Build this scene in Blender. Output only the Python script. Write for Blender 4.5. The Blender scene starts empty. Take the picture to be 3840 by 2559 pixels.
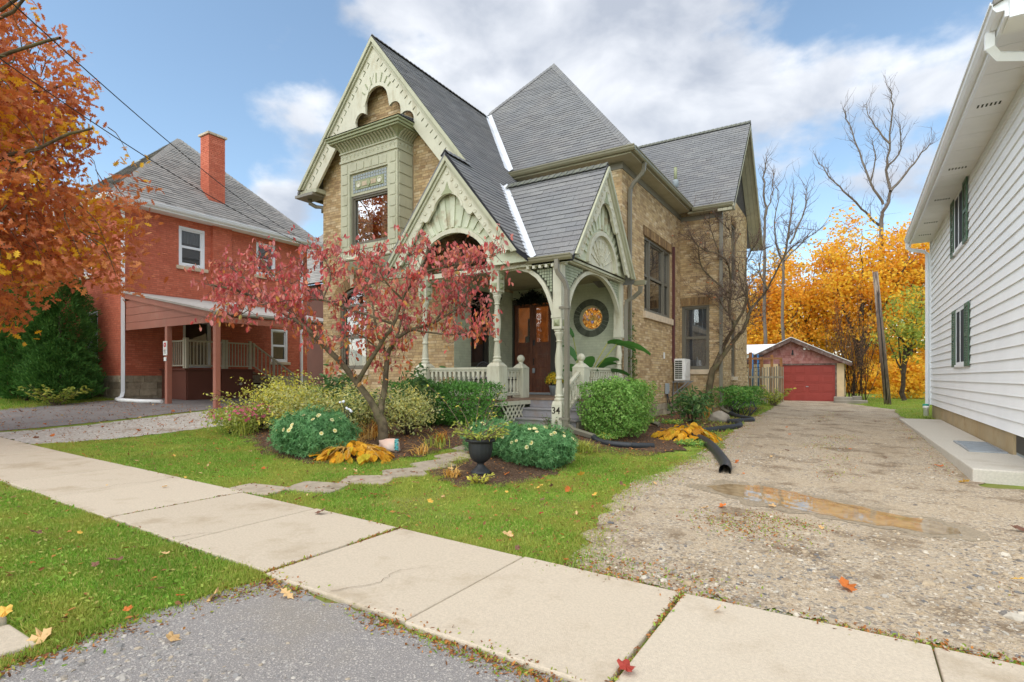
import bpy, bmesh, math, random
import numpy as np
from mathutils import Vector, Matrix
from mathutils.geometry import delaunay_2d_cdt
random.seed(7); RNG = np.random.default_rng(7)
SC = bpy.context.scene
COL = SC.collection
# ------------------------------------------------------------------ camera, sky, sun, exposure
EYE = Vector((0.0, 0.0, 1.5))
F_PX, CX, HY = 2055.0, 1920.0, 1415.0            # focal length, principal column and horizon row of the 3840 x 2559 photograph
YAW = math.atan(1285 / 2055)
SN, CS = math.sin(YAW), math.cos(YAW)
cam_data = bpy.data.cameras.new('camera'); cam = bpy.data.objects.new('camera', cam_data); COL.objects.link(cam)
cam.location = EYE; cam.rotation_euler = (math.radians(90), 0, YAW)
cam_data.sensor_width = 36; cam_data.lens = 36 * F_PX / 3840
cam_data.shift_y = (HY - 2559 / 2) / 3840
cam_data.clip_start = .05; cam_data.clip_end = 3000
SC.camera = cam
SUN_EL, SUN_AZ = math.radians(54), math.radians(190)      # azimuth clockwise from +Y: a veiled sun high over the street behind the camera
w = bpy.data.worlds.new('World'); SC.world = w; w.use_nodes = True
nt = w.node_tree; nt.nodes.clear()
def wn(t, **k):
    n = nt.nodes.new(t)
    for a, b in k.items(): setattr(n, a, b)
    return n
wl = lambda a, b: nt.links.new(a, b)
out = wn('ShaderNodeOutputWorld'); bg = wn('ShaderNodeBackground'); bgc = wn('ShaderNodeBackground'); mixs = wn('ShaderNodeMixShader')
sky = wn('ShaderNodeTexSky', sky_type='NISHITA', sun_disc=False, sun_elevation=SUN_EL, sun_rotation=SUN_AZ)
sky.air_density = 1.0; sky.dust_density = .1; sky.ozone_density = 1.6
hsv = wn('ShaderNodeHueSaturation'); hsv.inputs['Saturation'].default_value = .92; hsv.inputs['Hue'].default_value = .49; hsv.inputs['Value'].default_value = .92
wl(sky.outputs[0], hsv.inputs['Color']); wl(hsv.outputs[0], bg.inputs[0]); bg.inputs[1].default_value = .084
tc = wn('ShaderNodeTexCoord')
def blob(u, v, r, wgt):                       # a cloud bank round one direction of the sky
    a, b = (u * 1.632 - CX) / F_PX, (v * 1.632 - HY) / F_PX
    c = Vector((CS * a - SN, SN * a + CS, -b)).normalized()
    d = wn('ShaderNodeVectorMath', operation='DOT_PRODUCT'); wl(tc.outputs['Generated'], d.inputs[0]); d.inputs[1].default_value = c
    m = wn('ShaderNodeMapRange', interpolation_type='SMOOTHSTEP'); wl(d.outputs['Value'], m.inputs[0])
    m.inputs[1].default_value = math.cos(r); m.inputs[2].default_value = 1; m.inputs[3].default_value = 0; m.inputs[4].default_value = wgt
    return m.outputs[0]
def add(a, b):
    n = wn('ShaderNodeMath', operation='ADD'); wl(a, n.inputs[0])
    if isinstance(b, float): n.inputs[1].default_value = b
    else: wl(b, n.inputs[1])
    return n.outputs[0]
mp = wn('ShaderNodeMapping'); wl(tc.outputs['Generated'], mp.inputs[0]); mp.inputs['Scale'].default_value = (1, 1, 1.7); mp.inputs['Location'].default_value = (.3, .1, 0)
n1 = wn('ShaderNodeTexNoise'); wl(mp.outputs[0], n1.inputs['Vector']); n1.inputs['Scale'].default_value = 4.8; n1.inputs['Detail'].default_value = 9; n1.inputs['Roughness'].default_value = .52
n2 = wn('ShaderNodeTexNoise'); wl(mp.outputs[0], n2.inputs['Vector']); n2.inputs['Scale'].default_value = 6.0; n2.inputs['Detail'].default_value = 7; n2.inputs['Roughness'].default_value = .5; n2.inputs['Distortion'].default_value = .3
nm_ = wn('ShaderNodeMath', operation='MULTIPLY_ADD'); wl(n1.outputs[0], nm_.inputs[0]); nm_.inputs[1].default_value = 1.9; nm_.inputs[2].default_value = -.42
dens = add(nm_.outputs[0], 0.)
for bl in ((1250, 60, .42, .24), (1750, 230, .33, .22), (2150, 190, .26, .2), (1100, 330, .30, .16), (240, 195, .09, .34), (640, 400, .15, .3), (690, 480, .12, .3), (790, 130, .2, .22),
           (300, 60, .5, -.36), (450, 560, .3, -.1), (1960, 500, .22, -.3), (1950, 20, .17, -.26), (60, 330, .3, -.2)):
    dens = add(dens, blob(*bl))
ramp = wn('ShaderNodeMapRange', interpolation_type='SMOOTHSTEP'); wl(dens, ramp.inputs[0]); ramp.inputs[1].default_value = .50; ramp.inputs[2].default_value = .82
cr = wn('ShaderNodeValToRGB'); wl(n2.outputs[0], cr.inputs[0])
cr.color_ramp.elements[0].position = .36; cr.color_ramp.elements[0].color = (.46, .50, .58, 1)
cr.color_ramp.elements[1].position = .64; cr.color_ramp.elements[1].color = (.86, .88, .92, 1)
wl(cr.outputs[0], bgc.inputs[0]); bgc.inputs[1].default_value = .42
cl = wn('ShaderNodeMath', operation='MULTIPLY'); wl(ramp.outputs[0], cl.inputs[0]); cl.inputs[1].default_value = .93
wl(cl.outputs[0], mixs.inputs[0]); wl(bg.outputs[0], mixs.inputs[1]); wl(bgc.outputs[0], mixs.inputs[2]); wl(mixs.outputs[0], out.inputs[0])
sl = bpy.data.lights.new('sun', 'SUN'); sun = bpy.data.objects.new('sun', sl); COL.objects.link(sun)
sl.energy = 1.5; sl.angle = math.radians(120); sl.color = (1, .935, .83)
sun.rotation_euler = (math.pi / 2 - SUN_EL, 0, math.pi - SUN_AZ)
sun.location = (0, -10, 30)
SC.view_settings.view_transform = 'Standard'; SC.view_settings.look = 'None'; SC.view_settings.exposure = 1.55; SC.view_settings.gamma = 1
SC.view_settings.use_curve_mapping = False
SC.render.engine = 'CYCLES'
SC.cycles.max_bounces = 6; SC.cycles.diffuse_bounces = 3; SC.cycles.glossy_bounces = 3; SC.cycles.transparent_max_bounces = 12; SC.cycles.transmission_bounces = 4
SC.cycles.use_denoising = True
# ------------------------------------------------------------------ helpers
def S_(a, b, x):
    q = min(1., max(0., (x - a) / (b - a))); return q * q * (3 - 2 * q)
def G(X, Y):                                     # height of the terrain
    X = max(X, -32.)
    s = .022 * (-X) if X < -2 else (.022 * (X - 2) ** 2 / 8 if X < 2 else 0)
    lo = .17 * S_(5, 17, Y); hi = .28 * S_(3.9, 9.5, Y)
    wq = (1 - S_(-5.7, -3.6, X)) * (1 - S_(12, 15, Y) * S_(-9, -6, X))
    return s + lo * (1 - wq) + hi * wq
def at(u, v, d):                                 # a place seen in the photo (2353 px wide view) at distance d along the view axis
    a, b = (u * 1.632 - CX) / F_PX, (v * 1.632 - HY) / F_PX
    return Vector(((CS * a - SN) * d, (SN * a + CS) * d, 1.5 - b * d))
def lin(r, g, b, k=1.):
    f = lambda c: ((c / 255 + .055) / 1.055) ** 2.4 if c > 10 else c / 255 / 12.92
    return (f(r) * k, f(g) * k, f(b) * k)
OFF = {}
def thing(name, label, cat, loc, group=None, kind=None):
    o = bpy.data.objects.new(name, None); COL.objects.link(o); o.empty_display_size = .2
    o.location = loc; OFF[o] = Vector(loc)
    if label: o['label'] = label
    if cat: o['category'] = cat
    if group: o['group'] = group
    if kind: o['kind'] = kind
    return o
def tag(o, label=None, cat=None, group=None, kind=None):
    for k, v in (('label', label), ('category', cat), ('group', group), ('kind', kind)):
        if v: o[k] = v
    return o
def link(name, me, m, parent=None, kind=None, loc=None):
    if m is not None and not me.materials: me.materials.append(m)
    o = bpy.data.objects.new(name, me); COL.objects.link(o)
    if parent is not None: o.parent = parent; OFF[o] = OFF[parent]
    if loc is not None: o.location = loc
    if kind: o['kind'] = kind
    return o
def inst(name, me, m, parent, loc, rotz=0., scale=(1, 1, 1), mat4=None):      # a part sharing mesh data, placed in world coordinates
    o = link(name, me, m, parent)
    off = OFF[parent] if parent is not None else Vector((0, 0, 0))
    if mat4 is not None:
        M4 = Matrix(mat4); M4.translation = M4.translation - off; o.matrix_local = M4
    else:
        o.location = Vector(loc) - off; o.rotation_euler = (0, 0, rotz); o.scale = scale
    return o
class MB:
    def __init__(s): s.v = []; s.f = []; s.sm = []
    def add(s, vs, fs, smooth=False):
        n = len(s.v); s.v.extend(tuple(q) for q in vs); s.f.extend(tuple(i + n for i in f) for f in fs); s.sm.extend([smooth] * len(fs)); return s
    def box(s, x0, x1, y0, y1, z0, z1):
        return s.add([(x0, y0, z0), (x1, y0, z0), (x1, y1, z0), (x0, y1, z0), (x0, y0, z1), (x1, y0, z1), (x1, y1, z1), (x0, y1, z1)],
                     [(0, 3, 2, 1), (4, 5, 6, 7), (0, 1, 5, 4), (1, 2, 6, 5), (2, 3, 7, 6), (3, 0, 4, 7)])
    def prism(s, pts, fn, d0, d1):               # pts: 2-D outline, fn(a, b, d) -> world, extruded from d0 to d1
        n = len(pts); vs = [fn(a, b, d0) for a, b in pts] + [fn(a, b, d1) for a, b in pts]
        fs = [tuple(range(n))[::-1], tuple(range(n, 2 * n))] + [(i, (i + 1) % n, (i + 1) % n + n, i + n) for i in range(n)]
        return s.add(vs, fs)
    def bar(s, p, q, wd, ht, up=(0, 0, 1)):      # rectangular bar from p to q
        p, q = Vector(p), Vector(q); t = (q - p).normalized(); up = Vector(up)
        if abs(t.dot(up)) > .98: up = Vector((0, 1, 0)) if abs(t.y) < .9 else Vector((1, 0, 0))
        a = t.cross(up).normalized() * wd / 2; b = a.cross(t).normalized() * ht / 2
        return s.add([p - a - b, p + a - b, p + a + b, p - a + b, q - a - b, q + a - b, q + a + b, q - a + b],
                     [(0, 3, 2, 1), (4, 5, 6, 7), (0, 1, 5, 4), (1, 2, 6, 5), (2, 3, 7, 6), (3, 0, 4, 7)])
    def tube(s, path, r, n=8, cap=True, rect=None):
        path = [Vector(p) for p in path]; m = len(path); rr = r if hasattr(r, '__len__') else [r] * m
        t0 = (path[1] - path[0]).normalized(); ref = Vector((0, 0, 1)) if abs(t0.z) < .9 else Vector((0, 1, 0))
        a = t0.cross(ref).normalized(); vs = []
        for i, p in enumerate(path):
            t = (path[min(i + 1, m - 1)] - path[max(i - 1, 0)])
            t = t.normalized() if t.length > 1e-9 else t0
            a = (a - t * a.dot(t)); a = a.normalized() if a.length > 1e-6 else t.orthogonal().normalized(); b = t.cross(a)
            if rect:
                for (x, y) in ((-1, -1), (1, -1), (1, 1), (-1, 1)): vs.append(p + a * x * rect[0] / 2 + b * y * rect[1] / 2)
            else:
                for k in range(n):
                    w_ = 2 * math.pi * k / n; vs.append(p + (a * math.cos(w_) + b * math.sin(w_)) * rr[i])
        k_ = 4 if rect else n
        fs = [(i * k_ + j, i * k_ + (j + 1) % k_, (i + 1) * k_ + (j + 1) % k_, (i + 1) * k_ + j) for i in range(m - 1) for j in range(k_)]
        s.add(vs, fs, not rect)
        if cap:
            nb = len(s.v) - len(vs)
            s.f += [tuple(nb + j for j in range(k_))[::-1], tuple(nb + (m - 1) * k_ + j for j in range(k_))]; s.sm += [False, False]
        return s
    def lathe(s, prof, c, n=12, axis='z', smooth=True):   # prof: (r, h) pairs
        c = Vector(c); vs = []
        for r, h_ in prof:
            for k in range(n):
                w_ = 2 * math.pi * k / n; x, y = r * math.cos(w_), r * math.sin(w_)
                vs.append(c + (Vector((x, y, h_)) if axis == 'z' else Vector((x, h_, y)) if axis == 'y' else Vector((h_, x, y))))
        m = len(prof)
        s.add(vs, [(i * n + j, i * n + (j + 1) % n, (i + 1) * n + (j + 1) % n, (i + 1) * n + j) for i in range(m - 1) for j in range(n)], smooth)
        nb = len(s.v) - len(vs)
        s.f += [tuple(nb + j for j in range(n))[::-1], tuple(nb + (m - 1) * n + j for j in range(n))]; s.sm += [False, False]
        return s
    def mesh(s, name, off=(0, 0, 0)):
        me = bpy.data.meshes.new(name); o = Vector(off)
        me.from_pydata([(a - o.x, b - o.y, c - o.z) for a, b, c in s.v], [], s.f)
        me.polygons.foreach_set('use_smooth', s.sm); me.update(); return me
    def build(s, name, m, parent=None, kind=None, bevel=0., base=None, recalc=True):
        if parent is not None: off = OFF[parent]
        elif base is not None: off = Vector(base)
        else:
            a = np.array(s.v); off = Vector(((a[:, 0].min() + a[:, 0].max()) / 2, (a[:, 1].min() + a[:, 1].max()) / 2, a[:, 2].min()))
        me = s.mesh(name, off)
        if recalc:
            bm = bmesh.new(); bm.from_mesh(me); bmesh.ops.recalc_face_normals(bm, faces=bm.faces); bm.to_mesh(me); bm.free()
        o = link(name, me, m, parent, kind)
        if parent is None: o.location = off; OFF[o] = off
        if bevel:
            b = o.modifiers.new('bevel', 'BEVEL'); b.width = bevel; b.segments = 2; b.limit_method = 'ANGLE'
        return o
def bulk_mesh(name, V, Fq):                      # V (n,3), Fq (m,k) -> mesh, fast
    me = bpy.data.meshes.new(name); n, (m, k) = len(V), Fq.shape
    me.vertices.add(n); me.vertices.foreach_set('co', np.ascontiguousarray(V, dtype=np.float32).ravel())
    me.loops.add(m * k); me.loops.foreach_set('vertex_index', np.ascontiguousarray(Fq, dtype=np.int32).ravel())
    me.polygons.add(m); me.polygons.foreach_set('loop_start', np.arange(0, m * k, k, dtype=np.int32))
    try: me.polygons.foreach_set('loop_total', np.full(m, k, dtype=np.int32))
    except Exception: pass
    me.polygons.foreach_set('use_smooth', np.zeros(m, dtype=bool)); me.update(calc_edges=True); me.validate(); return me
def scatter(name, tv, tf, pos, rot, scl, m, parent=None, kind=None):    # many copies of a small template in one mesh
    pos = np.asarray(pos, float); N = len(pos); tv = np.asarray(tv, float); tf = np.asarray(tf)
    scl = np.asarray(scl, float)
    if scl.ndim == 1: scl = np.repeat(scl[:, None], 3, 1)
    V = np.einsum('nij,nkj->nki', rot, tv[None] * scl[:, None, :]) + pos[:, None, :]
    off = OFF[parent] if parent is not None else Vector((0, 0, 0))
    V = V.reshape(-1, 3) - np.array(off)
    Fq = (tf[None] + (np.arange(N) * len(tv))[:, None, None]).reshape(-1, tf.shape[1])
    return link(name, bulk_mesh(name, V, Fq), m, parent, kind)
def rots(nrm, spin=None):                        # frames whose z axis is nrm, x axis spun at random
    nrm = np.asarray(nrm, float); nrm = nrm / np.maximum(np.linalg.norm(nrm, axis=1, keepdims=True), 1e-9); N = len(nrm)
    r = RNG.normal(size=(N, 3)) if spin is None else np.asarray(spin, float)
    x = r - nrm * (r * nrm).sum(1, keepdims=True); x /= np.maximum(np.linalg.norm(x, axis=1, keepdims=True), 1e-9)
    y = np.cross(nrm, x); return np.stack([x, y, nrm], 2)
LEAF_V = np.array([(0, 0, 0), (.35, .24, .05), (.75, .16, .0), (1, 0, -.10), (.75, -.16, .0), (.35, -.24, .05)]); LEAF_F = np.array([(0, 3, 2, 1), (0, 5, 4, 3)])
QUAD_V = np.array([(-.5, -.5, 0), (.5, -.5, .06), (.5, .5, 0), (-.5, .5, .06)]); QUAD_F = np.array([(0, 1, 2, 3)])
MAPLE_V = np.array([(0, 0, .02)] + [(r * math.cos(t), r * math.sin(t), .03 * (1 if r > .4 else -1)) for r, t in
    ((.30, math.pi), (.42, 2.5), (.5, 2.05), (.36, 1.7), (.58, 1.15), (.44, .85), (.46, .55), (.37, .35), (.62, 0), (.37, -.35), (.46, -.55), (.44, -.85), (.58, -1.15), (.36, -1.7), (.5, -2.05), (.42, -2.5))])
MAPLE_F = np.array([(0, i, i % 16 + 1) for i in range(1, 17)])
OAK_V = np.array([(0, 0, .03), (-.5, 0, 0), (-.30, .07, .02), (-.22, .22, .05), (-.10, .08, .02), (.02, .30, .06), (.12, .10, .02), (.28, .24, .03), (.34, .07, 0), (.52, 0, -.06),
                  (.34, -.07, 0), (.28, -.24, .03), (.12, -.10, .02), (.02, -.30, .06), (-.10, -.08, .02), (-.22, -.22, .05), (-.30, -.07, .02)]); OAK_F = MAPLE_F.copy()
def seen_area(c, n=None):                        # how large a small piece shows from the photo's standpoint (0 outside the frame)
    r = Vector(c) - EYE; d = -SN * r.x + CS * r.y; l = CS * r.x + SN * r.y
    if d < .3: return 0.
    u, v = CX + F_PX * l / d, HY - F_PX * r.z / d
    if not (0 < u < 3840 and 0 < v < 2559): return 0.
    f = 1. if n is None else max(0., -r.normalized().dot(n))
    return f / (d * d)
# ------------------------------------------------------------------ pieces: bricks, shingles, tiles ... the 300 largest as objects, the rest joined
BRICK_V = np.array([(-.5, 0, -.5), (.5, 0, -.5), (.5, 0, .5), (-.5, 0, .5), (-.5, -1, -.5), (.5, -1, -.5), (.5, -1, .5), (-.5, -1, .5)])      # outward is local -y
BRICK_F = np.array([(4, 5, 6, 7), (0, 4, 7, 3), (5, 1, 2, 6), (7, 6, 2, 3), (0, 1, 5, 4)])
SHING_V = np.array([(-.5, 0, .7), (.5, 0, .7), (.5, 1, 0), (-.5, 1, 0), (-.5, 0, 1), (.5, 0, 1), (.5, 1, .15), (-.5, 1, .15)])
SHING_F = np.array([(4, 5, 6, 7), (0, 1, 5, 4), (1, 2, 6, 5), (3, 0, 4, 7)])
TPL = {'brick': (BRICK_V, BRICK_F), 'shingle': (SHING_V, SHING_F)}
TMESH = {}
def frame4(x, y, z, c, sx, sy, sz):
    M4 = np.eye(4); M4[:3, 0] = np.array(x) * sx; M4[:3, 1] = np.array(y) * sy; M4[:3, 2] = np.array(z) * sz; M4[:3, 3] = c; return M4
class Pieces:
    def __init__(s, parent, name, rest, m, tpl): s.p, s.name, s.rest, s.m, s.tpl = parent, name, rest, m, tpl; s.M = []; s.a = []; s.x = []
    def put(s, M4, n, area): s.M.append(M4); s.a.append(area * seen_area(M4[:3, 3], n))
    def raw(s, vs): s.x.append(np.array(vs))
def finish(groups, limit=300):
    alls = sorted(((a, gi, i) for gi, g in enumerate(groups) for i, a in enumerate(g.a)), reverse=True)
    top = {}
    for a, gi, i in alls[:limit]:
        if a > 0: top.setdefault(gi, set()).add(i)
    for gi, g in enumerate(groups):
        tv, tf = TPL[g.tpl]; key = (g.tpl, g.m.name)
        if key not in TMESH:
            me = bulk_mesh(g.name, tv, tf); me.materials.append(g.m); TMESH[key] = me
        sel = top.get(gi, set())
        for i in sel: inst(g.name, TMESH[key], g.m, g.p, None, mat4=g.M[i].tolist())
        rest = [g.M[i] for i in range(len(g.M)) if i not in sel]
        Vs = []; off = np.array(OFF[g.p])
        if rest:
            R = np.array(rest); Vs.append((np.einsum('nij,kj->nki', R[:, :3, :3], tv) + R[:, None, :3, 3]).reshape(-1, 3))
        if g.x: Vs.append(np.concatenate(g.x))
        if Vs:
            V = np.concatenate(Vs) - off; N = len(V) // len(tv)
            Fq = (tf[None] + (np.arange(N) * len(tv))[:, None, None]).reshape(-1, tf.shape[1])
            link(g.rest, bulk_mesh(g.rest, V, Fq), g.m, g.p, 'stuff')
def wall_sheet(name, P0, u, n, L, H, holes, m, parent, top=None, reveal=.13):
    """mortar plane of a wall with openings (u0, u1, z0, z1) and their reveals; top(u) bounds it above"""
    P0, u, n = Vector(P0), Vector(u), Vector(n); z = Vector((0, 0, 1)); b = MB()
    us = sorted({0., L} | {h[k] for h in holes for k in (0, 1)} | (set(np.linspace(0, L, 13).tolist()) if top else set())); zs = sorted({0., H} | {h[k] for h in holes for k in (2, 3)})
    pt = lambda a, c, d=0.: P0 + u * a + z * c - n * d
    for i in range(len(us) - 1):
        for j in range(len(zs) - 1):
            a0, a1, c0, c1 = us[i], us[i + 1], zs[j], zs[j + 1]; am, cm = (a0 + a1) / 2, (c0 + c1) / 2
            if any(h[0] < am < h[1] and h[2] < cm < h[3] for h in holes): continue
            t0, t1 = (min(c1, top(a0)), min(c1, top(a1))) if top else (c1, c1)
            if top and max(t0, t1) <= c0: continue
            b.add([pt(a0, c0), pt(a1, c0), pt(a1, max(t1, c0)), pt(a0, max(t0, c0))], [(0, 1, 2, 3)])
    for (a0, a1, c0, c1) in holes:
        q = [pt(a0, c0), pt(a1, c0), pt(a1, c1), pt(a0, c1)]; r = [p - n * reveal for p in q]
        b.add(q + r, [(0, 1, 5, 4), (1, 2, 6, 5), (2, 3, 7, 6), (3, 0, 4, 7)])
    return b.build(name, m, parent, recalc=False)
def bricks(pc, P0, u, n, L, H, holes, top=None, ch=.0725, bl=.215, jt=.010, proud=.007, jitter=.002):
    P0, u, n = Vector(P0), Vector(u), Vector(n); z = Vector((0, 0, 1)); rows = int(H / ch)
    for r in range(rows):
        z0 = r * ch; zc = z0 + ch / 2; cuts = [(h[0], h[1]) for h in holes if h[2] - .02 < zc < h[3] + .01]
        a = -(bl + jt) * (.5 if r % 2 else 0.) - (.06 if r % 5 == 3 else 0)
        while a < L:
            segs = [(max(a, 0.), min(a + bl, L))]
            for c0, c1 in cuts:
                ns = []
                for s0, s1 in segs:
                    if c1 <= s0 or c0 >= s1: ns.append((s0, s1))
                    else:
                        if s0 < c0 - .03: ns.append((s0, c0))
                        if s1 > c1 + .03: ns.append((c1, s1))
                segs = ns
            for s0, s1 in segs:
                if s1 - s0 < .035: continue
                if top and (zc + .02 > min(top(s0), top(s1))): continue
                c = P0 + u * ((s0 + s1) / 2) + z * zc
                pr = proud + random.uniform(-jitter, jitter)
                pc.put(frame4(u, -n, z, c, s1 - s0, pr, ch - jt), n, (s1 - s0))
            a += bl + jt
def shingles(pc, poly, ex=.135, wd=.31, th=.014, gap=.006):
    """courses of shingles on a planar roof polygon (first edge = an edge along the eave)"""
    P = [Vector(p) for p in poly]; nrm = Vector((0, 0, 0))
    for i in range(len(P)): nrm += P[i].cross(P[(i + 1) % len(P)])
    nrm = nrm.normalized()
    if nrm.z < 0: nrm = -nrm
    sl_ = (Vector((0, 0, 1)) - nrm * nrm.z).normalized(); u = sl_.cross(nrm).normalized(); o = P[0]
    q = [((p - o).dot(u), (p - o).dot(sl_)) for p in P]; smin, smax = min(b for a, b in q), max(b for a, b in q)
    def spans(s):
        xs = []
        for i in range(len(q)):
            (a0, b0), (a1, b1) = q[i], q[(i + 1) % len(q)]
            if (b0 <= s) != (b1 <= s): xs.append(a0 + (a1 - a0) * (s - b0) / (b1 - b0))
        xs.sort(); return [(xs[i], xs[i + 1]) for i in range(0, len(xs) - 1, 2)]
    W = lambda a, b, h: o + u * a + sl_ * b + nrm * h
    k = 0; s = smin
    while s < smax - .02:
        s1 = min(s + ex * 1.04, smax - .002); lo, hi = spans(s + .003), spans(s1)
        if len(lo) != len(hi): hi = lo
        for (l0, l1), (h0, h1) in zip(lo, hi):
            a = math.floor(min(l0, h0) / wd) * wd - wd + (k % 2) * wd * .5 + ((k * 7) % 5) * .012
            while a < max(l1, h1):
                b0, b1, t0, t1 = max(a + gap, l0), min(a + wd, l1), max(a + gap, h0), min(a + wd, h1)
                if (b1 - b0 > .01 or t1 - t0 > .01):
                    b1 = max(b1, b0); t1 = max(t1, t0); tk = th * random.uniform(.75, 1.3)
                    if abs(b0 - t0) < 1e-6 and abs(b1 - t1) < 1e-6 and b1 - b0 > .2:
                        pc.put(frame4(u, sl_, nrm, W((b0 + b1) / 2, s, 0), b1 - b0, s1 - s, tk), nrm, (b1 - b0))
                    else:
                        pc.raw([W(b0, s, tk * .7), W(b1, s, tk * .7), W(t1, s1, 0), W(t0, s1, 0), W(b0, s, tk), W(b1, s, tk), W(t1, s1, tk * .15), W(t0, s1, tk * .15)])
                a += wd
        s += ex; k += 1
def slab(poly, th, name, m, parent):             # roof slab: planar polygon with thickness below
    b = MB(); n = len(poly); P = [Vector(p) for p in poly]; dn = Vector((0, 0, -th))
    b.add(P + [p + dn for p in P], [tuple(range(n)), tuple(range(n, 2 * n))[::-1]] + [(i, i + n, (i + 1) % n + n, (i + 1) % n) for i in range(n)])
    return b.build(name, m, parent)
# ------------------------------------------------------------------ materials
def nodes(name):
    m = bpy.data.materials.new(name); m.use_nodes = True; t = m.node_tree; t.nodes.clear()
    o = t.nodes.new('ShaderNodeOutputMaterial'); return m, t, o
def ramp_of(t, cols, fac):
    r = t.nodes.new('ShaderNodeValToRGB'); e = r.color_ramp.elements; n = len(cols)
    e[0].position = 0; e[0].color = (*cols[0], 1); e[1].position = 1; e[1].color = (*cols[-1], 1)
    for i in range(1, n - 1):
        q = e.new(i / (n - 1)); q.color = (*cols[i], 1)
    t.links.new(fac, r.inputs[0]); return r.outputs[0]
def noise(t, scale, detail=4, rough=.55, vec=None, dist=0., sc=None):
    n = t.nodes.new('ShaderNodeTexNoise'); n.inputs['Scale'].default_value = scale; n.inputs['Detail'].default_value = detail; n.inputs['Roughness'].default_value = rough; n.inputs['Distortion'].default_value = dist
    if vec is None:
        g = t.nodes.new('ShaderNodeNewGeometry'); vec = g.outputs['Position']
    if sc:
        mp_ = t.nodes.new('ShaderNodeMapping'); mp_.inputs['Scale'].default_value = sc; t.links.new(vec, mp_.inputs[0]); vec = mp_.outputs[0]
    t.links.new(vec, n.inputs['Vector']); return n.outputs[0]
def math_(t, op, a, b=None):
    n = t.nodes.new('ShaderNodeMath'); n.operation = op
    for i, q in enumerate((a, b)):
        if q is None: continue
        if isinstance(q, (int, float)): n.inputs[i].default_value = q
        else: t.links.new(q, n.inputs[i])
    return n.outputs[0]
def mixc(t, fac, a, b, mode='MIX'):
    n = t.nodes.new('ShaderNodeMix'); n.data_type = 'RGBA'; n.blend_type = mode
    for i, q in ((0, fac), (6, a), (7, b)):
        if isinstance(q, (int, float)): n.inputs[i].default_value = q
        elif isinstance(q, tuple): n.inputs[i].default_value = (*q[:3], 1)
        else: t.links.new(q, n.inputs[i])
    return n.outputs[2]
def mrange(t, v, a, b, c=0., d=1.):
    n = t.nodes.new('ShaderNodeMapRange'); n.interpolation_type = 'SMOOTHSTEP'; t.links.new(v, n.inputs[0])
    for i, q in ((1, a), (2, b), (3, c), (4, d)): n.inputs[i].default_value = q
    return n.outputs[0]
def bump_(t, hgt, strength, dist=.01):
    n = t.nodes.new('ShaderNodeBump'); n.inputs['Strength'].default_value = strength; n.inputs['Distance'].default_value = dist; t.links.new(hgt, n.inputs['Height']); return n.outputs[0]
def piece_rnd(t):                                # one random number per loose piece, whether joined or an object of its own
    g = t.nodes.new('ShaderNodeNewGeometry'); o = t.nodes.new('ShaderNodeObjectInfo')
    return math_(t, 'FRACT', math_(t, 'ADD', g.outputs['Random Per Island'], o.outputs['Random']))
def bsdf(t, o, col, rough, spec=.4, metal=0., normal=None, transl=0.):
    p = t.nodes.new('ShaderNodeBsdfPrincipled'); p.inputs['Metallic'].default_value = metal; p.inputs['Specular IOR Level'].default_value = spec
    if isinstance(col, tuple): p.inputs['Base Color'].default_value = (*col[:3], 1)
    else: t.links.new(col, p.inputs['Base Color'])
    if isinstance(rough, (int, float)): p.inputs['Roughness'].default_value = rough
    else: t.links.new(rough, p.inputs['Roughness'])
    if normal is not None: t.links.new(normal, p.inputs['Normal'])
    sh = p.outputs[0]
    if transl:
        tr = t.nodes.new('ShaderNodeBsdfTranslucent')
        if isinstance(col, tuple): tr.inputs[0].default_value = (*col[:3], 1)
        else: t.links.new(col, tr.inputs[0])
        mx = t.nodes.new('ShaderNodeMixShader'); mx.inputs[0].default_value = transl; t.links.new(sh, mx.inputs[1]); t.links.new(tr.outputs[0], mx.inputs[2]); sh = mx.outputs[0]
    t.links.new(sh, o.inputs[0]); return p
def mk(name, cols, rough=.7, per='piece', nscale=6, namt=.3, nsc=None, bump=0., bscale=80, spec=.35, metal=0., transl=0., dirt=None, dscale=1.5, damt=.5, bdist=.01, pos_tint=None, dsc=None):
    """per='piece': colour by piece from the ramp; 'noise': by noise; then mottled by a finer noise; dirt: colour of blotches of wear"""
    m, t, o = nodes(name)
    if len(cols) == 1: c = cols[0]; cs = None
    else: cs = ramp_of(t, cols, piece_rnd(t) if per == 'piece' else mrange(t, noise(t, nscale * .5, 4, .6, sc=nsc), .3, .7))
    base = cs if cs is not None else c
    if namt:
        k = mrange(t, noise(t, nscale, 5, .6, sc=nsc), .25, .75, 1 - namt, 1 + namt * .6)
        cb = t.nodes.new('ShaderNodeCombineColor')
        for i in range(3): t.links.new(k, cb.inputs[i])
        base = mixc(t, 1., base, cb.outputs[0], 'MULTIPLY')
    if dirt:
        f = mrange(t, noise(t, dscale, 6, .65, sc=dsc), .5, .72, 0, damt); base = mixc(t, f, base, dirt)
    if pos_tint:
        f = mrange(t, noise(t, pos_tint[1], 3, .5), .4, .62, 0, pos_tint[2]); base = mixc(t, f, base, pos_tint[0])
    nm = bump_(t, noise(t, bscale, 5, .6, sc=nsc), bump, bdist) if bump else None
    bsdf(t, o, base, rough, spec, metal, nm, transl); return m
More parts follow.
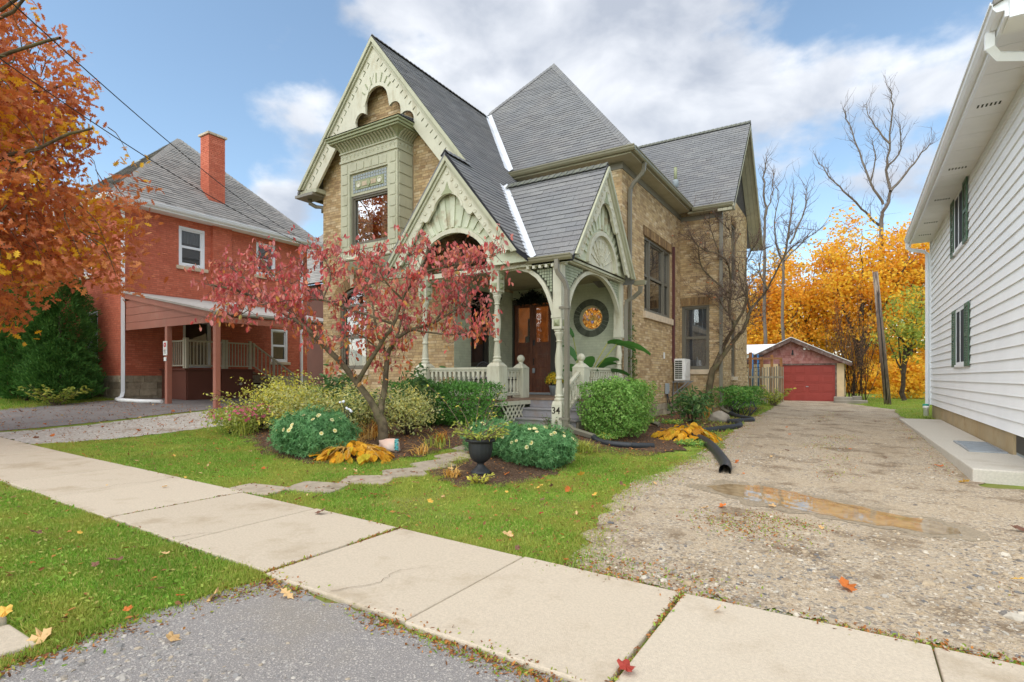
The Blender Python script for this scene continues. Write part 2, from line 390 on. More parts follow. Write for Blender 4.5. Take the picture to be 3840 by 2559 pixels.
def glass_mat(name, tint=(.9, .92, .92), refl=.12):
    m, t, o = nodes(name); tr = t.nodes.new('ShaderNodeBsdfTransparent'); tr.inputs[0].default_value = (*tint, 1)
    gl = t.nodes.new('ShaderNodeBsdfGlossy'); gl.inputs['Roughness'].default_value = .015; gl.inputs[0].default_value = (1, 1, 1, 1)
    nm = bump_(t, noise(t, 3, 2, .5), .05, .02); t.links.new(nm, gl.inputs['Normal'])
    fr = t.nodes.new('ShaderNodeFresnel'); fr.inputs[0].default_value = 1.5
    f = math_(t, 'MINIMUM', math_(t, 'ADD', math_(t, 'MULTIPLY', fr.outputs[0], 1.5), refl), 1.)
    mx = t.nodes.new('ShaderNodeMixShader'); t.links.new(f, mx.inputs[0]); t.links.new(tr.outputs[0], mx.inputs[1]); t.links.new(gl.outputs[0], mx.inputs[2]); t.links.new(mx.outputs[0], o.inputs[0]); return m
def glow_mat(name, cols, strength, scale=6, sc=None):
    m, t, o = nodes(name); e = t.nodes.new('ShaderNodeEmission'); t.links.new(ramp_of(t, cols, mrange(t, noise(t, scale, 4, .6, sc=sc), .3, .7)), e.inputs[0]); e.inputs[1].default_value = strength
    t.links.new(e.outputs[0], o.inputs[0]); return m
K = {}
K['brick'] = mk('yellow_brick', [lin(176, 148, 108), lin(198, 170, 126), lin(204, 177, 134), lin(188, 160, 122), lin(213, 191, 155), lin(184, 154, 112), lin(162, 134, 100), lin(200, 173, 130)], .88, nscale=9, namt=.18, bump=.4, bscale=70, dirt=lin(128, 102, 74), dscale=.8, damt=.5, spec=.2)
K['mortar'] = mk('brick_mortar', [lin(168, 146, 114), lin(148, 126, 96)], .95, per='noise', nscale=4, namt=.25, bump=.3, bscale=120, spec=.1)
K['soldier'] = mk('lintel_brick', [lin(140, 112, 78), lin(168, 136, 94), lin(118, 92, 66), lin(150, 122, 84)], .9, nscale=12, namt=.25, bump=.6, bscale=60, spec=.2)
K['paintbrick'] = mk('painted_brick', [lin(186, 190, 164), lin(190, 194, 168), lin(182, 187, 161)], .6, nscale=5, namt=.12, bump=.35, bscale=60)
K['paintmortar'] = mk('painted_mortar', [lin(172, 176, 150)], .7, nscale=5, namt=.12)
K['darkpaint'] = mk('dark_painted_brick', [lin(84, 88, 72), lin(92, 96, 80), lin(76, 80, 66)], .6, nscale=8, namt=.15, bump=.3)
K['sage'] = mk('sage_paint', [lin(186, 184, 157), lin(178, 176, 149)], .55, per='noise', nscale=3, namt=.1, bump=.12, bscale=40, dirt=lin(136, 130, 98), dscale=4, damt=.5, dsc=(1, 1, .3))
K['cream'] = mk('pale_sage_paint', [lin(208, 204, 181), lin(200, 196, 173)], .55, per='noise', nscale=3, namt=.1, bump=.12, bscale=40, dirt=lin(160, 146, 110), dscale=5, damt=.5, dsc=(1, 1, .3))
K['fan'] = mk('weathered_fan_paint', [lin(210, 212, 186), lin(196, 200, 172)], .55, nscale=3, namt=.1, dirt=lin(150, 122, 86), dscale=2.6, damt=.75, bump=.1)
K['sagedark'] = mk('olive_sage_paint', [lin(150, 154, 118)], .5, nscale=4, namt=.12)
K['tile'] = mk('spandrel_tile_paint', [lin(170, 176, 148), lin(160, 167, 138), lin(178, 183, 156)], .5, nscale=6, namt=.1)
K['slotshade'] = mk('slot_shade_paint', [lin(112, 114, 84)], .8, namt=.1)  # dark olive that paints in the shade inside the bargeboard slots
K['slabgrey'] = mk('grey_concrete', [lin(198, 190, 176), lin(188, 180, 166), lin(206, 198, 184)], .9, nscale=40, namt=.12, bump=.4, bscale=150, dirt=lin(164, 152, 132), dscale=1.4, damt=.5, spec=.2)
K['gap'] = mk('dark_groove', [lin(70, 72, 56)], .9, namt=0)
K['taupe'] = mk('taupe_metal', [lin(122, 116, 100)], .42, nscale=3, namt=.08, spec=.45)
K['gutter'] = mk('olive_taupe_gutter', [lin(128, 122, 96)], .4, nscale=2, namt=.12, spec=.45)
K['frame'] = mk('taupe_window_frame', [lin(112, 106, 92)], .45, nscale=3, namt=.08)
K['framedark'] = mk('dark_window_frame', [lin(58, 54, 46)], .5, nscale=3, namt=.08)
K['flash'] = mk('white_flashing', [lin(214, 216, 220)], .45, nscale=3, namt=.1, dirt=lin(150, 150, 150))
K['shingle'] = mk('slate_grey_shingle', [lin(126, 124, 123), lin(134, 132, 130), lin(139, 137, 134), lin(129, 127, 126), lin(122, 120, 120), lin(135, 133, 131)], .9, nscale=30, namt=.14, bump=.6, bscale=220, spec=.2, pos_tint=(lin(122, 124, 126), .8, .4))
K['lichen'] = mk('lichened_shingle', [lin(98, 99, 92), lin(110, 110, 102)], .9, nscale=25, namt=.2, bump=.5, dirt=lin(150, 152, 118), dscale=16, damt=.8, spec=.2)
K['underroof'] = mk('roof_underlay', [lin(46, 46, 50)], .95, namt=.1)
K['soffit'] = mk('soffit_boards', [lin(170, 164, 138)], .6, nscale=3, namt=.12)
K['stone'] = mk('foundation_stone', [lin(168, 154, 130), lin(150, 138, 118), lin(182, 168, 144), lin(140, 126, 106)], .9, nscale=7, namt=.25, bump=.8, bscale=18, dirt=lin(110, 96, 78), dscale=2, damt=.5, spec=.15)
K['sill'] = mk('stone_sill', [lin(206, 186, 158)], .8, nscale=6, namt=.14, bump=.3, bscale=40)
K['deck'] = mk('worn_deck_board', [lin(150, 122, 100), lin(160, 136, 116), lin(138, 112, 92)], .8, nscale=10, namt=.25, bump=.3, nsc=(1, 6, 6), dirt=lin(110, 74, 52), dscale=3, damt=.5)
K['step'] = mk('grey_step_paint', [lin(152, 148, 150), lin(160, 156, 156)], .6, nscale=4, namt=.14, dirt=lin(150, 122, 96), dscale=3, damt=.4)
K['wood'] = mk('dark_door_wood', [lin(128, 78, 52), lin(98, 58, 40), lin(112, 68, 48)], .5, per='noise', nscale=3, nsc=(7, 7, 1), namt=.35, bump=.15, dirt=lin(92, 76, 66), dscale=2, damt=.5)
K['glass'] = glass_mat('window_glass')
K['glassbright'] = glass_mat('bright_window_glass', refl=.42)
K['screen'] = mk('insect_screen', [lin(62, 66, 70), lin(54, 58, 62)], .8, per='noise', nscale=2, namt=.15, spec=.2)
K['room'] = mk('dark_room', [lin(38, 36, 34)], .9, namt=.2, nscale=2)
K['curtain'] = mk('cream_curtain', [lin(214, 196, 170), lin(196, 176, 148)], .9, per='noise', nscale=3, nsc=(9, 9, .5), namt=.18, transl=.2)
K['lace'] = mk('grey_lace_curtain', [lin(120, 122, 124), lin(92, 94, 98)], .9, per='noise', nscale=5, nsc=(9, 9, .6), namt=.25)
K['hall'] = glow_mat('lit_hallway', [lin(92, 44, 18), lin(150, 82, 36), lin(70, 38, 20)], .24, 1.6, (1, 1, .5))
def stained():
    m, t, o = nodes('lit_stained_glass'); g = t.nodes.new('ShaderNodeNewGeometry'); v1 = t.nodes.new('ShaderNodeTexVoronoi'); v1.feature = 'DISTANCE_TO_EDGE'; v2 = t.nodes.new('ShaderNodeTexVoronoi')
    for v in (v1, v2): v.inputs['Scale'].default_value = 15; t.links.new(g.outputs['Position'], v.inputs['Vector'])
    sp = t.nodes.new('ShaderNodeSeparateColor'); t.links.new(v2.outputs['Color'], sp.inputs[0]); c = ramp_of(t, [lin(120, 66, 20), lin(214, 134, 44), lin(246, 190, 96), lin(170, 96, 30), lin(232, 160, 64), lin(120, 120, 150)], sp.outputs[0])
    c = mixc(t, mrange(t, v1.outputs['Distance'], .03, .09), lin(52, 34, 18), c); e = t.nodes.new('ShaderNodeEmission'); t.links.new(c, e.inputs[0]); e.inputs[1].default_value = .32; t.links.new(e.outputs[0], o.inputs[0]); return m
K['stained'] = stained()
K['lead'] = mk('gold_leading', [lin(230, 190, 110)], .5, namt=0)
K['black'] = mk('black_plastic', [lin(44, 45, 46)], .5, nscale=5, namt=.12, spec=.4)
K['hose'] = mk('corrugated_pipe', [lin(50, 52, 54)], .45, nscale=6, namt=.15, spec=.4)
K['iron'] = mk('black_wrought_iron', [lin(52, 53, 56)], .5, namt=.1)
K['fleece'] = mk('white_fleece', [lin(206, 202, 196), lin(178, 174, 170)], .95, per='noise', nscale=12, namt=.25, bump=.8, bscale=60)
K['white'] = mk('white_vinyl', [lin(238, 240, 242)], .45, nscale=2, namt=.03, spec=.35)
K['siding'] = mk('white_siding', [lin(245, 246, 246), lin(242, 243, 244), lin(247, 247, 247)], .5, nscale=1.2, namt=.04, bump=.06, bscale=30, spec=.3)
K['whitetrim'] = mk('white_trim', [lin(238, 237, 233)], .45, nscale=2, namt=.05)
K['shutter'] = mk('green_shutter', [lin(72, 98, 76), lin(82, 108, 86)], .5, nscale=3, namt=.1)
K['concrete'] = mk('concrete', [lin(202, 186, 163), lin(193, 177, 154), lin(207, 192, 170)], .9, nscale=60, namt=.12, bump=.6, bscale=190, dirt=lin(160, 140, 112), dscale=1.6, damt=.6, spec=.2)
K['flag'] = mk('worn_flagstone', [lin(176, 160, 138), lin(164, 150, 130), lin(186, 168, 144)], .92, nscale=8, namt=.18, bump=.6, bscale=90, dirt=lin(120, 108, 84), dscale=3, damt=.6, spec=.2)
K['foundation'] = mk('stained_concrete', [lin(186, 166, 132), lin(170, 148, 112)], .9, per='noise', nscale=2, namt=.2, dirt=lin(140, 112, 72), dscale=2, damt=.6)
K['redbrick'] = mk('red_brick', [lin(200, 110, 84), lin(207, 117, 90), lin(192, 104, 80), lin(212, 124, 97), lin(198, 112, 86)], .85, nscale=9, namt=.12, bump=.3, bscale=60, spec=.2, dirt=lin(176, 92, 68), dscale=.7, damt=.4)
K['redmortar'] = mk('red_mortar', [lin(166, 96, 76)], .9, namt=.15)
K['redpaint'] = mk('rust_red_paint', [lin(172, 110, 90), lin(162, 102, 84)], .6, per='noise', nscale=3, namt=.12, bump=.1, dirt=lin(172, 140, 122), dscale=2.2, damt=.25)
K['redwall'] = mk('brown_red_board', [lin(112, 66, 52), lin(102, 60, 48)], .65, per='noise', nscale=2, namt=.15)
K['greyshingle'] = mk('weathered_grey_shingle', [lin(146, 142, 136), lin(158, 153, 146), lin(138, 134, 129), lin(164, 158, 151), lin(150, 144, 137)], .92, nscale=25, namt=.16, bump=.4, bscale=160, spec=.15)
K['metalroof'] = mk('grey_canopy_roof', [lin(172, 166, 158)], .8, nscale=3, namt=.15)
K['rail'] = mk('taupe_railing', [lin(188, 180, 160)], .5, namt=.06)
K['garage'] = mk('garage_red', [lin(160, 66, 56), lin(154, 62, 52), lin(164, 70, 60)], .5, nscale=2, namt=.08, bump=.05)
K['shake'] = mk('faded_red_shake', [lin(176, 118, 110), lin(190, 136, 128), lin(160, 100, 92), lin(184, 128, 116)], .9, nscale=14, namt=.25, nsc=(5, 5, 1), bump=.5, bscale=60, dirt=lin(196, 176, 168), dscale=4, damt=.5)
K['block'] = mk('cream_block', [lin(226, 198, 156), lin(220, 190, 148)], .85, nscale=3, namt=.1, bump=.2)
K['oldwood'] = mk('weathered_wood', [lin(150, 138, 116), lin(170, 158, 134), lin(132, 120, 100), lin(160, 150, 128)], .9, nscale=5, nsc=(6, 6, .8), namt=.25, bump=.3)
K['cedarwood'] = mk('orange_post_wood', [lin(178, 124, 76), lin(164, 112, 70)], .85, nscale=5, nsc=(6, 6, .8), namt=.25, bump=.3)
K['brownfascia'] = mk('peeling_brown_fascia', [lin(104, 80, 72), lin(128, 104, 94)], .85, per='noise', nscale=5, namt=.3, dirt=lin(190, 180, 172), dscale=6, damt=.5)
K['net'] = mk('dark_net', [lin(52, 56, 60)], .9, namt=.2)
K['bluepole'] = mk('blue_foam', [lin(60, 124, 180)], .6, namt=.05)
K['pole'] = mk('utility_pole_wood', [lin(140, 118, 100), lin(96, 80, 70), lin(168, 150, 132)], .9, per='noise', nscale=2, nsc=(5, 5, .6), namt=.3, bump=.4, bscale=30)
K['bark'] = mk('grey_brown_bark', [lin(96, 84, 66), lin(118, 104, 82), lin(84, 76, 56)], .95, per='noise', nscale=7, namt=.35, bump=.8, bscale=40, dirt=lin(104, 108, 66), dscale=3, damt=.5, spec=.15)
K['barkdark'] = mk('dark_bark', [lin(72, 60, 52), lin(92, 78, 66)], .95, per='noise', nscale=7, namt=.3, bump=.6, spec=.15)
K['twig'] = mk('bare_twig', [lin(104, 86, 76), lin(122, 102, 90)], .95, per='noise', nscale=4, namt=.2, spec=.1)
K['greybark'] = mk('pale_grey_bark', [lin(128, 116, 106), lin(104, 94, 86)], .95, per='noise', nscale=3, namt=.25, spec=.1)
def leafm(name, cols, transl=.32, rough=.55, namt=.15): return mk(name, cols, rough, nscale=3, namt=namt, transl=transl, spec=.25)
K['dogleaf'] = leafm('red_dogwood_leaf', [lin(200, 80, 78), lin(214, 102, 96), lin(178, 74, 80), lin(220, 146, 132), lin(204, 104, 96), lin(216, 142, 104), lin(188, 96, 98), lin(214, 142, 136)])
K['dogleaf2'] = leafm('orange_dogwood_leaf', [lin(204, 120, 62), lin(190, 86, 62), lin(220, 150, 76), lin(166, 150, 80), lin(204, 96, 76)])
K['oakleaf'] = leafm('orange_oak_leaf', [lin(212, 122, 62), lin(222, 136, 72), lin(198, 104, 56), lin(228, 152, 88), lin(208, 120, 78), lin(220, 138, 94), lin(180, 92, 52)])
K['oakgold'] = leafm('golden_oak_leaf', [lin(240, 182, 40), lin(246, 194, 58), lin(226, 158, 40)])
K['maple'] = leafm('orange_maple_leaf', [lin(244, 176, 50), lin(248, 188, 62), lin(234, 158, 44), lin(250, 198, 82), lin(240, 168, 46), lin(222, 140, 42)], .45)
K['mapley'] = leafm('yellow_maple_leaf', [lin(248, 200, 56), lin(250, 208, 78), lin(242, 186, 48)], .45)
K['greenleaf'] = leafm('yellow_green_leaf', [lin(170, 180, 76), lin(150, 168, 74), lin(196, 196, 88), lin(134, 154, 70), lin(210, 196, 82)])
K['brownleaf'] = leafm('brown_twig_leaf', [lin(150, 106, 66), lin(128, 88, 60)])
K['box'] = leafm('boxwood_leaf', [lin(76, 124, 46), lin(92, 144, 58), lin(64, 108, 44), lin(112, 160, 70), lin(82, 132, 52)], .2, .4)
K['privet'] = leafm('privet_leaf', [lin(108, 152, 62), lin(128, 170, 76), lin(90, 134, 54), lin(148, 184, 92), lin(116, 162, 70), lin(164, 190, 104)], .25, .4)
K['cedar'] = leafm('dark_cedar_spray', [lin(70, 114, 48), lin(86, 132, 58), lin(60, 100, 44), lin(104, 148, 68)], .1, .7)
K['fern'] = leafm('blue_green_feathery_leaf', [lin(92, 142, 84), lin(110, 160, 98), lin(78, 124, 74), lin(134, 178, 116), lin(100, 150, 92)], .25, .6)
K['daisy'] = leafm('cream_petal', [lin(250, 240, 190), lin(246, 232, 160)], .3)
K['daisyeye'] = leafm('yellow_flower_eye', [lin(226, 184, 50)], .2)
K['pink'] = leafm('pink_petal', [lin(206, 96, 118), lin(220, 120, 136), lin(184, 80, 100)], .3)
K['variegated'] = leafm('variegated_cream_green_leaf', [lin(176, 182, 104), lin(218, 214, 140), lin(146, 160, 88), lin(232, 226, 164), lin(192, 192, 104), lin(226, 206, 104)], .3)
K['yellowgreen'] = leafm('yellow_green_sprig', [lin(204, 200, 78), lin(220, 210, 94), lin(172, 180, 74), lin(232, 212, 88), lin(152, 162, 70)], .3)
K['rhodo'] = leafm('rhododendron_leaf', [lin(74, 108, 58), lin(92, 126, 68), lin(60, 92, 52), lin(130, 150, 78)], .2, .35)
K['hosta'] = mk('yellow_hosta_leaf', [lin(196, 136, 50), lin(236, 176, 48), lin(228, 160, 36), lin(244, 192, 70), lin(214, 146, 40), lin(206, 186, 60)], .75, nscale=14, namt=.3, nsc=(3, 3, 1), transl=.4, spec=.12, bump=.3, bscale=40)
K['straw'] = leafm('straw_blade', [lin(226, 186, 104), lin(214, 160, 70), lin(232, 200, 130)], .3)
K['rust'] = leafm('rust_blade', [lin(196, 124, 40), lin(208, 140, 56), lin(176, 108, 40)], .3)
K['canna'] = leafm('glossy_tropical_leaf', [lin(66, 112, 52), lin(84, 134, 60), lin(54, 92, 50)], .25, .35)
K['ivy'] = leafm('ivy_leaf', [lin(74, 110, 52), lin(96, 128, 62), lin(120, 110, 56), lin(62, 94, 46)], .2, .5)
K['wreath'] = leafm('dark_wreath_sprig', [lin(34, 44, 36), lin(28, 36, 30)], 0, .8)
K['grassblade'] = mk('lawn_blade', [lin(120, 160, 50), lin(138, 178, 60), lin(106, 146, 46), lin(154, 188, 76), lin(176, 188, 88), lin(190, 176, 104)], .6, nscale=1.2, namt=.2, transl=.35, spec=.2, pos_tint=(lin(186, 174, 84), 1.3, .55))
K['fallenbits'] = leafm('fallen_leaf_litter', [lin(150, 92, 46), lin(120, 78, 48), lin(192, 128, 60), lin(168, 108, 58), lin(98, 70, 50)], .1)
for nm_, cc in (('yellow', [lin(232, 180, 74), lin(238, 192, 96)]), ('tan', [lin(226, 188, 132), lin(214, 172, 116)]), ('orange', [lin(206, 116, 50), lin(196, 104, 46)]), ('brown', [lin(138, 98, 78), lin(120, 84, 66)]), ('red', [lin(178, 72, 56), lin(160, 60, 52)])):
    K['fl_' + nm_] = leafm(nm_ + '_fallen_leaf', cc, .2)
K['mulch'] = mk('bark_mulch', [lin(92, 72, 58), lin(118, 92, 72), lin(74, 60, 50), lin(136, 108, 84)], .95, per='noise', nscale=30, namt=.4, bump=1., bscale=60, bdist=.03, spec=.15)
K['chip'] = mk('mulch_chip', [lin(88, 66, 52), lin(118, 88, 66), lin(64, 50, 42), lin(140, 108, 82), lin(76, 58, 48)], .95, namt=.2, spec=.15)
K['asphalt'] = mk('worn_asphalt', [lin(164, 157, 150), lin(132, 126, 122), lin(188, 179, 168)], .92, per='noise', nscale=150, namt=.22, bump=1., bscale=150, bdist=.008, dirt=lin(150, 136, 112), dscale=.8, damt=.3, spec=.25)
K['asphaltdark'] = mk('damp_asphalt_drive', [lin(136, 128, 122), lin(120, 114, 110)], .85, per='noise', nscale=3, namt=.15, bump=.5, bscale=120)
K['pebble'] = mk('driveway_pebble', [lin(176, 156, 128), lin(154, 138, 116), lin(190, 174, 150), lin(122, 116, 110), lin(168, 145, 114), lin(182, 164, 137), lin(100, 98, 97), lin(204, 192, 172), lin(142, 122, 98)], .8, nscale=30, namt=.12, spec=.3)
K['chipstone'] = mk('asphalt_stone', [lin(166, 160, 152), lin(134, 130, 126), lin(186, 177, 164), lin(112, 110, 108), lin(172, 156, 134)], .85, nscale=30, namt=.1, spec=.3)
K['boulder'] = mk('grey_boulder', [lin(168, 158, 142), lin(140, 130, 116)], .9, per='noise', nscale=5, namt=.25, bump=.8, bscale=14)
K['pink_stone'] = mk('pale_pink_rock', [lin(224, 206, 190), lin(204, 170, 150)], .85, per='noise', nscale=7, namt=.2, bump=.5, bscale=20)
K['maroon'] = mk('maroon_pipe', [lin(92, 52, 50)], .5, namt=.1)
K['acwhite'] = mk('ac_enclosure', [lin(228, 226, 220)], .45, namt=.04, dirt=lin(190, 180, 166), dscale=4, damt=.3)
K['greybox'] = mk('grey_plastic_box', [lin(150, 158, 160)], .5, namt=.06)
K['galv'] = mk('galvanised_steel', [lin(170, 176, 182)], .4, metal=.6, namt=.15)
K['teal'] = mk('teal_ornament', [lin(90, 176, 176)], .6, namt=.1)
K['greenpipe'] = mk('green_pipe', [lin(40, 156, 132)], .45, namt=.05)
K['wire'] = mk('black_cable', [lin(40, 40, 42)], .6, namt=0)
K['signwhite'] = mk('white_sign', [lin(234, 234, 230)], .5, namt=.03)
K['signred'] = mk('red_sign_print', [lin(200, 50, 48)], .5, namt=0)
K['text'] = mk('black_numeral', [lin(50, 44, 34)], .5, namt=0)
K['yellowflower'] = leafm('yellow_mum', [lin(232, 196, 50), lin(220, 176, 40)], .2)
# the driveway: gravel tones with damp, worn wheel tracks and tan dust
def gravel(name):
    m, t, o = nodes(name); g = t.nodes.new('ShaderNodeNewGeometry'); vo = t.nodes.new('ShaderNodeTexVoronoi'); vo.inputs['Scale'].default_value = 46; t.links.new(g.outputs['Position'], vo.inputs['Vector'])
    sp = t.nodes.new('ShaderNodeSeparateColor'); t.links.new(vo.outputs['Color'], sp.inputs[0])
    c = ramp_of(t, [lin(148, 131, 109), lin(188, 169, 142), lin(171, 152, 126), lin(200, 184, 160), lin(124, 115, 104), lin(182, 161, 133)], sp.outputs[0])
    dust = mrange(t, noise(t, 1.1, 5, .6), .42, .62, 0, .55); c = mixc(t, dust, c, lin(182, 162, 134))
    fine = mrange(t, noise(t, 120, 3, .6), .25, .75, .7, 1.2); cb = t.nodes.new('ShaderNodeCombineColor')
    for i in range(3): t.links.new(fine, cb.inputs[i])
    c = mixc(t, 1., c, cb.outputs[0], 'MULTIPLY')
    soil = mrange(t, noise(t, 1.3, 8, .72), .50, .64, 0, .8); c = mixc(t, soil, c, lin(112, 92, 68)); damp = mrange(t, noise(t, .45, 5, .6, sc=(1.6, .5, 1)), .5, .64, 0, .45); c = mixc(t, damp, c, lin(138, 120, 96))
    bsdf(t, o, c, .85, .3, normal=bump_(t, math_(t, 'SUBTRACT', 1., vo.outputs['Distance']), .8, .012)); return m
K['gravel'] = gravel('gravel'); K['wet'] = mk('wet_gravel', [lin(146, 130, 106), lin(164, 146, 120)], .5, per='noise', nscale=40, namt=.35, bump=.7, bscale=70, spec=.4)
K['palegravel'] = mk('pale_limestone_gravel', [lin(196, 188, 176), lin(170, 160, 146), lin(210, 204, 194)], .9, per='noise', nscale=22, namt=.2, bump=.8, bscale=60, dirt=lin(130, 106, 80), dscale=1.6, damt=.6)
K['soil'] = mk('lawn_soil', [lin(110, 132, 48), lin(128, 146, 58), lin(118, 122, 62)], .95, per='noise', nscale=3, namt=.3, bump=.5, bscale=60, dirt=lin(112, 92, 60), dscale=1.6, damt=.4, spec=.1)
def water():
    m, t, o = nodes('puddle_water'); p = bsdf(t, o, mixc(t, mrange(t, noise(t, 9, 5, .6), .35, .65), lin(138, 116, 86), lin(164, 142, 110)), .02, .6, normal=bump_(t, noise(t, 7, 2, .5), .03, .02)); p.inputs['IOR'].default_value = 1.45; return m
K['water'] = water()
# ------------------------------------------------------------------ terrain and sheets
def outline(pts, step=.12, rag=.0, seed=1):
    r = random.Random(seed); res = []
    for i in range(len(pts)):
        a, b = Vector(pts[i]), Vector(pts[(i + 1) % len(pts)]); n = max(1, int((b - a).length / step)); d = (b - a).normalized(); nn = Vector((-d.y, d.x))
        for k in range(n):
            p = a + (b - a) * k / n
            res.append(p + nn * (rag * (r.random() - .5) * 2 if k else 0))
    return res
def inside(poly, X, Y):
    X = np.asarray(X, float); Y = np.asarray(Y, float); c = np.zeros(X.shape, bool); n = len(poly)
    for i in range(n):
        x0, y0 = poly[i]; x1, y1 = poly[(i + 1) % n]
        if y0 == y1: continue
        c ^= ((y0 > Y) != (y1 > Y)) & (X < (x1 - x0) * (Y - y0) / (y1 - y0) + x0)
    return c
Gv = np.vectorize(G)
def sheet(name, pts, dz, m, res=.3, rag=.0, seed=1, kind='structure', parent=None):
    ol = outline(pts, .12 if rag else .5, rag, seed); poly = [(p.x, p.y) for p in ol]
    xs = [p[0] for p in poly]; ys = [p[1] for p in poly]
    gx, gy = np.meshgrid(np.arange(min(xs) + res / 2, max(xs), res), np.arange(min(ys) + res / 2, max(ys), res))
    ok = inside(poly, gx, gy); ins = list(zip(gx[ok], gy[ok])); nb = len(ol)
    v, e, f, *_ = delaunay_2d_cdt([Vector(p) for p in poly] + [Vector(p) for p in ins], [(i, (i + 1) % nb) for i in range(nb)], [], 1, 1e-5)
    me = bpy.data.meshes.new(name); me.from_pydata([(p.x, p.y, G(p.x, p.y) + dz) for p in v], [], f)
    bm = bmesh.new(); bm.from_mesh(me); bmesh.ops.recalc_face_normals(bm, faces=bm.faces)
    if bm.faces and sum(q.normal.z for q in bm.faces) < 0: bmesh.ops.reverse_faces(bm, faces=bm.faces)
    bm.to_mesh(me); bm.free(); me.polygons.foreach_set('use_smooth', [True] * len(me.polygons))
    o = link(name, me, m, parent, kind); OFF[o] = Vector((0, 0, 0)); return o, poly
def axis(a, b, step, far): 
    inn = np.arange(a, b + 1e-6, step); k = np.array([1, 2.5, 5, 9, 16, 28, 50, 100, 220, 500, 1100.]); return np.concatenate([a - k[::-1], inn, b + k])
gx, gy = np.meshgrid(axis(-34, 8, .35, 0), axis(-3, 26, .35, 0)); V = np.stack([gx.ravel(), gy.ravel(), Gv(gx.ravel(), gy.ravel())], 1)
ny, nx = gx.shape; ii = (np.arange(ny - 1)[:, None] * nx + np.arange(nx - 1)[None]).ravel()
gm = bulk_mesh('ground', V, np.stack([ii, ii + 1, ii + 1 + nx, ii + nx], 1)); gm.polygons.foreach_set('use_smooth', [True] * len(gm.polygons))
link('ground', gm, K['soil'], kind='structure')
DRIVE = [(-1.75, 3.78), (7, 3.85), (7, 9.3), (1.45, 9.35), (1.3, 24), (1.4, 27), (.2, 30.5), (-.6, 32.6), (-3.3, 32.6), (-3.0, 28), (-2.75, 22), (-2.65, 17), (-2.45, 13.2), (-2.15, 11.2), (-2.35, 9.4), (-2.5, 7.4), (-2.45, 6.2), (-2.15, 5.0), (-1.95, 4.3)]
drive, DRIVE = sheet('gravel_driveway', DRIVE, .010, K['gravel'], .35, .10, 3)
asph, APRON = sheet('asphalt_apron', [(-3.45, 2.36), (-3.55, 1.9), (-3.55, 1.3), (-3.5, .8), (-3.3, -.6), (6, -.6), (6, 2.36)], .010, K['asphalt'], .35, .06, 4)
sheet('road', [(-40, -9), (40, -9), (40, -.62), (-40, -.62)], .006, K['asphaltdark'], 2.)
RDRIVE = [(-20.9, 3.8), (-15.6, 3.8), (-15.2, 8.6), (-14.9, 16), (-21, 16), (-21, 9.4), (-21.4, 6)]
rd, RDRIVE = sheet('asphalt_driveway', RDRIVE, .010, K['asphaltdark'], .4, .06, 5)
gs, GSTRIP = sheet('gravel_strip', [(-15.1, 3.78), (-12.55, 3.78), (-12.15, 5.2), (-11.75, 7.0), (-12.2, 9.5), (-14.6, 9.6), (-14.9, 8.0)], .012, K['palegravel'], .3, .09, 6)
BED = [(-11.4, 7.2), (-11.0, 6.8), (-10.0, 6.25), (-8.9, 5.75), (-7.8, 5.38), (-6.8, 5.45), (-6.1, 5.9), (-5.7, 6.6), (-5.6, 7.6), (-5.75, 8.8), (-6.6, 9.6), (-6.7, 10.3), (-9.0, 10.3), (-9.2, 11.1), (-13.6, 11.1), (-13.4, 9), (-12.2, 8)]
b1, BED = sheet('mulch_bed', BED, .014, K['mulch'], .3, .14, 7)
BED2 = [(-4.95, 5.8), (-4.4, 5.55), (-3.9, 5.75), (-3.7, 6.3), (-3.7, 7.2), (-3.85, 8.0), (-4.3, 8.5), (-5.0, 8.3), (-5.25, 7.2), (-5.2, 6.3)]
b2, BED2 = sheet('mulch_bed', BED2, .014, K['mulch'], .25, .12, 8)
BED3 = [(-5.2, 10.1), (-4.6, 9.4), (-3.6, 9.1), (-2.9, 9.6), (-2.75, 10.6), (-2.75, 12.6), (-2.85, 14.5), (-2.9, 17), (-3.0, 22), (-3.3, 25), (-5.2, 25)]
b3, BED3 = sheet('mulch_bed', BED3, .012, K['mulch'], .35, .2, 9)
# sidewalk slabs, each its own piece
SWY0, SWY1 = 2.38, 3.74
walk = thing('sidewalk', None, None, (-3.5, 3.0, .05), kind='structure')
xs_ = [-22.5, -19.7, -16.9, -14.2, -11.45, -8.75, -6.02, -3.56, -.98, 1.6, 4.2, 6.8]
for i in range(len(xs_) - 1):
    x0, x1 = xs_[i] + .012, xs_[i + 1] - .012; b = MB(); rr = random.Random(i); sub = (x0 + x1) / 2 + .05
    for a, c in ((x0, sub - .004), (sub + .004, x1)):
        tz = rr.uniform(-.004, .004); j = lambda: rr.uniform(-.02, .02)
        P = [(a, SWY0 + j()), (c, SWY0 + j()), (c, SWY1 + j()), (a, SWY1 + j())]; n = 8
        top = [(x, y, .022 * max(0, -x) * (1 if x < -2 else 0) + (0 if x < -2 else .022 * (x - 2) ** 2 / 8 if x < 2 else 0) + .035 + tz) for x, y in P]
        b.add(top + [(x, y, z - .14) for x, y, z in top], [(0, 1, 2, 3), (0, 4, 5, 1), (1, 5, 6, 2), (2, 6, 7, 3), (3, 7, 4, 0)])
    b.build('concrete_slab', K['concrete'], walk, bevel=.012)
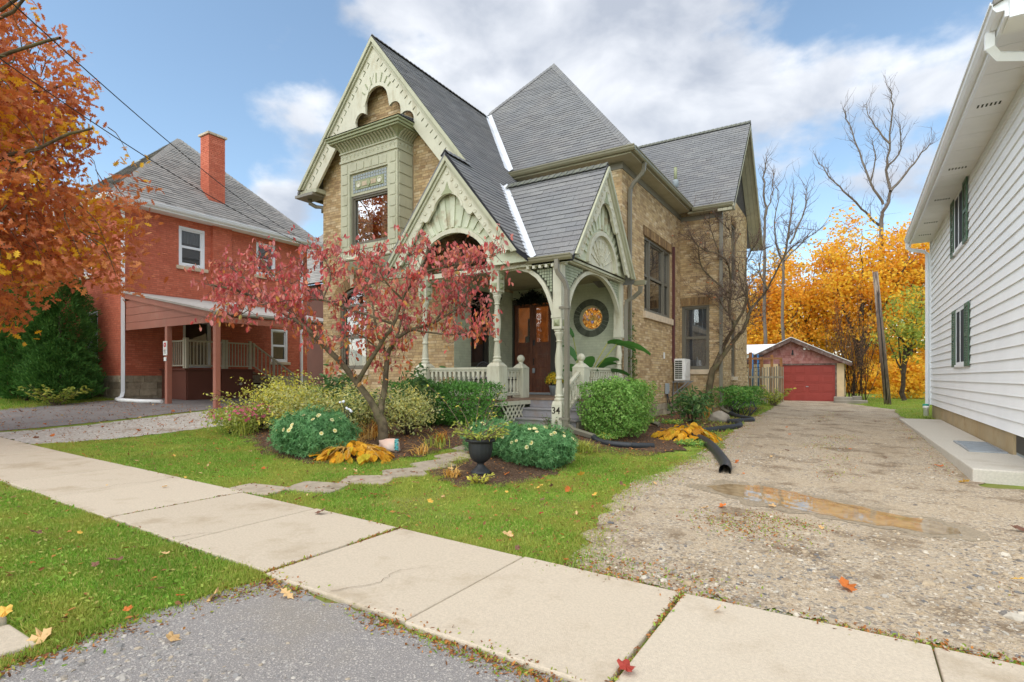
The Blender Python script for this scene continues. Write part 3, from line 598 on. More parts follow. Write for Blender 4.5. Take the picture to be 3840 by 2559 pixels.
for pts in ([(-2.9, 2.4), (-2.75, 2.7), (-2.8, 2.95), (-2.6, 3.2)], [(-7.5, 3.72), (-7.4, 3.4), (-7.55, 3.1), (-7.4, 2.75), (-7.45, 2.4)], [(-4.9, 2.4), (-4.8, 2.62), (-4.6, 2.75)]):
    b = MB(); P = []
    for i in range(len(pts) - 1):
        for k in range(5): P.append(Vector(pts[i]).lerp(Vector(pts[i + 1]), k / 5) + Vector((random.gauss(0, .012), random.gauss(0, .012))))
    vs = [];
    for i, p in enumerate(P):
        z = .022 * max(0, -p.x) * (1 if p.x < -2 else 0) + (0 if p.x < -2 else .022 * (p.x - 2) ** 2 / 8 if p.x < 2 else 0) + .0405; w_ = .002 * (1 - i / len(P)) + .0007; vs += [(p.x - w_, p.y, z), (p.x + w_, p.y, z)]
    b.add(vs, [(2 * i, 2 * i + 1, 2 * i + 3, 2 * i + 2) for i in range(len(P) - 1)]); b.build('crack', K['mulch'], walk, recalc=False)
# curb and lead-walk slab in the lower left corner
cb_ = thing('curb', None, None, (-4.5, .7, .09), kind='structure')
for x0, x1, y0, y1 in ((-4.05, -3.62, .35, 1.12), (-6.5, -4.08, .35, 1.12), (-9, -6.53, .35, 1.12)):
    b = MB(); zt = G((x0 + x1) / 2, .7) + .025; b.add([(x0, y0, zt), (x1 - .1, y0, zt), (x1 + .0, y1, zt), (x0, y1, zt), (x0, y0, zt - .15), (x1 - .1, y0, zt - .15), (x1, y1, zt - .15), (x0, y1, zt - .15)],
        [(0, 1, 2, 3), (0, 4, 5, 1), (1, 5, 6, 2), (2, 6, 7, 3), (3, 7, 4, 0)]); b.build('curb_stone', K['concrete'], cb_, bevel=.012)
# stepping stones
path = thing('stone_path', None, None, (-5.4, 5.5, .2), kind='structure')
STEPS = [(-6.12, 3.98, .62, .40, .2), (-5.62, 4.46, .60, .44, .3), (-5.40, 5.06, .58, .42, .55), (-5.27, 5.62, .52, .42, .9), (-5.24, 6.2, .5, .44, 1.2), (-5.30, 6.78, .5, .42, 1.3), (-5.42, 7.4, .5, .44, 1.4), (-5.6, 8.0, .55, .44, 1.5), (-5.8, 8.6, .6, .46, 1.5), (-5.9, 9.3, .8, .6, 1.55)]
for i, (x, y, a, c, r) in enumerate(STEPS):
    b = MB(); rr = random.Random(i + 40); P = []
    for k in range(12):
        t = 2 * math.pi * k / 12; ex = lambda q: math.copysign(abs(q) ** .34, q)
        px, py = ex(math.cos(t)) * a * .57 * rr.uniform(.94, 1.05), ex(math.sin(t)) * c * .57 * rr.uniform(.94, 1.05)
        P.append((x + px * math.cos(r) - py * math.sin(r), y + px * math.sin(r) + py * math.cos(r)))
    b.prism(P, lambda p, q, d: (p, q, G(p, q) + d), -.05, .02); b.build('flagstone', K['flag'], path, bevel=.01)
# puddle
PUD = [(-1.45, 7.2), (-1.1, 6.98), (-.7, 6.85), (-.3, 6.7), (.1, 6.58), (.5, 6.5), (.72, 6.5), (.85, 6.62), (.85, 6.8), (.74, 6.98), (.6, 7.08), (.3, 7.15), (-.1, 7.35), (-.4, 7.5), (-.75, 7.75), (-1.1, 7.9), (-1.45, 7.75), (-1.65, 7.45)]
wet_c = Vector((-.3, 7.15)); WET = [tuple(wet_c + (Vector(p) - wet_c) * 1.05 + (Vector(p) - wet_c).normalized() * .16) for p in PUD]; sheet('wet_gravel', WET, .0135, K['wet'], .3, .15, 12)
pud_out = outline(PUD, .1, .06, 11); zp = max(G(p[0], p[1]) for p in PUD) * .0 + G(-.2, 7.1) + .018
me = bpy.data.meshes.new('puddle'); PUD = [(p.x, p.y) for p in pud_out]
me.from_pydata([(x, y, G(x, y) + .0155) for x, y in PUD], [], [tuple(range(len(PUD)))]); link('puddle', me, K['water'], kind='structure')
# ---- scattered ground cover (nobody could count it)
def fill(poly, n, seed, exclude=()):
    r = np.random.default_rng(seed); xs = [p[0] for p in poly]; ys = [p[1] for p in poly]; X = r.uniform(min(xs), max(xs), n); Y = r.uniform(min(ys), max(ys), n); ok = inside(poly, X, Y)
    for e in exclude: ok &= ~inside(e, X, Y)
    return X[ok], Y[ok]
BLADE_V = np.array([(-.5, 0, 0), (.5, 0, 0), (.18, .10, .6), (0, .34, 1.)]); BLADE_F = np.array([(0, 1, 2), (0, 2, 3)])
walkpoly = [(-30, SWY0 + .01), (8, SWY0 + .01), (8, SWY1 - .01), (-30, SWY1 - .01)]
stepp = [[(x + (px * math.cos(r) - py * math.sin(r)), y + (px * math.sin(r) + py * math.cos(r))) for px, py in ((-a * .54, -c * .52), (a * .54, -c * .52), (a * .54, c * .52), (-a * .54, c * .52))] for x, y, a, c, r in STEPS]
CURBP = [(-9, .3), (-3.65, .3), (-3.6, 1.14), (-9, 1.14)]
LAWN1 = [(-12.5, 3.72), (-1.9, 3.72), (-2.0, 4.4), (-2.3, 5.2), (-2.5, 6.2), (-2.6, 7.6), (-2.5, 9.3), (-2.6, 9.8), (-5.6, 9.8), (-5.6, 8.8), (-11.6, 8.2), (-11.9, 6.0)]
LAWN0 = [(-14, .4), (-3.5, .4), (-3.55, 1.4), (-3.45, 2.36), (-14, 2.36)]
def smooth_noise(X, Y, s, seed):
    r = np.random.default_rng(seed); k = r.normal(size=(6, 2)) * s; ph = r.uniform(0, 6.28, 6); return sum(np.sin(X * k[i, 0] + Y * k[i, 1] + ph[i]) for i in range(6)) / 6
def strip(n, pts, wdt, seed):
    r = np.random.default_rng(seed); P = np.array(pts, float); L = np.linalg.norm(np.diff(P, axis=0), axis=1); c = np.concatenate([[0], np.cumsum(L)]); t = r.uniform(0, c[-1], n)
    t = t[(np.sin(t * 3.1 + seed) + np.sin(t * 7.3) * .7 + r.normal(0, .6, n)) > -.4]
    X = np.interp(t, c, P[:, 0]) + r.normal(0, wdt, len(t)); Y = np.interp(t, c, P[:, 1]) + r.normal(0, wdt, len(t)); return X, Y
def grass(name, polys_n, m, ex, hgt=(.028, .055), wd=(.004, .008), seed=1):
    Xs, Ys = [], []
    for i, (p, n) in enumerate(polys_n):
        X, Y = fill(p, n, seed + i, ex); Xs.append(X); Ys.append(Y)
    X, Y = np.concatenate(Xs), np.concatenate(Ys); r = np.random.default_rng(seed + 50)
    if seed == 20:
        for n_, pts, wd_ in ((14000, [(-1.9, 3.8), (-2.0, 4.3), (-2.35, 5.2), (-2.6, 6.4), (-2.55, 7.6), (-2.5, 8.8), (-2.3, 9.8)], .16), (5000, [(-11, 6.9), (-10, 6.3), (-8.9, 5.8), (-7.8, 5.4), (-6.8, 5.45), (-6.0, 6.0), (-5.7, 7.0)], .07), (5000, [(-5.2, 7.5), (-4.95, 5.8), (-4.4, 5.55), (-3.9, 5.75), (-3.7, 6.4), (-3.75, 8)], .07), (3500, [(-3.6, 2.36), (-3.6, 1.3), (-3.55, .9)], .06), (3000, [(-9, SWY0 - .01), (-3.5, SWY0 - .01)], .025), (4000, [(-12, SWY1 + .01), (-2, SWY1 + .01)], .03)):
            a_, b_ = strip(n_, pts, wd_, n_); X, Y = np.concatenate([X, a_]), np.concatenate([Y, b_])
    edge = smooth_noise(X, Y, 2.2, seed); keep = r.random(len(X)) < np.clip(.85 + edge * .8, .2, 1); X, Y = X[keep], Y[keep]; N = len(X)
    tilt = r.normal(0, .42, (N, 2)); nr = np.stack([tilt[:, 0], tilt[:, 1], np.ones(N)], 1)
    h_ = r.uniform(*hgt, N) * (1 + .3 * smooth_noise(X, Y, 3., seed + 3)); s = np.stack([r.uniform(*wd, N), h_ , h_], 1)
    return scatter(name, BLADE_V, BLADE_F, np.stack([X, Y, Gv(X, Y) - .004], 1), rots(nr), s, m, kind='stuff')
ex_ = [walkpoly, BED, BED2, DRIVE, GSTRIP] + stepp
near0 = [(-8, .9), (-3.4, .9), (-3.3, 2.38), (-8, 2.38)]
tag(grass('grass', [(LAWN1, 270000), (LAWN0, 30000), (near0, 70000)], K['grassblade'], ex_ + [CURBP, APRON], seed=20), 'short green grass of the front lawn and the verge', 'grass')
# tufts along the rear side of the drive and by the far lawn
tag(grass('grass', [([(-3.6, 12), (-2.4, 12), (-2.6, 30), (-4.2, 30)], 8000), ([(1.0, 21), (6, 24.5), (6, 40), (-.2, 40), (.3, 31)], 26000), ([(-24, 4.2), (-20.8, 4.2), (-21, 8.6), (-30, 8.6), (-30, 4.2)], 26000)], K['grassblade'], [DRIVE], (.04, .11), (.008, .016), 33), 'grass strips beside the drive and beyond it', 'grass')
# moss and weedy litter along slab edges and drive edges
edges = [strip(6000, [(-1.9, SWY1 + .04), (6, SWY1 + .07)], .05, 1), strip(7000, [(-3.5, SWY0 - .05), (2, SWY0 - .06)], .05, 2), strip(1500, [(-3.56, SWY0 - .05), (-3.56, SWY1)], .014, 3), strip(500, [(-.98, SWY0), (-.98, SWY1)], .012, 4), strip(300, [(-6.02, SWY0), (-6.02, SWY1)], .012, 6),
         strip(9000, [(-2.0, 4.2), (-2.3, 5.2), (-2.5, 6.4), (-2.45, 8.6), (-2.2, 10.8), (-2.5, 13), (-2.75, 20)], .2, 5), strip(700, [(-9, 2.36), (-3.5, 2.36)], .03, 8), strip(900, [(-9, SWY1), (-3.5, SWY1)], .03, 9), strip(2600, [(-3.4, 2.3), (-3.55, 1.2), (-3.5, .9)], .08, 10),
         strip(1500, [(1.2, 10), (1.1, 16), (1.1, 22)], .12, 12), strip(1500, [(-1.3, 5.9), (-.5, 5.5)], .2, 13), strip(900, [(-1.0, 6.3), (-.3, 6.1)], .12, 18), strip(1300, [(-2.0, 4.0), (-.6, 4.0)], .16, 19), strip(1100, [(-.6, 12), (-.2, 14.6)], .2, 14), strip(900, [(-.9, 19), (-.6, 24)], .2, 15), strip(700, [(-.3, 9), (-.2, 11.5)], .2, 20), strip(1500, [(1.1, 4.9), (2.3, 4.6)], .2, 16), strip(1400, [(1.7, 5.7), (3, 6.4)], .2, 17)]
X = np.concatenate([e[0] for e in edges]); Y = np.concatenate([e[1] for e in edges]); N = len(X)
zadd = np.where((Y > SWY0) & (Y < SWY1), .03, .012)
half = RNG.random(N) < .6
tag(scatter('leaf_litter', LEAF_V, LEAF_F, np.stack([X, Y, Gv(X, Y) + zadd], 1)[half], rots(RNG.normal(0, .5, (half.sum(), 3)) + np.array([0, 0, 1.])), RNG.uniform(.012, .035, half.sum()), K['fallenbits'], kind='stuff'), 'crumbled leaf litter along the slab and drive edges', 'leaf litter')
tag(scatter('weeds', LEAF_V, LEAF_F, np.stack([X, Y, Gv(X, Y) + zadd], 1)[~half], rots(RNG.normal(0, 1., ((~half).sum(), 3)) + np.array([0, 0, .6])), RNG.uniform(.012, .03, (~half).sum()), K['grassblade'], kind='stuff'), 'small weeds and moss along the slab and drive edges', 'weeds')
# litter over lawn and beds
X, Y = fill(LAWN1 , 3800, 61, [walkpoly]); X2, Y2 = fill(BED3, 4200, 62); X3, Y3 = fill(BED, 3400, 63); X4, Y4 = fill([(-22, 4), (-12, 4), (-12, 8.8), (-22, 8.8)], 2600, 64); X5, Y5 = fill(LAWN0, 700, 65, [CURBP])
X = np.concatenate([X, X2, X3, X4, X5]); Y = np.concatenate([Y, Y2, Y3, Y4, Y5]); N = len(X)
XW_, YW_ = np.concatenate([fill(near0, 2600, 66, [CURBP, APRON, walkpoly])[0], fill(LAWN1, 7000, 67, ex_)[0]]), np.concatenate([fill(near0, 2600, 66, [CURBP, APRON, walkpoly])[1], fill(LAWN1, 7000, 67, ex_)[1]]); NW = len(XW_)
tag(scatter('clover', LEAF_V, LEAF_F, np.stack([XW_, YW_, Gv(XW_, YW_) + .03], 1), rots(RNG.normal(0, .45, (NW, 3)) + np.array([0, 0, 1.])), RNG.uniform(.018, .045, NW), K['grassblade'], kind='stuff'), 'broad leaved clover and weeds in the lawns', 'weeds')
tag(scatter('leaf_litter', LEAF_V, LEAF_F, np.stack([X, Y, Gv(X, Y) + .03], 1), rots(RNG.normal(0, .35, (N, 3)) + np.array([0, 0, 1.])), RNG.uniform(.02, .055, N), K['fallenbits'], kind='stuff'), 'small dry leaf fragments spread over lawn and beds', 'leaf litter')
OCT_V = np.array([(.5, 0, 0), (0, .5, 0), (-.5, 0, 0), (0, -.5, 0), (.22, .22, .42), (-.22, .22, .42), (-.22, -.22, .42), (.22, -.22, .42)]); OCT_F = np.array([(0, 1, 5, 4), (1, 2, 6, 5), (2, 3, 7, 6), (3, 0, 4, 7), (4, 5, 6, 7)])
def stones(name, polys, m, size, ex, seed, label, cat):
    Xs, Ys, Ss = [], [], []
    for i, (p, n, k) in enumerate(polys):
        X, Y = fill(p, n, seed + i, ex); dn = smooth_noise(X, Y, 1.6, seed + 9); r = np.random.default_rng(seed + 99 + i); keep = r.random(len(X)) < np.clip(.34 + dn * 2.3, .03, 1); X, Y = X[keep], Y[keep]
        Xs.append(X); Ys.append(Y); Ss.append(np.exp(r.normal(math.log(size * k), .48, len(X))))
    X, Y, s = map(np.concatenate, (Xs, Ys, Ss)); N = len(X); r = np.random.default_rng(seed + 7)
    sc = np.stack([s * r.uniform(.8, 1.5, N), s * r.uniform(.7, 1.1, N), s * r.uniform(.4, .75, N)], 1)
    tag(scatter(name, OCT_V, OCT_F, np.stack([X, Y, Gv(X, Y) + .006], 1), rots(r.normal(0, .18, (N, 3)) + np.array([0, 0, 1.])), sc, m, kind='stuff'), label, cat)
stones('gravel', [([(-1.9, 3.8), (6, 3.8), (6, 6.4), (-2.4, 6.4)], 70000, 1.), ([(-2.5, 6.2), (1.4, 6.2), (1.4, 11), (-2.4, 11)], 30000, .9), ([(-2.6, 11), (1.3, 11), (1.3, 20), (-2.7, 20)], 14000, .95)], K['pebble'], .017, [PUD], 70, 'loose rounded gravel lying on the driveway', 'gravel')
stones('gravel', [([(-3.5, .9), (1.2, .9), (1.2, 2.3), (-3.5, 2.3)], 34000, 1.)], K['chipstone'], .0125, [walkpoly, CURBP], 80, 'exposed stone chips in the worn asphalt apron', 'stone chips')
stones('mulch', [(BED, 9000, 1.), (BED2, 4200, 1.), (BED3, 9000, 1.1)], K['chip'], .022, stepp, 90, 'bark mulch chips over the planting beds', 'mulch')
# ------------------------------------------------------------------ the yellow brick house
XW, YW, YV, Y0, YR, XR = -5.25, 13.9, 10.72, 11.05, 19.67, -3.92        # side wall, main front, gable verge, wing front, rear wing front, rear wing side
WX0, WX1 = -13.65, -8.65
RX, RZ, SR, SLF = -11.18, 10.82, 1.27, 1.17                                # wing ridge and its two slopes
house = thing('brick_house', 'yellow brick house with steep slate grey roofs, sage green gables and an open corner porch', 'house', (-9.5, 15, .3))
H = house
def hp(name, b, m, par=None, kind=None, bevel=0., **k): return b.build(name, K[m], par or H, kind, bevel, **k)
XA, YA = Vector((1, 0, 0)), Vector((0, 1, 0))
GB, GS = [], []                                                            # brick and shingle groups
def bwall(name, P0, u, n, L, Hh, holes, top=None, br='brick', mo='mortar', soft=()):
    kw = dict(proud=.004, jitter=.001, jt=.007) if br == 'paintbrick' else {}
    w_ = wall_sheet(name, P0, u, n, L, Hh, holes, K[mo], H, top)
    pc = Pieces(w_, 'brick', 'brick_courses', K[br], 'brick'); bricks(pc, P0, u, n, L, Hh, list(holes) + list(soft), top, **kw); GB.append(pc); return w_
wing_top = lambda a: min(RZ - .12 - SR * (WX0 + a - RX), RZ - .12 - SLF * (RX - WX0 - a)) - .35
AW = (-12.9, -11.78, 1.72, 3.72)                                           # arched window in the wing front
w1 = bwall('front_wall', (WX0, Y0, .35), XA, -YA, WX1 - WX0, 10.4, [(AW[0] - WX0, AW[1] - WX0, AW[2] - .35, 4.1 - .35)], wing_top, soft=[(-12.2 - WX0, -10.0 - WX0, 4.3, 7.55)])
w2 = bwall('porch_side_wall', (WX1, Y0, .95), YA, XA, YW - Y0, 3.1, [(.72, 1.62, .83, 2.92)], br='paintbrick', mo='paintmortar')
bwall('wing_side_wall', (WX1, Y0, 4.0), YA, XA, YW - Y0, 3.5, [])
RWC = (-6.13, 3.12)                                                        # round window centre
w3 = bwall('porch_back_wall', (WX1, YW, .95), XA, -YA, XW - WX1, 3.15, [(-8.74 - WX1, -7.22 - WX1, .02, 2.8), (RWC[0] - .33 - WX1, RWC[0] + .33 - WX1, RWC[1] - .33 - .95, RWC[1] + .33 - .95)], br='paintbrick', mo='paintmortar')
bwall('main_front_wall', (WX1, YW, 4.1), XA, -YA, XW - WX1, 3.3, [])
SWN = (15.72, 18.45, 3.44, 5.68)
w4 = bwall('side_wall', (XW, YW, .1), YA, XA, YR - YW, 7.3, [(SWN[0] - YW, SWN[1] - YW, SWN[2] - .1, SWN[3] - .1)], soft=[(SWN[0] - .1 - YW, SWN[1] + .14 - YW, SWN[3] - .12, 5.95 - .1), (0, 6, 0, .55)])
RFN = (-5.2, -4.26, 1.77, 4.0)
w5 = bwall('rear_front_wall', (XW, YR, .1), XA, -YA, XR - XW, 7.25, [(RFN[0] - XW, RFN[1] - XW, RFN[2] - .1, RFN[3] - .1)], soft=[(0, 1.1, RFN[3] - .12, 4.28 - .1)])
rear_top = lambda a: 11.3 - 1.176 * abs(22.65 - (YR + a)) - .1 - .1
RRL, RRU = (21.75, 22.58, 1.52, 3.68), (21.75, 22.66, 5.12, 7.3)
w6 = bwall('rear_side_wall', (XR, YR, .1), YA, XA, 5.55, 8.2, [(q[0] - YR, q[1] - YR, q[2] - .1, q[3] - .1) for q in (RRL, RRU)], rear_top)
b = MB()
for x0, x1, y0, y1, zt in ((WX0 + .02, XW - .2, YW + .45, 25.1, 7.3), (WX0 + .02, WX1 - .2, Y0 + .5, YW + .5, 7.3), (XW - .3, XR - .25, YR + .4, 25.1, 7.2)): b.box(x0, x1, y0, y1, .2, zt)
hp('inner_core', b, 'room')
b = MB(); b.box(WX0, WX0 + .02, Y0 + .002, 22.5, .3, 7.3); b.box(WX0, XR, 25.2, 25.22, .2, 7.3); b.box(WX0, WX0 + .02, 22.5, 25.2, .2, 7.3); hp('hidden_walls', b, 'brick')
# stone courses of the foundation
def stonework(par, P0, u, n, L, rows, hh, seed):
    r = random.Random(seed); P0, u, n = Vector(P0), Vector(u), Vector(n)
    for k in range(rows):
        a = -r.random() * .2
        while a < L:
            l = r.uniform(.28, .62); s0, s1 = max(a, 0), min(a + l, L)
            if s1 - s0 > .08:
                c = P0 + u * ((s0 + s1) / 2) + Vector((0, 0, (k + .5) * hh)); M4 = frame4(u, -n, (0, 0, 1), c, s1 - s0 - .015, r.uniform(.02, .045), hh - .015)
                key = ('stone', 'stone')
                if key not in TMESH: TMESH[key] = bulk_mesh('foundation_stone', BRICK_V, BRICK_F); TMESH[key].materials.append(K['stone'])
                inst('foundation_stone', TMESH[key], K['stone'], par, None, mat4=M4.tolist())
            a += l
stonework(w4, (XW, YW + .1, .06), YA, XA, 5.6, 3, .2, 1); stonework(w6, (XR, YR, .06), YA, XA, 5.5, 3, .19, 2); stonework(w5, (XW + .02, YR, .06), XA, -YA, 1.25, 3, .19, 3); stonework(w1, (WX0, Y0, .3), XA, -YA, 4.9, 3, .24, 4)
# soldier-course lintels
def soldiers(par, P0, u, n, L, hh, rise=0.):
    P0, u, n = Vector(P0), Vector(u), Vector(n); k = int(L / .078); me = MB()
    key = ('soldier', 'soldier')
    if key not in TMESH: TMESH[key] = bulk_mesh('lintel_brick', BRICK_V, BRICK_F); TMESH[key].materials.append(K['soldier'])
    for i in range(k):
        t = (i + .5) / k - .5; tilt = t * .5 if rise else 0; zz = Vector((0, 0, 1)) * math.cos(tilt) + u * math.sin(tilt); uu = u * math.cos(tilt) - Vector((0, 0, 1)) * math.sin(tilt)
        c = P0 + u * (L * (t + .5)) + Vector((0, 0, hh / 2 + rise * (1 - 4 * t * t))); inst('lintel_brick', TMESH[key], K['soldier'], par, None, mat4=frame4(uu, -n, zz, c, .066, .028, hh).tolist())
    b = MB(); q = [P0 + n * .008 + Vector((0, 0, -.0)), P0 + n * .008 + u * L, P0 + n * .008 + u * L + Vector((0, 0, hh + rise * .2)), P0 + n * .008 + Vector((0, 0, hh + rise * .2))]; b.add(q, [(0, 1, 2, 3)]); b.build('lintel_mortar', K['mortar'], par, recalc=False)
soldiers(w4, (XW, SWN[0] - .08, SWN[3] + .0), YA, XA, SWN[1] - SWN[0] + .2, .27); soldiers(w5, (XW + .02, YR, RFN[3]), XA, -YA, 1.08, .26, .03)
soldiers(w6, (XR, RRL[0] - .05, RRL[3]), YA, XA, .95, .25); soldiers(w6, (XR, RRU[0] - .05, RRU[3]), YA, XA, .95, .22)
# ---- windows: frame, sashes, panes, curtains, sill
def window(P0, u, n, L, Hh, m='frame', bars=(), mids=.5, rec=.09, fw=.075, curtain=None, glass='glass', sill=None, screen=False, label=None):
    P0, u, n = Vector(P0), Vector(u), Vector(n); z = Vector((0, 0, 1)); pt = lambda a, c, d: P0 + u * a + z * c - n * d
    def barb(b, a0, a1, c0, c1, d0, d1):
        b.add([pt(a0, c0, d0), pt(a1, c0, d0), pt(a1, c1, d0), pt(a0, c1, d0), pt(a0, c0, d1), pt(a1, c0, d1), pt(a1, c1, d1), pt(a0, c1, d1)], [(0, 1, 2, 3), (4, 7, 6, 5), (0, 4, 5, 1), (1, 5, 6, 2), (2, 6, 7, 3), (3, 7, 4, 0)])
    b = MB(); d0, d1 = rec - .05, rec + .06
    barb(b, 0, fw, 0, Hh, d0, d1); barb(b, L - fw, L, 0, Hh, d0, d1); barb(b, fw, L - fw, 0, fw, d0, d1); barb(b, fw, L - fw, Hh - fw, Hh, d0, d1)
    for c in bars: barb(b, c - .05, c + .05, fw, Hh - fw, d0 + .002, d1)
    wo = b.build('window', K[m], H)
    if label: wo['label'] = label
    edges = [fw] + [q for c in bars for q in (c - .05, c + .05)] + [L - fw]
    for i in range(0, len(edges), 2):
        a0, a1 = edges[i], edges[i + 1]; s = MB(); sw = .045; mid = Hh * mids
        for c0, c1, dd in ((fw, mid, rec), (mid, Hh - fw, rec + .025)) if mids else ((fw, Hh - fw, rec),):
            barb(s, a0, a0 + sw, c0, c1, dd - .02, dd + .02); barb(s, a1 - sw, a1, c0, c1, dd - .02, dd + .02); barb(s, a0 + sw, a1 - sw, c0, c0 + sw, dd - .02, dd + .02); barb(s, a0 + sw, a1 - sw, c1 - sw, c1, dd - .02, dd + .02)
        s.build('sash', K[m], wo)
        g = MB(); g.add([pt(a0, fw, rec + .03), pt(a1, fw, rec + .03), pt(a1, Hh - fw, rec + .03), pt(a0, Hh - fw, rec + .03)], [(0, 1, 2, 3)]); g.build('pane', K[glass], wo, recalc=False)
        if curtain:
            kind, spans_ = curtain
            for c0, c1, f0, f1 in spans_:
                cb = MB(); nn = 28; vs = []
                for k in range(nn + 1):
                    a = a0 + (a1 - a0) * (c0 + (c1 - c0) * k / nn); dd = rec + .10 + .022 * math.sin(k * 1.7) + .01 * math.sin(k * .9)
                    vs += [pt(a, fw + (Hh - 2 * fw) * f0, dd), pt(a, fw + (Hh - 2 * fw) * f1, dd)]
                cb.add(vs, [(2 * k, 2 * k + 2, 2 * k + 3, 2 * k + 1) for k in range(nn)], True); cb.build('curtain', K[kind], wo, recalc=False)
    r_ = MB(); barb(r_, 0, L, 0, Hh, rec + .32, rec + .36); r_.build('dark_interior', K['room'], wo)
    if sill:
        sb = MB(); barb(sb, -.1, L + .1, -sill, 0, -.08, .12); sb.build('sill', K['sill'], wo, bevel=.01)
    return wo
window((XW, SWN[0], SWN[2]), YA, XA, SWN[1] - SWN[0], SWN[3] - SWN[2], bars=(.62, 2.1), mids=.5, curtain=('lace', [(0, 1, .45, 1)]), sill=.2)
window((RFN[0], YR, RFN[2]), XA, -YA, RFN[1] - RFN[0], RFN[3] - RFN[2], curtain=('lace', [(0, 1, 0, 1)]), sill=.17)
window((XR, RRL[0], RRL[2]), YA, XA, RRL[1] - RRL[0], RRL[3] - RRL[2], sill=.14)
window((XR, RRU[0], RRU[2]), YA, XA, RRU[1] - RRU[0], RRU[3] - RRU[2], sill=.14)
window((WX1, Y0 + .72, 1.78), YA, XA, .9, 2.09, m='framedark', sill=None, curtain=('lace', [(0, .3, 0, 1)]))
aw = window((AW[0], Y0, AW[2]), XA, -YA, AW[1] - AW[0], AW[3] - AW[2] - .1, curtain=('curtain', [(0, .34, 0, 1), (.66, 1, 0, 1)]), sill=.16)
acx, arz, ar = (AW[0] + AW[1]) / 2, AW[3] - .1, (AW[1] - AW[0]) / 2 
b = MB(); arc = [(acx + (ar - .0) * math.cos(t), arz + ar * .8 * math.sin(t)) for t in np.linspace(0, math.pi, 17)]; ia = [(acx + (ar - .09) * math.cos(t), arz + .02 + (ar * .8 - .09) * math.sin(t)) for t in np.linspace(math.pi, 0, 17)]
b.prism(arc + ia, lambda p, q, d: (p, Y0 + d, q), .03, .14); b.build('arch_frame', K['frame'], aw)
b = MB(); b.add([(p, Y0 + .12, q) for p, q in arc], [tuple(range(len(arc)))]); b.build('fanlight', K['glass'], aw, recalc=False)
b = MB(); b.add([(p, Y0 + .4, q) for p, q in arc], [tuple(range(len(arc)))]); b.build('dark_interior', K['room'], aw, recalc=False)
for i in range(15):                                                        # voussoirs and keystone of the arch
    t0, t1 = math.pi * i / 15 + .012, math.pi * (i + 1) / 15 - .012; r0, r1 = ar + .0, ar + .36; ky = i == 7
    if ky: r1 += .08
    sc_ = .85; P = [(acx + r0 * math.cos(t0), arz + r0 * sc_ * math.sin(t0)), (acx + r1 * math.cos(t0), arz + r1 * sc_ * math.sin(t0)), (acx + r1 * math.cos(t1), arz + r1 * sc_ * math.sin(t1)), (acx + r0 * math.cos(t1), arz + r0 * sc_ * math.sin(t1))]
    b = MB(); b.prism(P, lambda p, q, d: (p, Y0 + d, q), -.06 if ky else -.02, .05); b.build('keystone' if ky else 'arch_brick', K['sill' if ky else 'soldier'], w1)
# ---- roofs
wz = lambda x: RZ - SR * (x - RX)
roofA = [(-5.95, 9.72), (-5.81, 10.1), (-7.72, 11.93), (-5.85, 13.75), (-8.5, 13.86), (-8.53, 13.5), (RX, 16.26), (RX, YV - .06), (-7.87, YV - .06), (-7.87, 9.72)]
roofA = [(x, y, wz(x)) for x, y in roofA]
roofB = [(-8.53, 13.46, 7.4), (-4.81, 13.46, 7.4), (-9.52, 18.19, 13.17), (-11.45, 16.26, 10.82), (RX, 16.26, 10.82)]
roofC = [(-4.72, 19.27, 7.3), (-3.38, 19.27, 7.3), (-3.38, 22.68, 11.3), (-7.99, 22.68, 11.3)]
SGA, SGZ, SGX, SGS = 11.93, 6.42, -4.84, 1.326                             # porch side gable: ridge y and z, verge x, slope
roofD = [(-5.81, 10.08, SGZ - SGS * 1.85), (SGX, 10.08, SGZ - SGS * 1.85), (SGX, SGA, SGZ), (-7.72, SGA, SGZ)]
th = .10
for nm, poly, ex, mm in (('wing_roof', roofA, .14, 'shingle'), ('hip_roof', roofB, .14, 'shingle'), ('rear_roof', roofC, .15, 'shingle'), ('porch_roof', roofD, .16, 'shingle')):
    s = slab(poly, th, nm, K['underroof'], H); pc = Pieces(s, 'shingle', 'shingle_courses', K[mm], 'shingle')
    pp = poly if nm != 'wing_roof' else [poly[0]] + poly[1:]
    if nm == 'wing_roof':                                                  # its eave runs along y at the foot of the slope
        pp = [Vector(p) for p in poly]; pp = [Vector(poly[-1])] + [Vector(p) for p in poly[:-1]]
    shingles(pc, pp, ex, .33 if nm != 'porch_roof' else .36, .016); GS.append(pc)
slab([(-7.87, 9.72, wz(-7.87)), (-7.87, 11.05, wz(-7.87)), (-9.82, 11.05, 4.14), (-9.82, 9.72, 4.14)], th, 'porch_left_roof', K['shingle'], H)
slab([(RX, YV - .06, RZ), (RX, 16.3, RZ), (-14.36, 16.3, RZ - SLF * 3.18), (-14.36, YV - .06, RZ - SLF * 3.18)], th, 'wing_left_roof', K['shingle'], H)
slab([(-4.81, 13.46, 7.4), (-4.81, 19.3, 7.4), (-4.81, 22.9, 7.4), (-9.52, 18.19, 13.17)], th, 'hip_right_roof', K['shingle'], H)
slab([(-9.52, 18.19, 13.17), (-4.81, 22.9, 7.4), (-14.2, 22.9, 7.4)], th, 'hip_back_roof', K['shingle'], H)
slab([(-9.52, 18.19, 13.17), (-14.2, 22.9, 7.4), (-14.2, 13.5, 7.4), (-11.45, 16.26, 10.82)], th, 'hip_left_roof', K['shingle'], H)
slab([(-3.38, 22.68, 11.3), (-7.99, 22.68, 11.3), (-7.99, 26.1, 7.28), (-3.38, 26.1, 7.28)], th, 'rear_back_roof', K['shingle'], H)
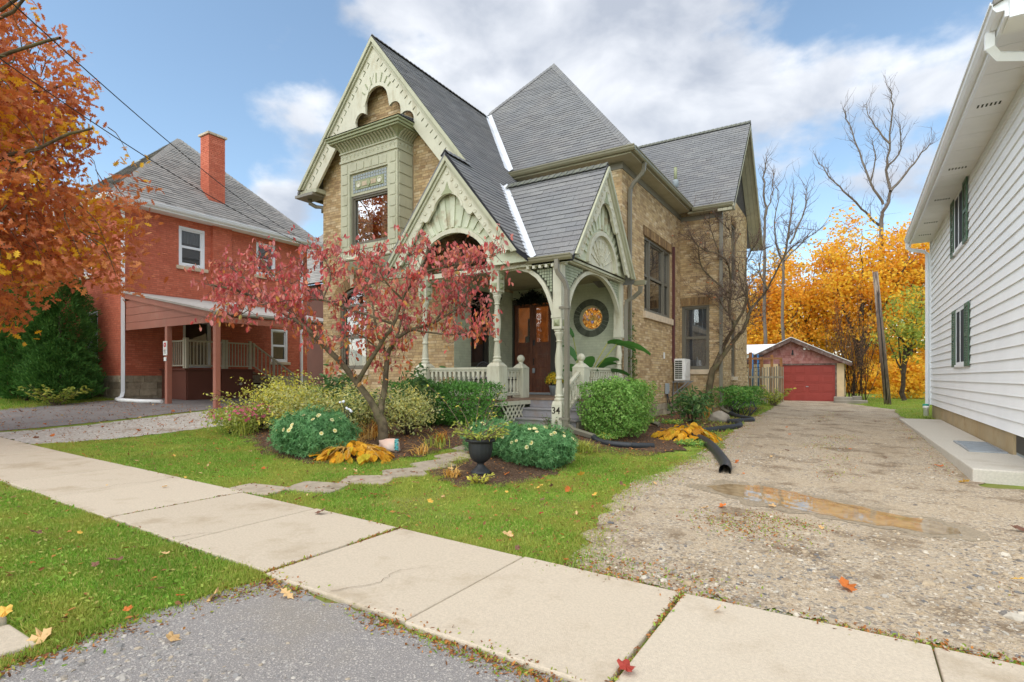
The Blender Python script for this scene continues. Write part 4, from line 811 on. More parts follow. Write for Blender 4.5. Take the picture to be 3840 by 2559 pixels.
slab([(SGX, SGA, SGZ), (-7.72, SGA, SGZ), (-5.85, 13.75, SGZ - SGS * 1.82), (SGX, 13.75, SGZ - SGS * 1.82)], th, 'porch_back_roof', K['shingle'], H)
def caps(p, q, m, wdt=.28, step=.17):                                      # ridge and hip caps, overlapping
    p, q = Vector(p), Vector(q); t = (q - p).normalized(); n_ = int((q - p).length / step)
    a = t.cross(Vector((0, 0, 1))).normalized() * wdt / 2; dn = Vector((0, 0, -wdt * .42))
    vs = [(-1, .0), (0, 1), (1, 0)]
    for k in range(n_):
        c0, c1 = p + t * (k * step), p + t * ((k + 1) * step + .03); up0, up1 = Vector((0, 0, .045)), Vector((0, 0, .022)); b = MB()
        P = [c0 - a + dn + up0, c0 + up0 + Vector((0, 0, .02)), c0 + a + dn + up0, c1 - a + dn + up1, c1 + up1 + Vector((0, 0, .02)), c1 + a + dn + up1]
        Q = [x - Vector((0, 0, .02)) for x in P]
        b.add(P + Q, [(0, 1, 4, 3), (1, 2, 5, 4), (6, 7, 1, 0), (7, 8, 2, 1)]); yield b
for p, q, m in (((-4.85, 13.5, 7.43), (-9.5, 18.17, 13.14), 'shingle'), ((-9.52, 18.19, 13.17), (-11.3, 16.4, 11.0), 'shingle'), ((RX, YV - .06, RZ), (RX, 16.2, RZ), 'shingle'), ((SGX, SGA, SGZ), (-7.65, SGA, SGZ), 'lichen'), ((-3.38, 22.68, 11.3), (-7.9, 22.68, 11.3), 'lichen'), ((-7.87, 9.72, wz(-7.87)), (-7.87, 10.6, wz(-7.87)), 'shingle')):
    for b in caps(p, q, m): b.build('ridge_cap', K[m], H, recalc=False)
def flashing(p, q, wdt, lift=.035):
    p, q = Vector(p), Vector(q); b = MB(); t = (q - p).normalized(); a = t.cross(Vector((0, 0, 1))).normalized() * wdt / 2; up = Vector((0, 0, lift)); z2 = Vector((0, 0, wdt * .35))
    b.add([p - a + up + z2, p + up, p + a + up + z2, q - a + up + z2, q + up, q + a + up + z2], [(0, 1, 4, 3), (1, 2, 5, 4)]); b.build('valley_flashing', K['flash'], H, recalc=False)
flashing((-8.5, 13.43, 7.43), (RX, 16.26, 10.84), .24); flashing((-5.80, 10.05, wz(-5.8)), (-7.72, 11.93, SGZ), .2)
# rear gable: bargeboard, soffit boards and painted gable boarding
b = MB(); P_ = [(22.66, 11.28), (19.16, 7.16), (19.30, 7.06), (22.66, 11.0), (26.02, 7.06), (26.16, 7.16)]; b.prism(P_, lambda a, c, d: (-3.42 + d, a, c), 0, .04); hp('bargeboard', b, 'soffit')
for s_ in (-1, 1):
    for k in range(3):
        x0 = -3.9 + k * .16; b = MB(); ye = 22.66 + s_ * 3.46; b.add([(x0, 22.66, 11.17), (x0 + .15, 22.66, 11.17), (x0 + .15, ye, 7.1), (x0, ye, 7.1), (x0, 22.66, 11.12), (x0 + .15, 22.66, 11.12), (x0 + .15, ye, 7.05), (x0, ye, 7.05)], [(0, 1, 2, 3), (4, 7, 6, 5), (0, 4, 5, 1), (1, 5, 6, 2), (2, 6, 7, 3), (3, 7, 4, 0)]); hp('soffit_board', b, 'soffit')
# vent pipe on the rear roof
b = MB(); b.lathe([(.13, 0), (.11, .22), (.10, .3)], (-5.6, 20.32, 8.46), 10); hp('vent_boot', b, 'greybox'); b = MB(); b.lathe([(.06, 0), (.06, .5)], (-5.6, 20.32, 8.72), 8); hp('vent_pipe', b, 'sagedark')
# ---- eaves: soffit, frieze, gutters
def gutter(p, q, out_, m='gutter', sz=.13):
    p, q, o_ = Vector(p), Vector(q), Vector(out_); b = MB(); prof = [(0, 0), (sz * .55, 0), (sz * .8, sz * .35), (sz * .86, sz * .7), (sz, sz * .78), (sz, sz), (sz * .9, sz), (sz * .9, sz * .85), (.02, sz * .85), (0, sz)]
    n_ = len(prof); vs = [p + o_ * a + Vector((0, 0, c)) for a, c in prof] + [q + o_ * a + Vector((0, 0, c)) for a, c in prof]
    b.add(vs, [tuple(range(n_)), tuple(range(n_, 2 * n_))[::-1]] + [(i, (i + 1) % n_, (i + 1) % n_ + n_, i + n_) for i in range(n_)]); return hp('gutter', b, m)
gutter((-8.5, 13.44, 7.26), (-4.70, 13.44, 7.26), (0, -1, 0)); gutter((-4.83, 13.44, 7.26), (-4.83, 19.3, 7.26), (1, 0, 0)); gutter((-4.72, 19.28, 7.18), (-3.4, 19.28, 7.18), (0, -1, 0))
gutter((-5.92, 10.10, 3.90), (-4.86, 10.10, 3.90), (0, -1, 0), sz=.12); gutter((-4.86, 13.72, 3.88), (-4.55, 13.72, 3.88), (0, 1, 0), sz=.12); gutter((-14.3, 10.9, 7.0), (-14.3, 16, 7.0), (-1, 0, 0))
b = MB(); b.box(-8.6, -4.84, 13.45, YW + .05, 7.22, 7.27); b.box(XW - .05, -4.84, YW + .052, 19.4, 7.22, 7.27); b.box(-4.9, -3.42, 19.29, YR + .05, 7.15, 7.2); hp('soffit', b, 'soffit')
b = MB(); b.box(-8.6, XW + .02, YW - .035, YW - .001, 7.04, 7.22); b.box(XW + .001, XW + .035, YW - .034, YR, 7.04, 7.22); b.box(XW + .036, XR, YR - .035, YR - .001, 6.98, 7.15); hp('frieze_board', b, 'taupe')
# downspouts
def spout(name, pts, m='taupe', sz=(.09, .075)):
    b = MB(); b.tube(pts, 1, rect=sz); return hp(name, b, m)
spout('downspout', [(-4.78, 14.35, 7.25), (-4.80, 14.35, 7.05), (-4.86, 14.33, 6.95), (-5.08, 14.30, 6.72), (-5.15, 14.3, 6.6), (-5.17, 14.3, 6.4), (-5.17, 14.3, .6)])
spout('downspout', [(-5.18, 10.02, 3.92), (-5.18, 10.02, 3.72), (-5.16, 10.04, 3.64), (-5.02, 10.08, 3.44), (-4.99, 10.1, 3.3), (-4.99, 10.1, .62), (-4.98, 10.1, .52), (-4.86, 10.12, .42), (-4.42, 10.2, .30)], sz=(.085, .085))
spout('downspout', [(-4.7, 13.8, 3.86), (-4.72, 13.82, 3.72), (-4.9, 13.87, 3.6), (-5.1, 13.86, 3.5), (-5.12, 13.86, 3.3), (-5.12, 13.86, .72), (-5.1, 13.86, .6), (-4.9, 13.78, .52), (-4.1, 13.42, .33)], sz=(.1, .08))
spout('downspout', [(XW + .06, 18.62, 5.9), (XW + .06, 18.62, 2.0)], 'maroon', (.08, .07))
spout('downspout', [(-3.86, YR - .06, 7.15), (-3.86, YR - .06, 1.0), (-3.86, YR - .08, .8), (-3.8, YR - .25, .55), (-3.7, YR - .6, .42), (-3.3, YR - 1.2, .32)], 'taupe', (.1, .09))
for z_, xy in ((2.9, (-4.99, 10.1)), (.62, (-4.99, 10.1))):
    b = MB(); b.box(xy[0] - .16, xy[0] + .065, xy[1] - .055, xy[1] + .05, z_, z_ + .05); hp('pipe_strap', b, 'taupe')
# ---- the wing's great bargeboard
def board(name, pts, fn, d0, d1, m, par=None):
    b = MB(); b.prism(pts, fn, d0, d1); return hp(name, b, m, par)
fY = lambda y: (lambda a, c, d: (a, y + d, c))
fX = lambda x: (lambda a, c, d: (x - d, a, c))
arcp = lambda cx, cz, r, t0, t1, n=9: [(cx + r * math.cos(t), cz + r * math.sin(t)) for t in np.linspace(t0, t1, n)]
PI = math.pi
def slopept(s, off, z): return None
def rake(px, pz, slope, off):        # x offset measured along the horizontal
    return off * math.sqrt(1 + slope * slope) / slope
# left half: outer edge just under the roof, inner edge parallel, scalloped towards the top
xl = lambda z: RX - (RZ - z) / SLF; xr = lambda z: RX + (RZ - z) / SR
wl_, wr_ = rake(0, 0, SLF, .60), rake(0, 0, SR, .60)
T = RZ - .02; ax, az = -11.08, 9.02
left = [(RX, T), (xl(7.25), 7.25), (xl(7.05) + .28, 7.05), (xl(7.02) + wl_, 7.02), (xl(8.15) + wl_, 8.15)] + arcp(-12.02, 8.2, .3, PI * .92, PI * .30, 6) + arcp(-11.66, 8.62, .24, PI * .98, PI * .25, 6) + arcp(ax, az, .43, PI * .93, PI * .5, 9) + [(RX + .1, T - .9)]
right = [(RX, T), (RX + .1, T - .9)] + arcp(ax, az, .43, PI * .5, PI * .07, 9) + arcp(-10.42, 8.62, .24, PI * .75, PI * .02, 6) + arcp(-10.0, 8.2, .3, PI * .7, PI * .08, 6) + [(xr(8.02) - wr_, 8.02), (xr(6.72) - wr_ + .05, 6.72), (xr(6.72) - .02, 6.72)]
bl_ = board('bargeboard', left, fY(YV), .0, .07, 'cream'); br_ = board('bargeboard', right, fY(YV), .0, .07, 'cream')
for sgn, xf, sl_, z0 in ((-1, xl, SLF, 7.15), (1, xr, SR, 6.75)):                # crown mould under the shingles, then rows of raised blocks
    for off, wd_, dep, zc, nm in ((.0, .085, .10, 0, 'crown_mould'), (.10, .05, .055, 0, 'crown_mould')):
        o1 = rake(0, 0, sl_, off); o2 = rake(0, 0, sl_, off + wd_)
        pts = [(xf(T) - sgn * o1, T), (xf(z0) - sgn * o1, z0), (xf(z0) - sgn * o2, z0), (xf(T - o2 * sl_), T - o2 * sl_ + (off * sl_ * 0))]
        P = [(RX, T - o1 * sl_), (xf(z0) - sgn * o1, z0), (xf(z0) - sgn * o2, z0), (RX, T - o2 * sl_)]
        board(nm, P, fY(YV), -dep, -.002, 'sage')
    d = Vector((sgn, 0, -sl_)).normalized(); nn = Vector((-sgn * sl_, 0, -1)).normalized(); st = Vector((RX, YV, T)); Ltot = (T - z0) / (sl_ / math.sqrt(1 + sl_ * sl_))
    k = 0; a = .62
    while a < Ltot - .15:                                                       # routed slots as proud bars, recess shade painted dark, L-shaped on the left rake
        c = st + d * a + nn * .27
        for q_, hl_, hw_ in ((Vector((0, 0, 0)), nn * .055, d * .013),) + (((nn * .05 + d * .07, d * .055, nn * .011),) if sgn < 0 else ((nn * .02 + d * .0, nn * .02, d * .010),)):
            P = [c + q_ - hl_ - hw_, c + q_ + hl_ - hw_, c + q_ + hl_ + hw_, c + q_ - hl_ + hw_]; b = MB()
            b.add(P + [p + Vector((0, -.005, 0)) for p in P], [(0, 1, 2, 3), (4, 7, 6, 5), (0, 4, 5, 1), (1, 5, 6, 2), (2, 6, 7, 3), (3, 7, 4, 0)]); b.build('slot_shade_bar', K['slotshade'], bl_ if sgn < 0 else br_)
        a += .235
for t in np.linspace(PI * .2, PI * .8, 7):                                       # carved sunburst above the arch
    p0 = Vector((ax + .53 * math.cos(t), YV - .006, az + .53 * math.sin(t))); p1 = Vector((ax + (.62 + .13 * math.sin(t) ** 2) * math.cos(t), YV - .006, az + (.62 + .16 * math.sin(t) ** 2) * math.sin(t)))
    b = MB(); b.bar(p0, p1, .03, .02, (0, 1, 0)); b.build('carved_ray', K['sagedark'], bl_)
board('crown_mould', [(RX, T - .98), (RX - .05, T - 1.02), (-11.56, az), (-11.51, az), (RX, T - 1.03)], fY(YV), -.012, .0, 'cream')
board('eave_return', [(xl(7.2) - .05, 7.0), (xl(7.2) + .75, 7.0), (xl(7.2) + .75, 7.12), (xl(7.2) - .05, 7.12)], fY(YV), -.02, .5, 'sage')
b = MB(); b.box(-14.42, -13.6, YV - .1, YV + .4, 6.92, 7.0); hp('gutter_end', b, 'taupe')
b = MB(); b.tube([(-14.1, YV + .2, 6.92), (-14.1, YV + .2, 6.8), (-13.95, YV + .3, 6.7), (-13.72, YV + .36, 6.66), (-13.72, YV + .38, 6.5)], .06, 8); hp('gutter_outlet', b, 'taupe')
# soffit behind the bargeboard
for sgn, xf, sl_, z0 in ((-1, xl, SLF, 7.1), (1, xr, SR, 6.7)):
    b = MB(); zo = .13; b.add([(RX, YV + .05, RZ - zo), (xf(z0), YV + .05, z0 - zo), (xf(z0), Y0 + .02, z0 - zo), (RX, Y0 + .02, RZ - zo)], [(0, 1, 2, 3)]); hp('verge_soffit', b, 'sage', recalc=False)
# ---- oriel window on the wing
BX0, BX1, BYF = -12.2, -10.05, 10.47
b = MB(); WN0, WN1, WZ0, WZ1 = -11.85, -10.40, 5.12, 7.10
b.box(BX0, WN0, BYF, Y0, 5.05, 7.44); b.box(WN1, BX1, BYF, Y0, 5.05, 7.44); b.box(WN0, WN1, BYF, Y0, WZ1, 7.44); b.box(WN0, WN1, BYF, Y0, 5.05, WZ0); ori = hp('oriel', b, 'sage')
ow = window((WN0, BYF, WZ0), XA, -YA, WN1 - WN0, 1.38, m='frame', mids=0, rec=.13, glass='glassbright', curtain=('curtain', [(.0, .46, 0, .98), (.70, 1, 0, .98)]), fw=.06, label='large fixed pane of the upper oriel window with cream curtains inside')
b = MB(); b.box(WN0, WN1, BYF + .06, BYF + .12, 6.5, WZ1); tr_ = b.build('transom', K['sage'], H)
kx = 13
for i in range(kx):
    for j in range(6):
        if 1 <= i < kx - 1 and 1 <= j < 4: continue
        x0 = WN0 + .08 + (WN1 - WN0 - .16) * i / kx; z0 = 6.56 + .5 * j / 6; b = MB(); b.box(x0 + .012, x0 + (WN1 - WN0 - .16) / kx - .012, BYF + .045, BYF + .06, z0 + .01, z0 + .075); b.build('leaded_pane', K['greybox'], tr_)
b = MB(); b.box(WN0 + .2, WN1 - .2, BYF + .035, BYF + .06, 6.65, 6.89); b.build('panel_frame', K['sagedark'], tr_)
for cx_, sx_ in (((WN0 + .33), .075), ((WN1 - .33), .075)):
    b = MB(); b.lathe([(.085, 0), (.085, -.012), (.06, -.018), (.06, -.01), (.0, -.012)], (cx_, BYF + .034, 6.77), 14, 'y'); b.build('round_boss', K['cream'], tr_)
for x0, x1 in ((WN0 + .46, (WN0 + WN1) / 2 - .07), ((WN0 + WN1) / 2 + .07, WN1 - .46)):
    b = MB(); b.box(x0, x1, BYF + .022, BYF + .034, 6.71, 6.83); b.build('stained_strip', K['curtain'], tr_)
b = MB(); mx_ = (WN0 + WN1) / 2; b.prism([(mx_ - .08, 6.77), (mx_, 6.66), (mx_ + .08, 6.77), (mx_, 6.88)], fY(BYF), .01, .034); b.build('diamond_boss', K['sagedark'], tr_)
nz = 8
for i in range(nz):                                                              # raised panels either side of the window and above it
    z0 = 5.1 + i * 2.3 / nz
    for x0, x1 in ((BX0 + .06, WN0 - .08), (WN1 + .08, BX1 - .07)):
        b = MB(); b.box(x0, x1, BYF - .014, BYF - .001, z0 + .02, z0 + 2.3 / nz - .025); b.build('raised_panel', K['sage'], ori)
    b = MB(); b.box(BX1 + .001, BX1 + .018, BYF + .06, Y0 - .05, z0 + .02, z0 + 2.3 / nz - .025); b.build('raised_panel', K['sage'], ori)
for i in range(5):
    x0 = WN0 + .02 + i * (WN1 - WN0 - .04) / 5; b = MB(); b.box(x0 + .02, x0 + (WN1 - WN0) / 5 - .03, BYF - .014, BYF - .001, WZ1 + .06, 7.36); b.build('raised_panel', K['sage'], ori)
b = MB(); b.box(BX0 - .02, BX1 + .02, BYF - .03, Y0, 7.442, 7.50); b.box(BX0, BX1, BYF - .002, Y0, 7.502, 7.69); b.box(BX0 - .02, BX1 + .02, BYF - .035, Y0, 7.692, 7.73); fz = hp('oriel_frieze', b, 'sage')
def diamonds(n_, fn, par):
    for i in range(n_):
        for dz, s_ in ((7.61, .055), (7.555, .03)):
            b = MB(); c = fn(i / (n_ - 1)); u_ = c[1]; p = Vector(c[0]) + Vector((0, 0, dz - 7.6 + 0)); nn = Vector(c[2]); P = [p - u_ * s_, p - Vector((0, 0, s_)), p + u_ * s_, p + Vector((0, 0, s_))]
            b.add(P + [p + nn * .02], [(0, 1, 4), (1, 2, 4), (2, 3, 4), (3, 0, 4)]); b.build('carved_diamond', K['sage'], par, recalc=False)
diamonds(14, lambda t: ((BX0 + .1 + t * (BX1 - BX0 - .2), BYF - .003, 7.6), XA, -YA), fz); diamonds(4, lambda t: ((BX1 + .001, BYF + .08 + t * .4, 7.6), YA, XA), fz)
# coved cornice with ribs
CY, CXa, CXb = 10.13, -12.48, -9.70
b = MB(); prof = [(0., 7.732), (.02, 7.78), (.06, 7.84), (.13, 7.90), (.2, 7.93)]
for i in range(len(prof) - 1):
    (o0, z0), (o1, z1) = prof[i], prof[i + 1]
    a = [(BX0 - o0, BYF - o0, z0), (BX1 + o0, BYF - o0, z0), (BX1 + o0, Y0, z0), (BX0 - o0, Y0, z0)]; c = [(BX0 - o1, BYF - o1, z1), (BX1 + o1, BYF - o1, z1), (BX1 + o1, Y0, z1), (BX0 - o1, Y0, z1)]
    b.add(a + c, [(0, 1, 5, 4), (1, 2, 6, 5), (3, 0, 4, 7)])
cor = hp('coved_cornice', b, 'sagedark', recalc=False)
def rib(c, o_):
    c, o_ = Vector(c), Vector(o_); t_ = o_.cross(Vector((0, 0, 1))); P = []
    for o0, z0 in ((.012, 7.735), (.05, 7.79), (.1, 7.84), (.18, 7.89), (.235, 7.92)): P.append(c + o_ * o0 + Vector((0, 0, z0)))
    b = MB(); vs = []
    for p in P: vs += [p - t_ * .028, p + t_ * .028, p + t_ * .028 - o_ * .05, p - t_ * .028 - o_ * .05]
    b.add(vs, [(0, 1, 2, 3)] + [(4 * i + j, 4 * i + (j + 1) % 4, 4 * i + 4 + (j + 1) % 4, 4 * i + 4 + j) for i in range(4) for j in range(4)]); b.build('cornice_rib', K['sage'], cor)
for i in range(19): rib((BX0 + .05 + i * (BX1 - BX0 - .1) / 18, BYF, 0), (0, -1, 0))
for i in range(6): rib((BX1, BYF + .06 + i * .09, 0), (1, 0, 0))
b = MB(); b.box(CXa + .08, CXb - .08, CY + .08, Y0, 7.932, 7.98); b.box(CXa + .04, CXb - .04, CY + .04, Y0, 7.982, 8.05); b.box(CXa, CXb, CY, Y0, 8.052, 8.10); hp('cornice_crown', b, 'sagedark', bevel=.012)
b = MB(); b.add([(CXa - .02, CY - .02, 8.104), (CXb + .02, CY - .02, 8.104), (CXb + .02, Y0, 8.104), (CXa - .02, Y0, 8.104), (CXa + .1, Y0, 8.30), (CXb - .1, Y0, 8.30)], [(0, 1, 5, 4), (1, 2, 5), (3, 0, 4)]); hp('oriel_roof', b, 'underroof', recalc=False)
flashing((CXb - .05, CY + .1, 8.10), (CXb - .12, Y0, 8.27), .09, .02)
# under the window: fluted band, egg moulding, belly
b = MB(); b.box(BX0 - .03, BX1 + .03, BYF - .035, Y0, 4.98, 5.048); b.box(BX0 - .01, BX1 + .01, BYF - .012, Y0, 4.78, 4.979); skb = hp('oriel_skirt', b, 'sage')
for i in range(30):
    x0 = BX0 + .03 + i * (BX1 - BX0 - .06) / 30; b = MB(); b.box(x0 + .012, x0 + .052, BYF - .026, BYF - .013, 4.80, 4.96); b.build('flute', K['cream'], skb)
for i in range(7):
    y0 = BYF + .03 + i * .075; b = MB(); b.box(BX1 + .0115, BX1 + .026, y0 + .01, y0 + .052, 4.80, 4.96); b.build('flute', K['cream'], skb)
b = MB(); b.tube([(BX0 - .02, Y0, 4.745), (BX0 - .02, BYF - .02, 4.745), (BX1 + .02, BYF - .02, 4.745), (BX1 + .02, Y0, 4.745)], .04, 8); hp('egg_moulding', b, 'cream')
em = MB().lathe([(.0, -.045), (.03, -.03), (.036, 0), (.03, .03), (0, .045)], (0, 0, 0), 6).mesh('egg')
for i in range(30): inst('egg', em, K['cream'], skb, (BX0 + .03 + i * (BX1 - BX0 - .06) / 29, BYF - .055, 4.745))
b = MB(); pf = [(0, 4.705), (-.01, 4.66), (.03, 4.60), (.12, 4.48), (.28, 4.40), (.42, 4.36), (.5, 4.20)]
for i in range(len(pf) - 1):
    (o0, z0), (o1, z1) = pf[i], pf[i + 1]; ring = lambda o, z: [(BX0 + o, BYF + min(o, .5), z), (BX1 - o, BYF + min(o, .5), z), (BX1 - o, Y0, z), (BX0 + o, Y0, z)]
    a, c = ring(o0, z0), ring(o1, z1); b.add(a + c, [(0, 1, 5, 4), (1, 2, 6, 5), (3, 0, 4, 7)])
b.add(ring(.5, 4.2), [(0, 1, 2, 3)]); hp('oriel_belly', b, 'sage', recalc=False)
for i in range(10):
    inst('egg', em, K['cream'], skb, (BX0 + .55 + i * (BX1 - BX0 - 1.1) / 9, BYF + .49, 4.27))
# ------------------------------------------------------------------ corner porch of the brick house
PY, PX = 10.26, -5.25                                                       # post lines
DZ = 1.0
def porch_gable(fn, nn, cx, pz, sl_, hw, zb, acx, aw_, ah, zs, name):
    """fn(a, z, d): plane coordinates to world, d inwards; bargeboard with rosettes, trefoil cut-out and a fan of slats over an arch"""
    xo = lambda z, s: cx + s * (pz - z) / sl_
    T = pz - .03; wb = rake(0, 0, sl_, .34)
    tri = lambda s: [(cx, T), (xo(zb, s), zb), (xo(zb, s) - s * wb, zb)]
    tz = pz - 1.28; r0 = .40
    hl = []
    for s in (-1, 1):
        ar_ = arcp(cx, tz, r0, PI / 2, PI / 2 - s * PI * .42, 9); c2 = [(cx + s * (r0 + .12), tz - .06), (cx + s * (r0 + .17), tz - .14), (cx + s * (r0 + .25), tz - .17), (cx + s * (r0 + .31), tz - .13)]
        zi = tz - .13; xin = xo(zi, s) - s * wb
        P = tri(s) + [(xin if abs(xin - cx) > r0 + .31 else cx + s * (r0 + .32), zi)] + c2[::-1] + ar_[::-1]
        o = board('bargeboard', P, fn, 0., .06, 'cream'); hl.append(o)
        for off, wd_, dep in ((.0, .07, .09), (.08, .05, .045)):
            o1, o2 = rake(0, 0, sl_, off), rake(0, 0, sl_, off + wd_)
            board('crown_mould', [(cx, T - o1 * sl_), (xo(zb - .06, s) - s * o1, zb - .06), (xo(zb - .06, s) - s * o2, zb - .06), (cx, T - o2 * sl_)], fn, -dep, -.003, 'sage')
        d_ = math.sqrt(1 + sl_ * sl_); L_ = (T - zb) * d_ / sl_; n_ = 13
        for i in range(n_):
            t = (.30 + i * (L_ - .45) / (n_ - 1)); a = cx + s * t / d_ - s * .235 * sl_ / d_; z = T - t * sl_ / d_ - .235 / d_
            b = MB(); rr_ = .046; ring = [(rr_, -.0), (rr_, -.014), (rr_ * .75, -.02), (rr_ * .62, -.008), (rr_ * .35, -.010), (0.001, -.016)]
            vs = []; n8 = 12
            for r_, h_ in ring:
                for k in range(n8):
                    w_ = 2 * PI * k / n8; vs.append(fn(a + r_ * math.cos(w_), z + r_ * math.sin(w_), h_))
            b.add(vs, [(i2 * n8 + j, i2 * n8 + (j + 1) % n8, (i2 + 1) * n8 + (j + 1) % n8, (i2 + 1) * n8 + j) for i2 in range(len(ring) - 1) for j in range(n8)], True); b.build('rosette', K['cream'], o, recalc=True)
    board('carved_triangle', [(cx - .17, T - .86), (cx + .17, T - .86), (cx + .05, T - .74), (cx, T - .58), (cx - .05, T - .74)], fn, -.02, -.002, 'sagedark', hl[0])
    board('keel_mould', arcp(cx, tz, r0 + .055, PI * .04, PI * .96, 17) + arcp(cx, tz, r0 + .0, PI * .96, PI * .04, 17), fn, -.015, .0, 'cream')
    # fan panel behind, with its arch cut out
    outer = [(xo(zs, -1) + .05, zs), (cx, pz - .2), (xo(zs, 1) - .05, zs)]
    inner = [(acx + aw_, zs)] + [(acx + aw_ * math.cos(t), zs + ah * math.sin(t)) for t in np.linspace(0, PI, 25)][1:-1] + [(acx - aw_, zs)]
    fp = board('fan_panel', outer + inner, fn, .16, .20, 'fan')
    band = inner + [(acx + (aw_ + .10) * math.cos(t), zs + (ah + .10) * math.sin(t)) for t in np.linspace(PI, 0, 25)]
    board('arch_mould', band, fn, .10, .159, 'cream')
    n_ = 15
    for i in range(n_):
        t = PI * (i + .5) / n_ * .90 + PI * .05; c_, s_ = math.cos(t), math.sin(t); r_in = (aw_ + .16) * ah / math.hypot(ah * c_, aw_ * s_) * 1.0
        r_out = r_in
        while r_out < 3 and (zs + (r_out + .02) * s_ < pz - .30 - sl_ * abs(acx + (r_out + .02) * c_ - cx)): r_out += .02
        if r_out - r_in < .15: continue
        w0, w1 = .045, .045 + .05 * (r_out - r_in); tx, tz_ = -s_, c_
        P = [(acx + r_in * c_ + tx * w0, zs + r_in * s_ + tz_ * w0), (acx + r_in * c_ - tx * w0, zs + r_in * s_ - tz_ * w0), (acx + r_out * c_ - tx * w1, zs + r_out * s_ - tz_ * w1), (acx + r_out * c_ + tx * w1, zs + r_out * s_ + tz_ * w1)]
        b = MB(); b.prism(P, fn, .125, .158); b.build('fan_slat', K['fan'], fp)
    return fp
fnF = lambda a, z, d: (a, 9.80 + d, z)
porch_gable(fnF, None, -7.87, 6.56, 1.27, 1.9, 4.2, -7.82, .98, .85, 3.95, 'front')
fnS = lambda a, z, d: (-4.88 - d, a, z)
sf = porch_gable(fnS, None, SGA, SGZ - .02, SGS, 1.8, 4.08, 12.05, .78, .74, 4.06, 'side')
# the half-round of the side gable is filled, with a spray of dotted rays
b = MB(); b.prism([(12.05 + .80 * math.cos(t), 4.06 + .76 * math.sin(t)) for t in np.linspace(0, PI, 25)], fnS, .18, .21); sun_ = b.build('half_round_panel', K['cream'], H)
for i in range(8):
    t = PI * (.14 + .105 * i) if i < 8 else 0
    p0, p1 = fnS(12.05 + .10 * math.cos(t), 4.08 + .1 * math.sin(t), .17), fnS(12.05 + .66 * math.cos(t), 4.08 + .60 * math.sin(t), .17)
    b = MB(); b.bar(p0, p1, .022, .022, (1, 0, 0)); b.build('spray_ray', K['cream'], sun_)
    for r_ in (.3, .48, .66):
        b = MB(); b.lathe([(.0, .03), (.035, .015), (.03, 0)], fnS(12.05 + r_ * math.cos(t), 4.08 + r_ * .92 * math.sin(t), .178), 6, 'x'); b.build('spray_bead', K['cream'], sun_)
# beams, ceiling
b = MB(); b.box(-9.05, -6.90, PY - .09, PY + .09, 3.86, 3.97); b.box(-6.899, PX + .14, PY - .12, PY + .12, 3.86, 4.0); hp('front_beam', b, 'cream', bevel=.008)
b = MB(); b.box(PX - .12, PX + .12, PY + .122, 13.88, 3.95, 4.06); hp('side_beam', b, 'cream', bevel=.008)
b = MB(); b.box(-9.05, -8.93, PY + .1, Y0 - .02, 3.86, 4.0); hp('side_beam', b, 'cream')
b = MB(); b.box(-6.2, PX + .3, PY - .18, PY - .121, 3.86, 3.90); b.box(PX + .122, PX + .17, PY - .1, 13.8, 3.98, 4.03); hp('beam_mould', b, 'sage')
for i in range(5):
    b = MB(); b.box(-5.95 + i * .15, -5.89 + i * .15, 10.08, 10.16, 3.80, 3.86); hp('eave_bracket', b, 'cream')
for i in range(14):
    b = MB(); x0 = -8.64 + i * .243; b.box(x0, x0 + .237, 10.4, YW - .02, 4.07, 4.09); hp('ceiling_board', b, 'soffit')
# gable cheek walls behind the fans so the porch loft is closed
b = MB(); b.box(-9.4, -9.37, 10.1, 11.0, 4.0, 4.4); hp('loft_cheek', b, 'sage')
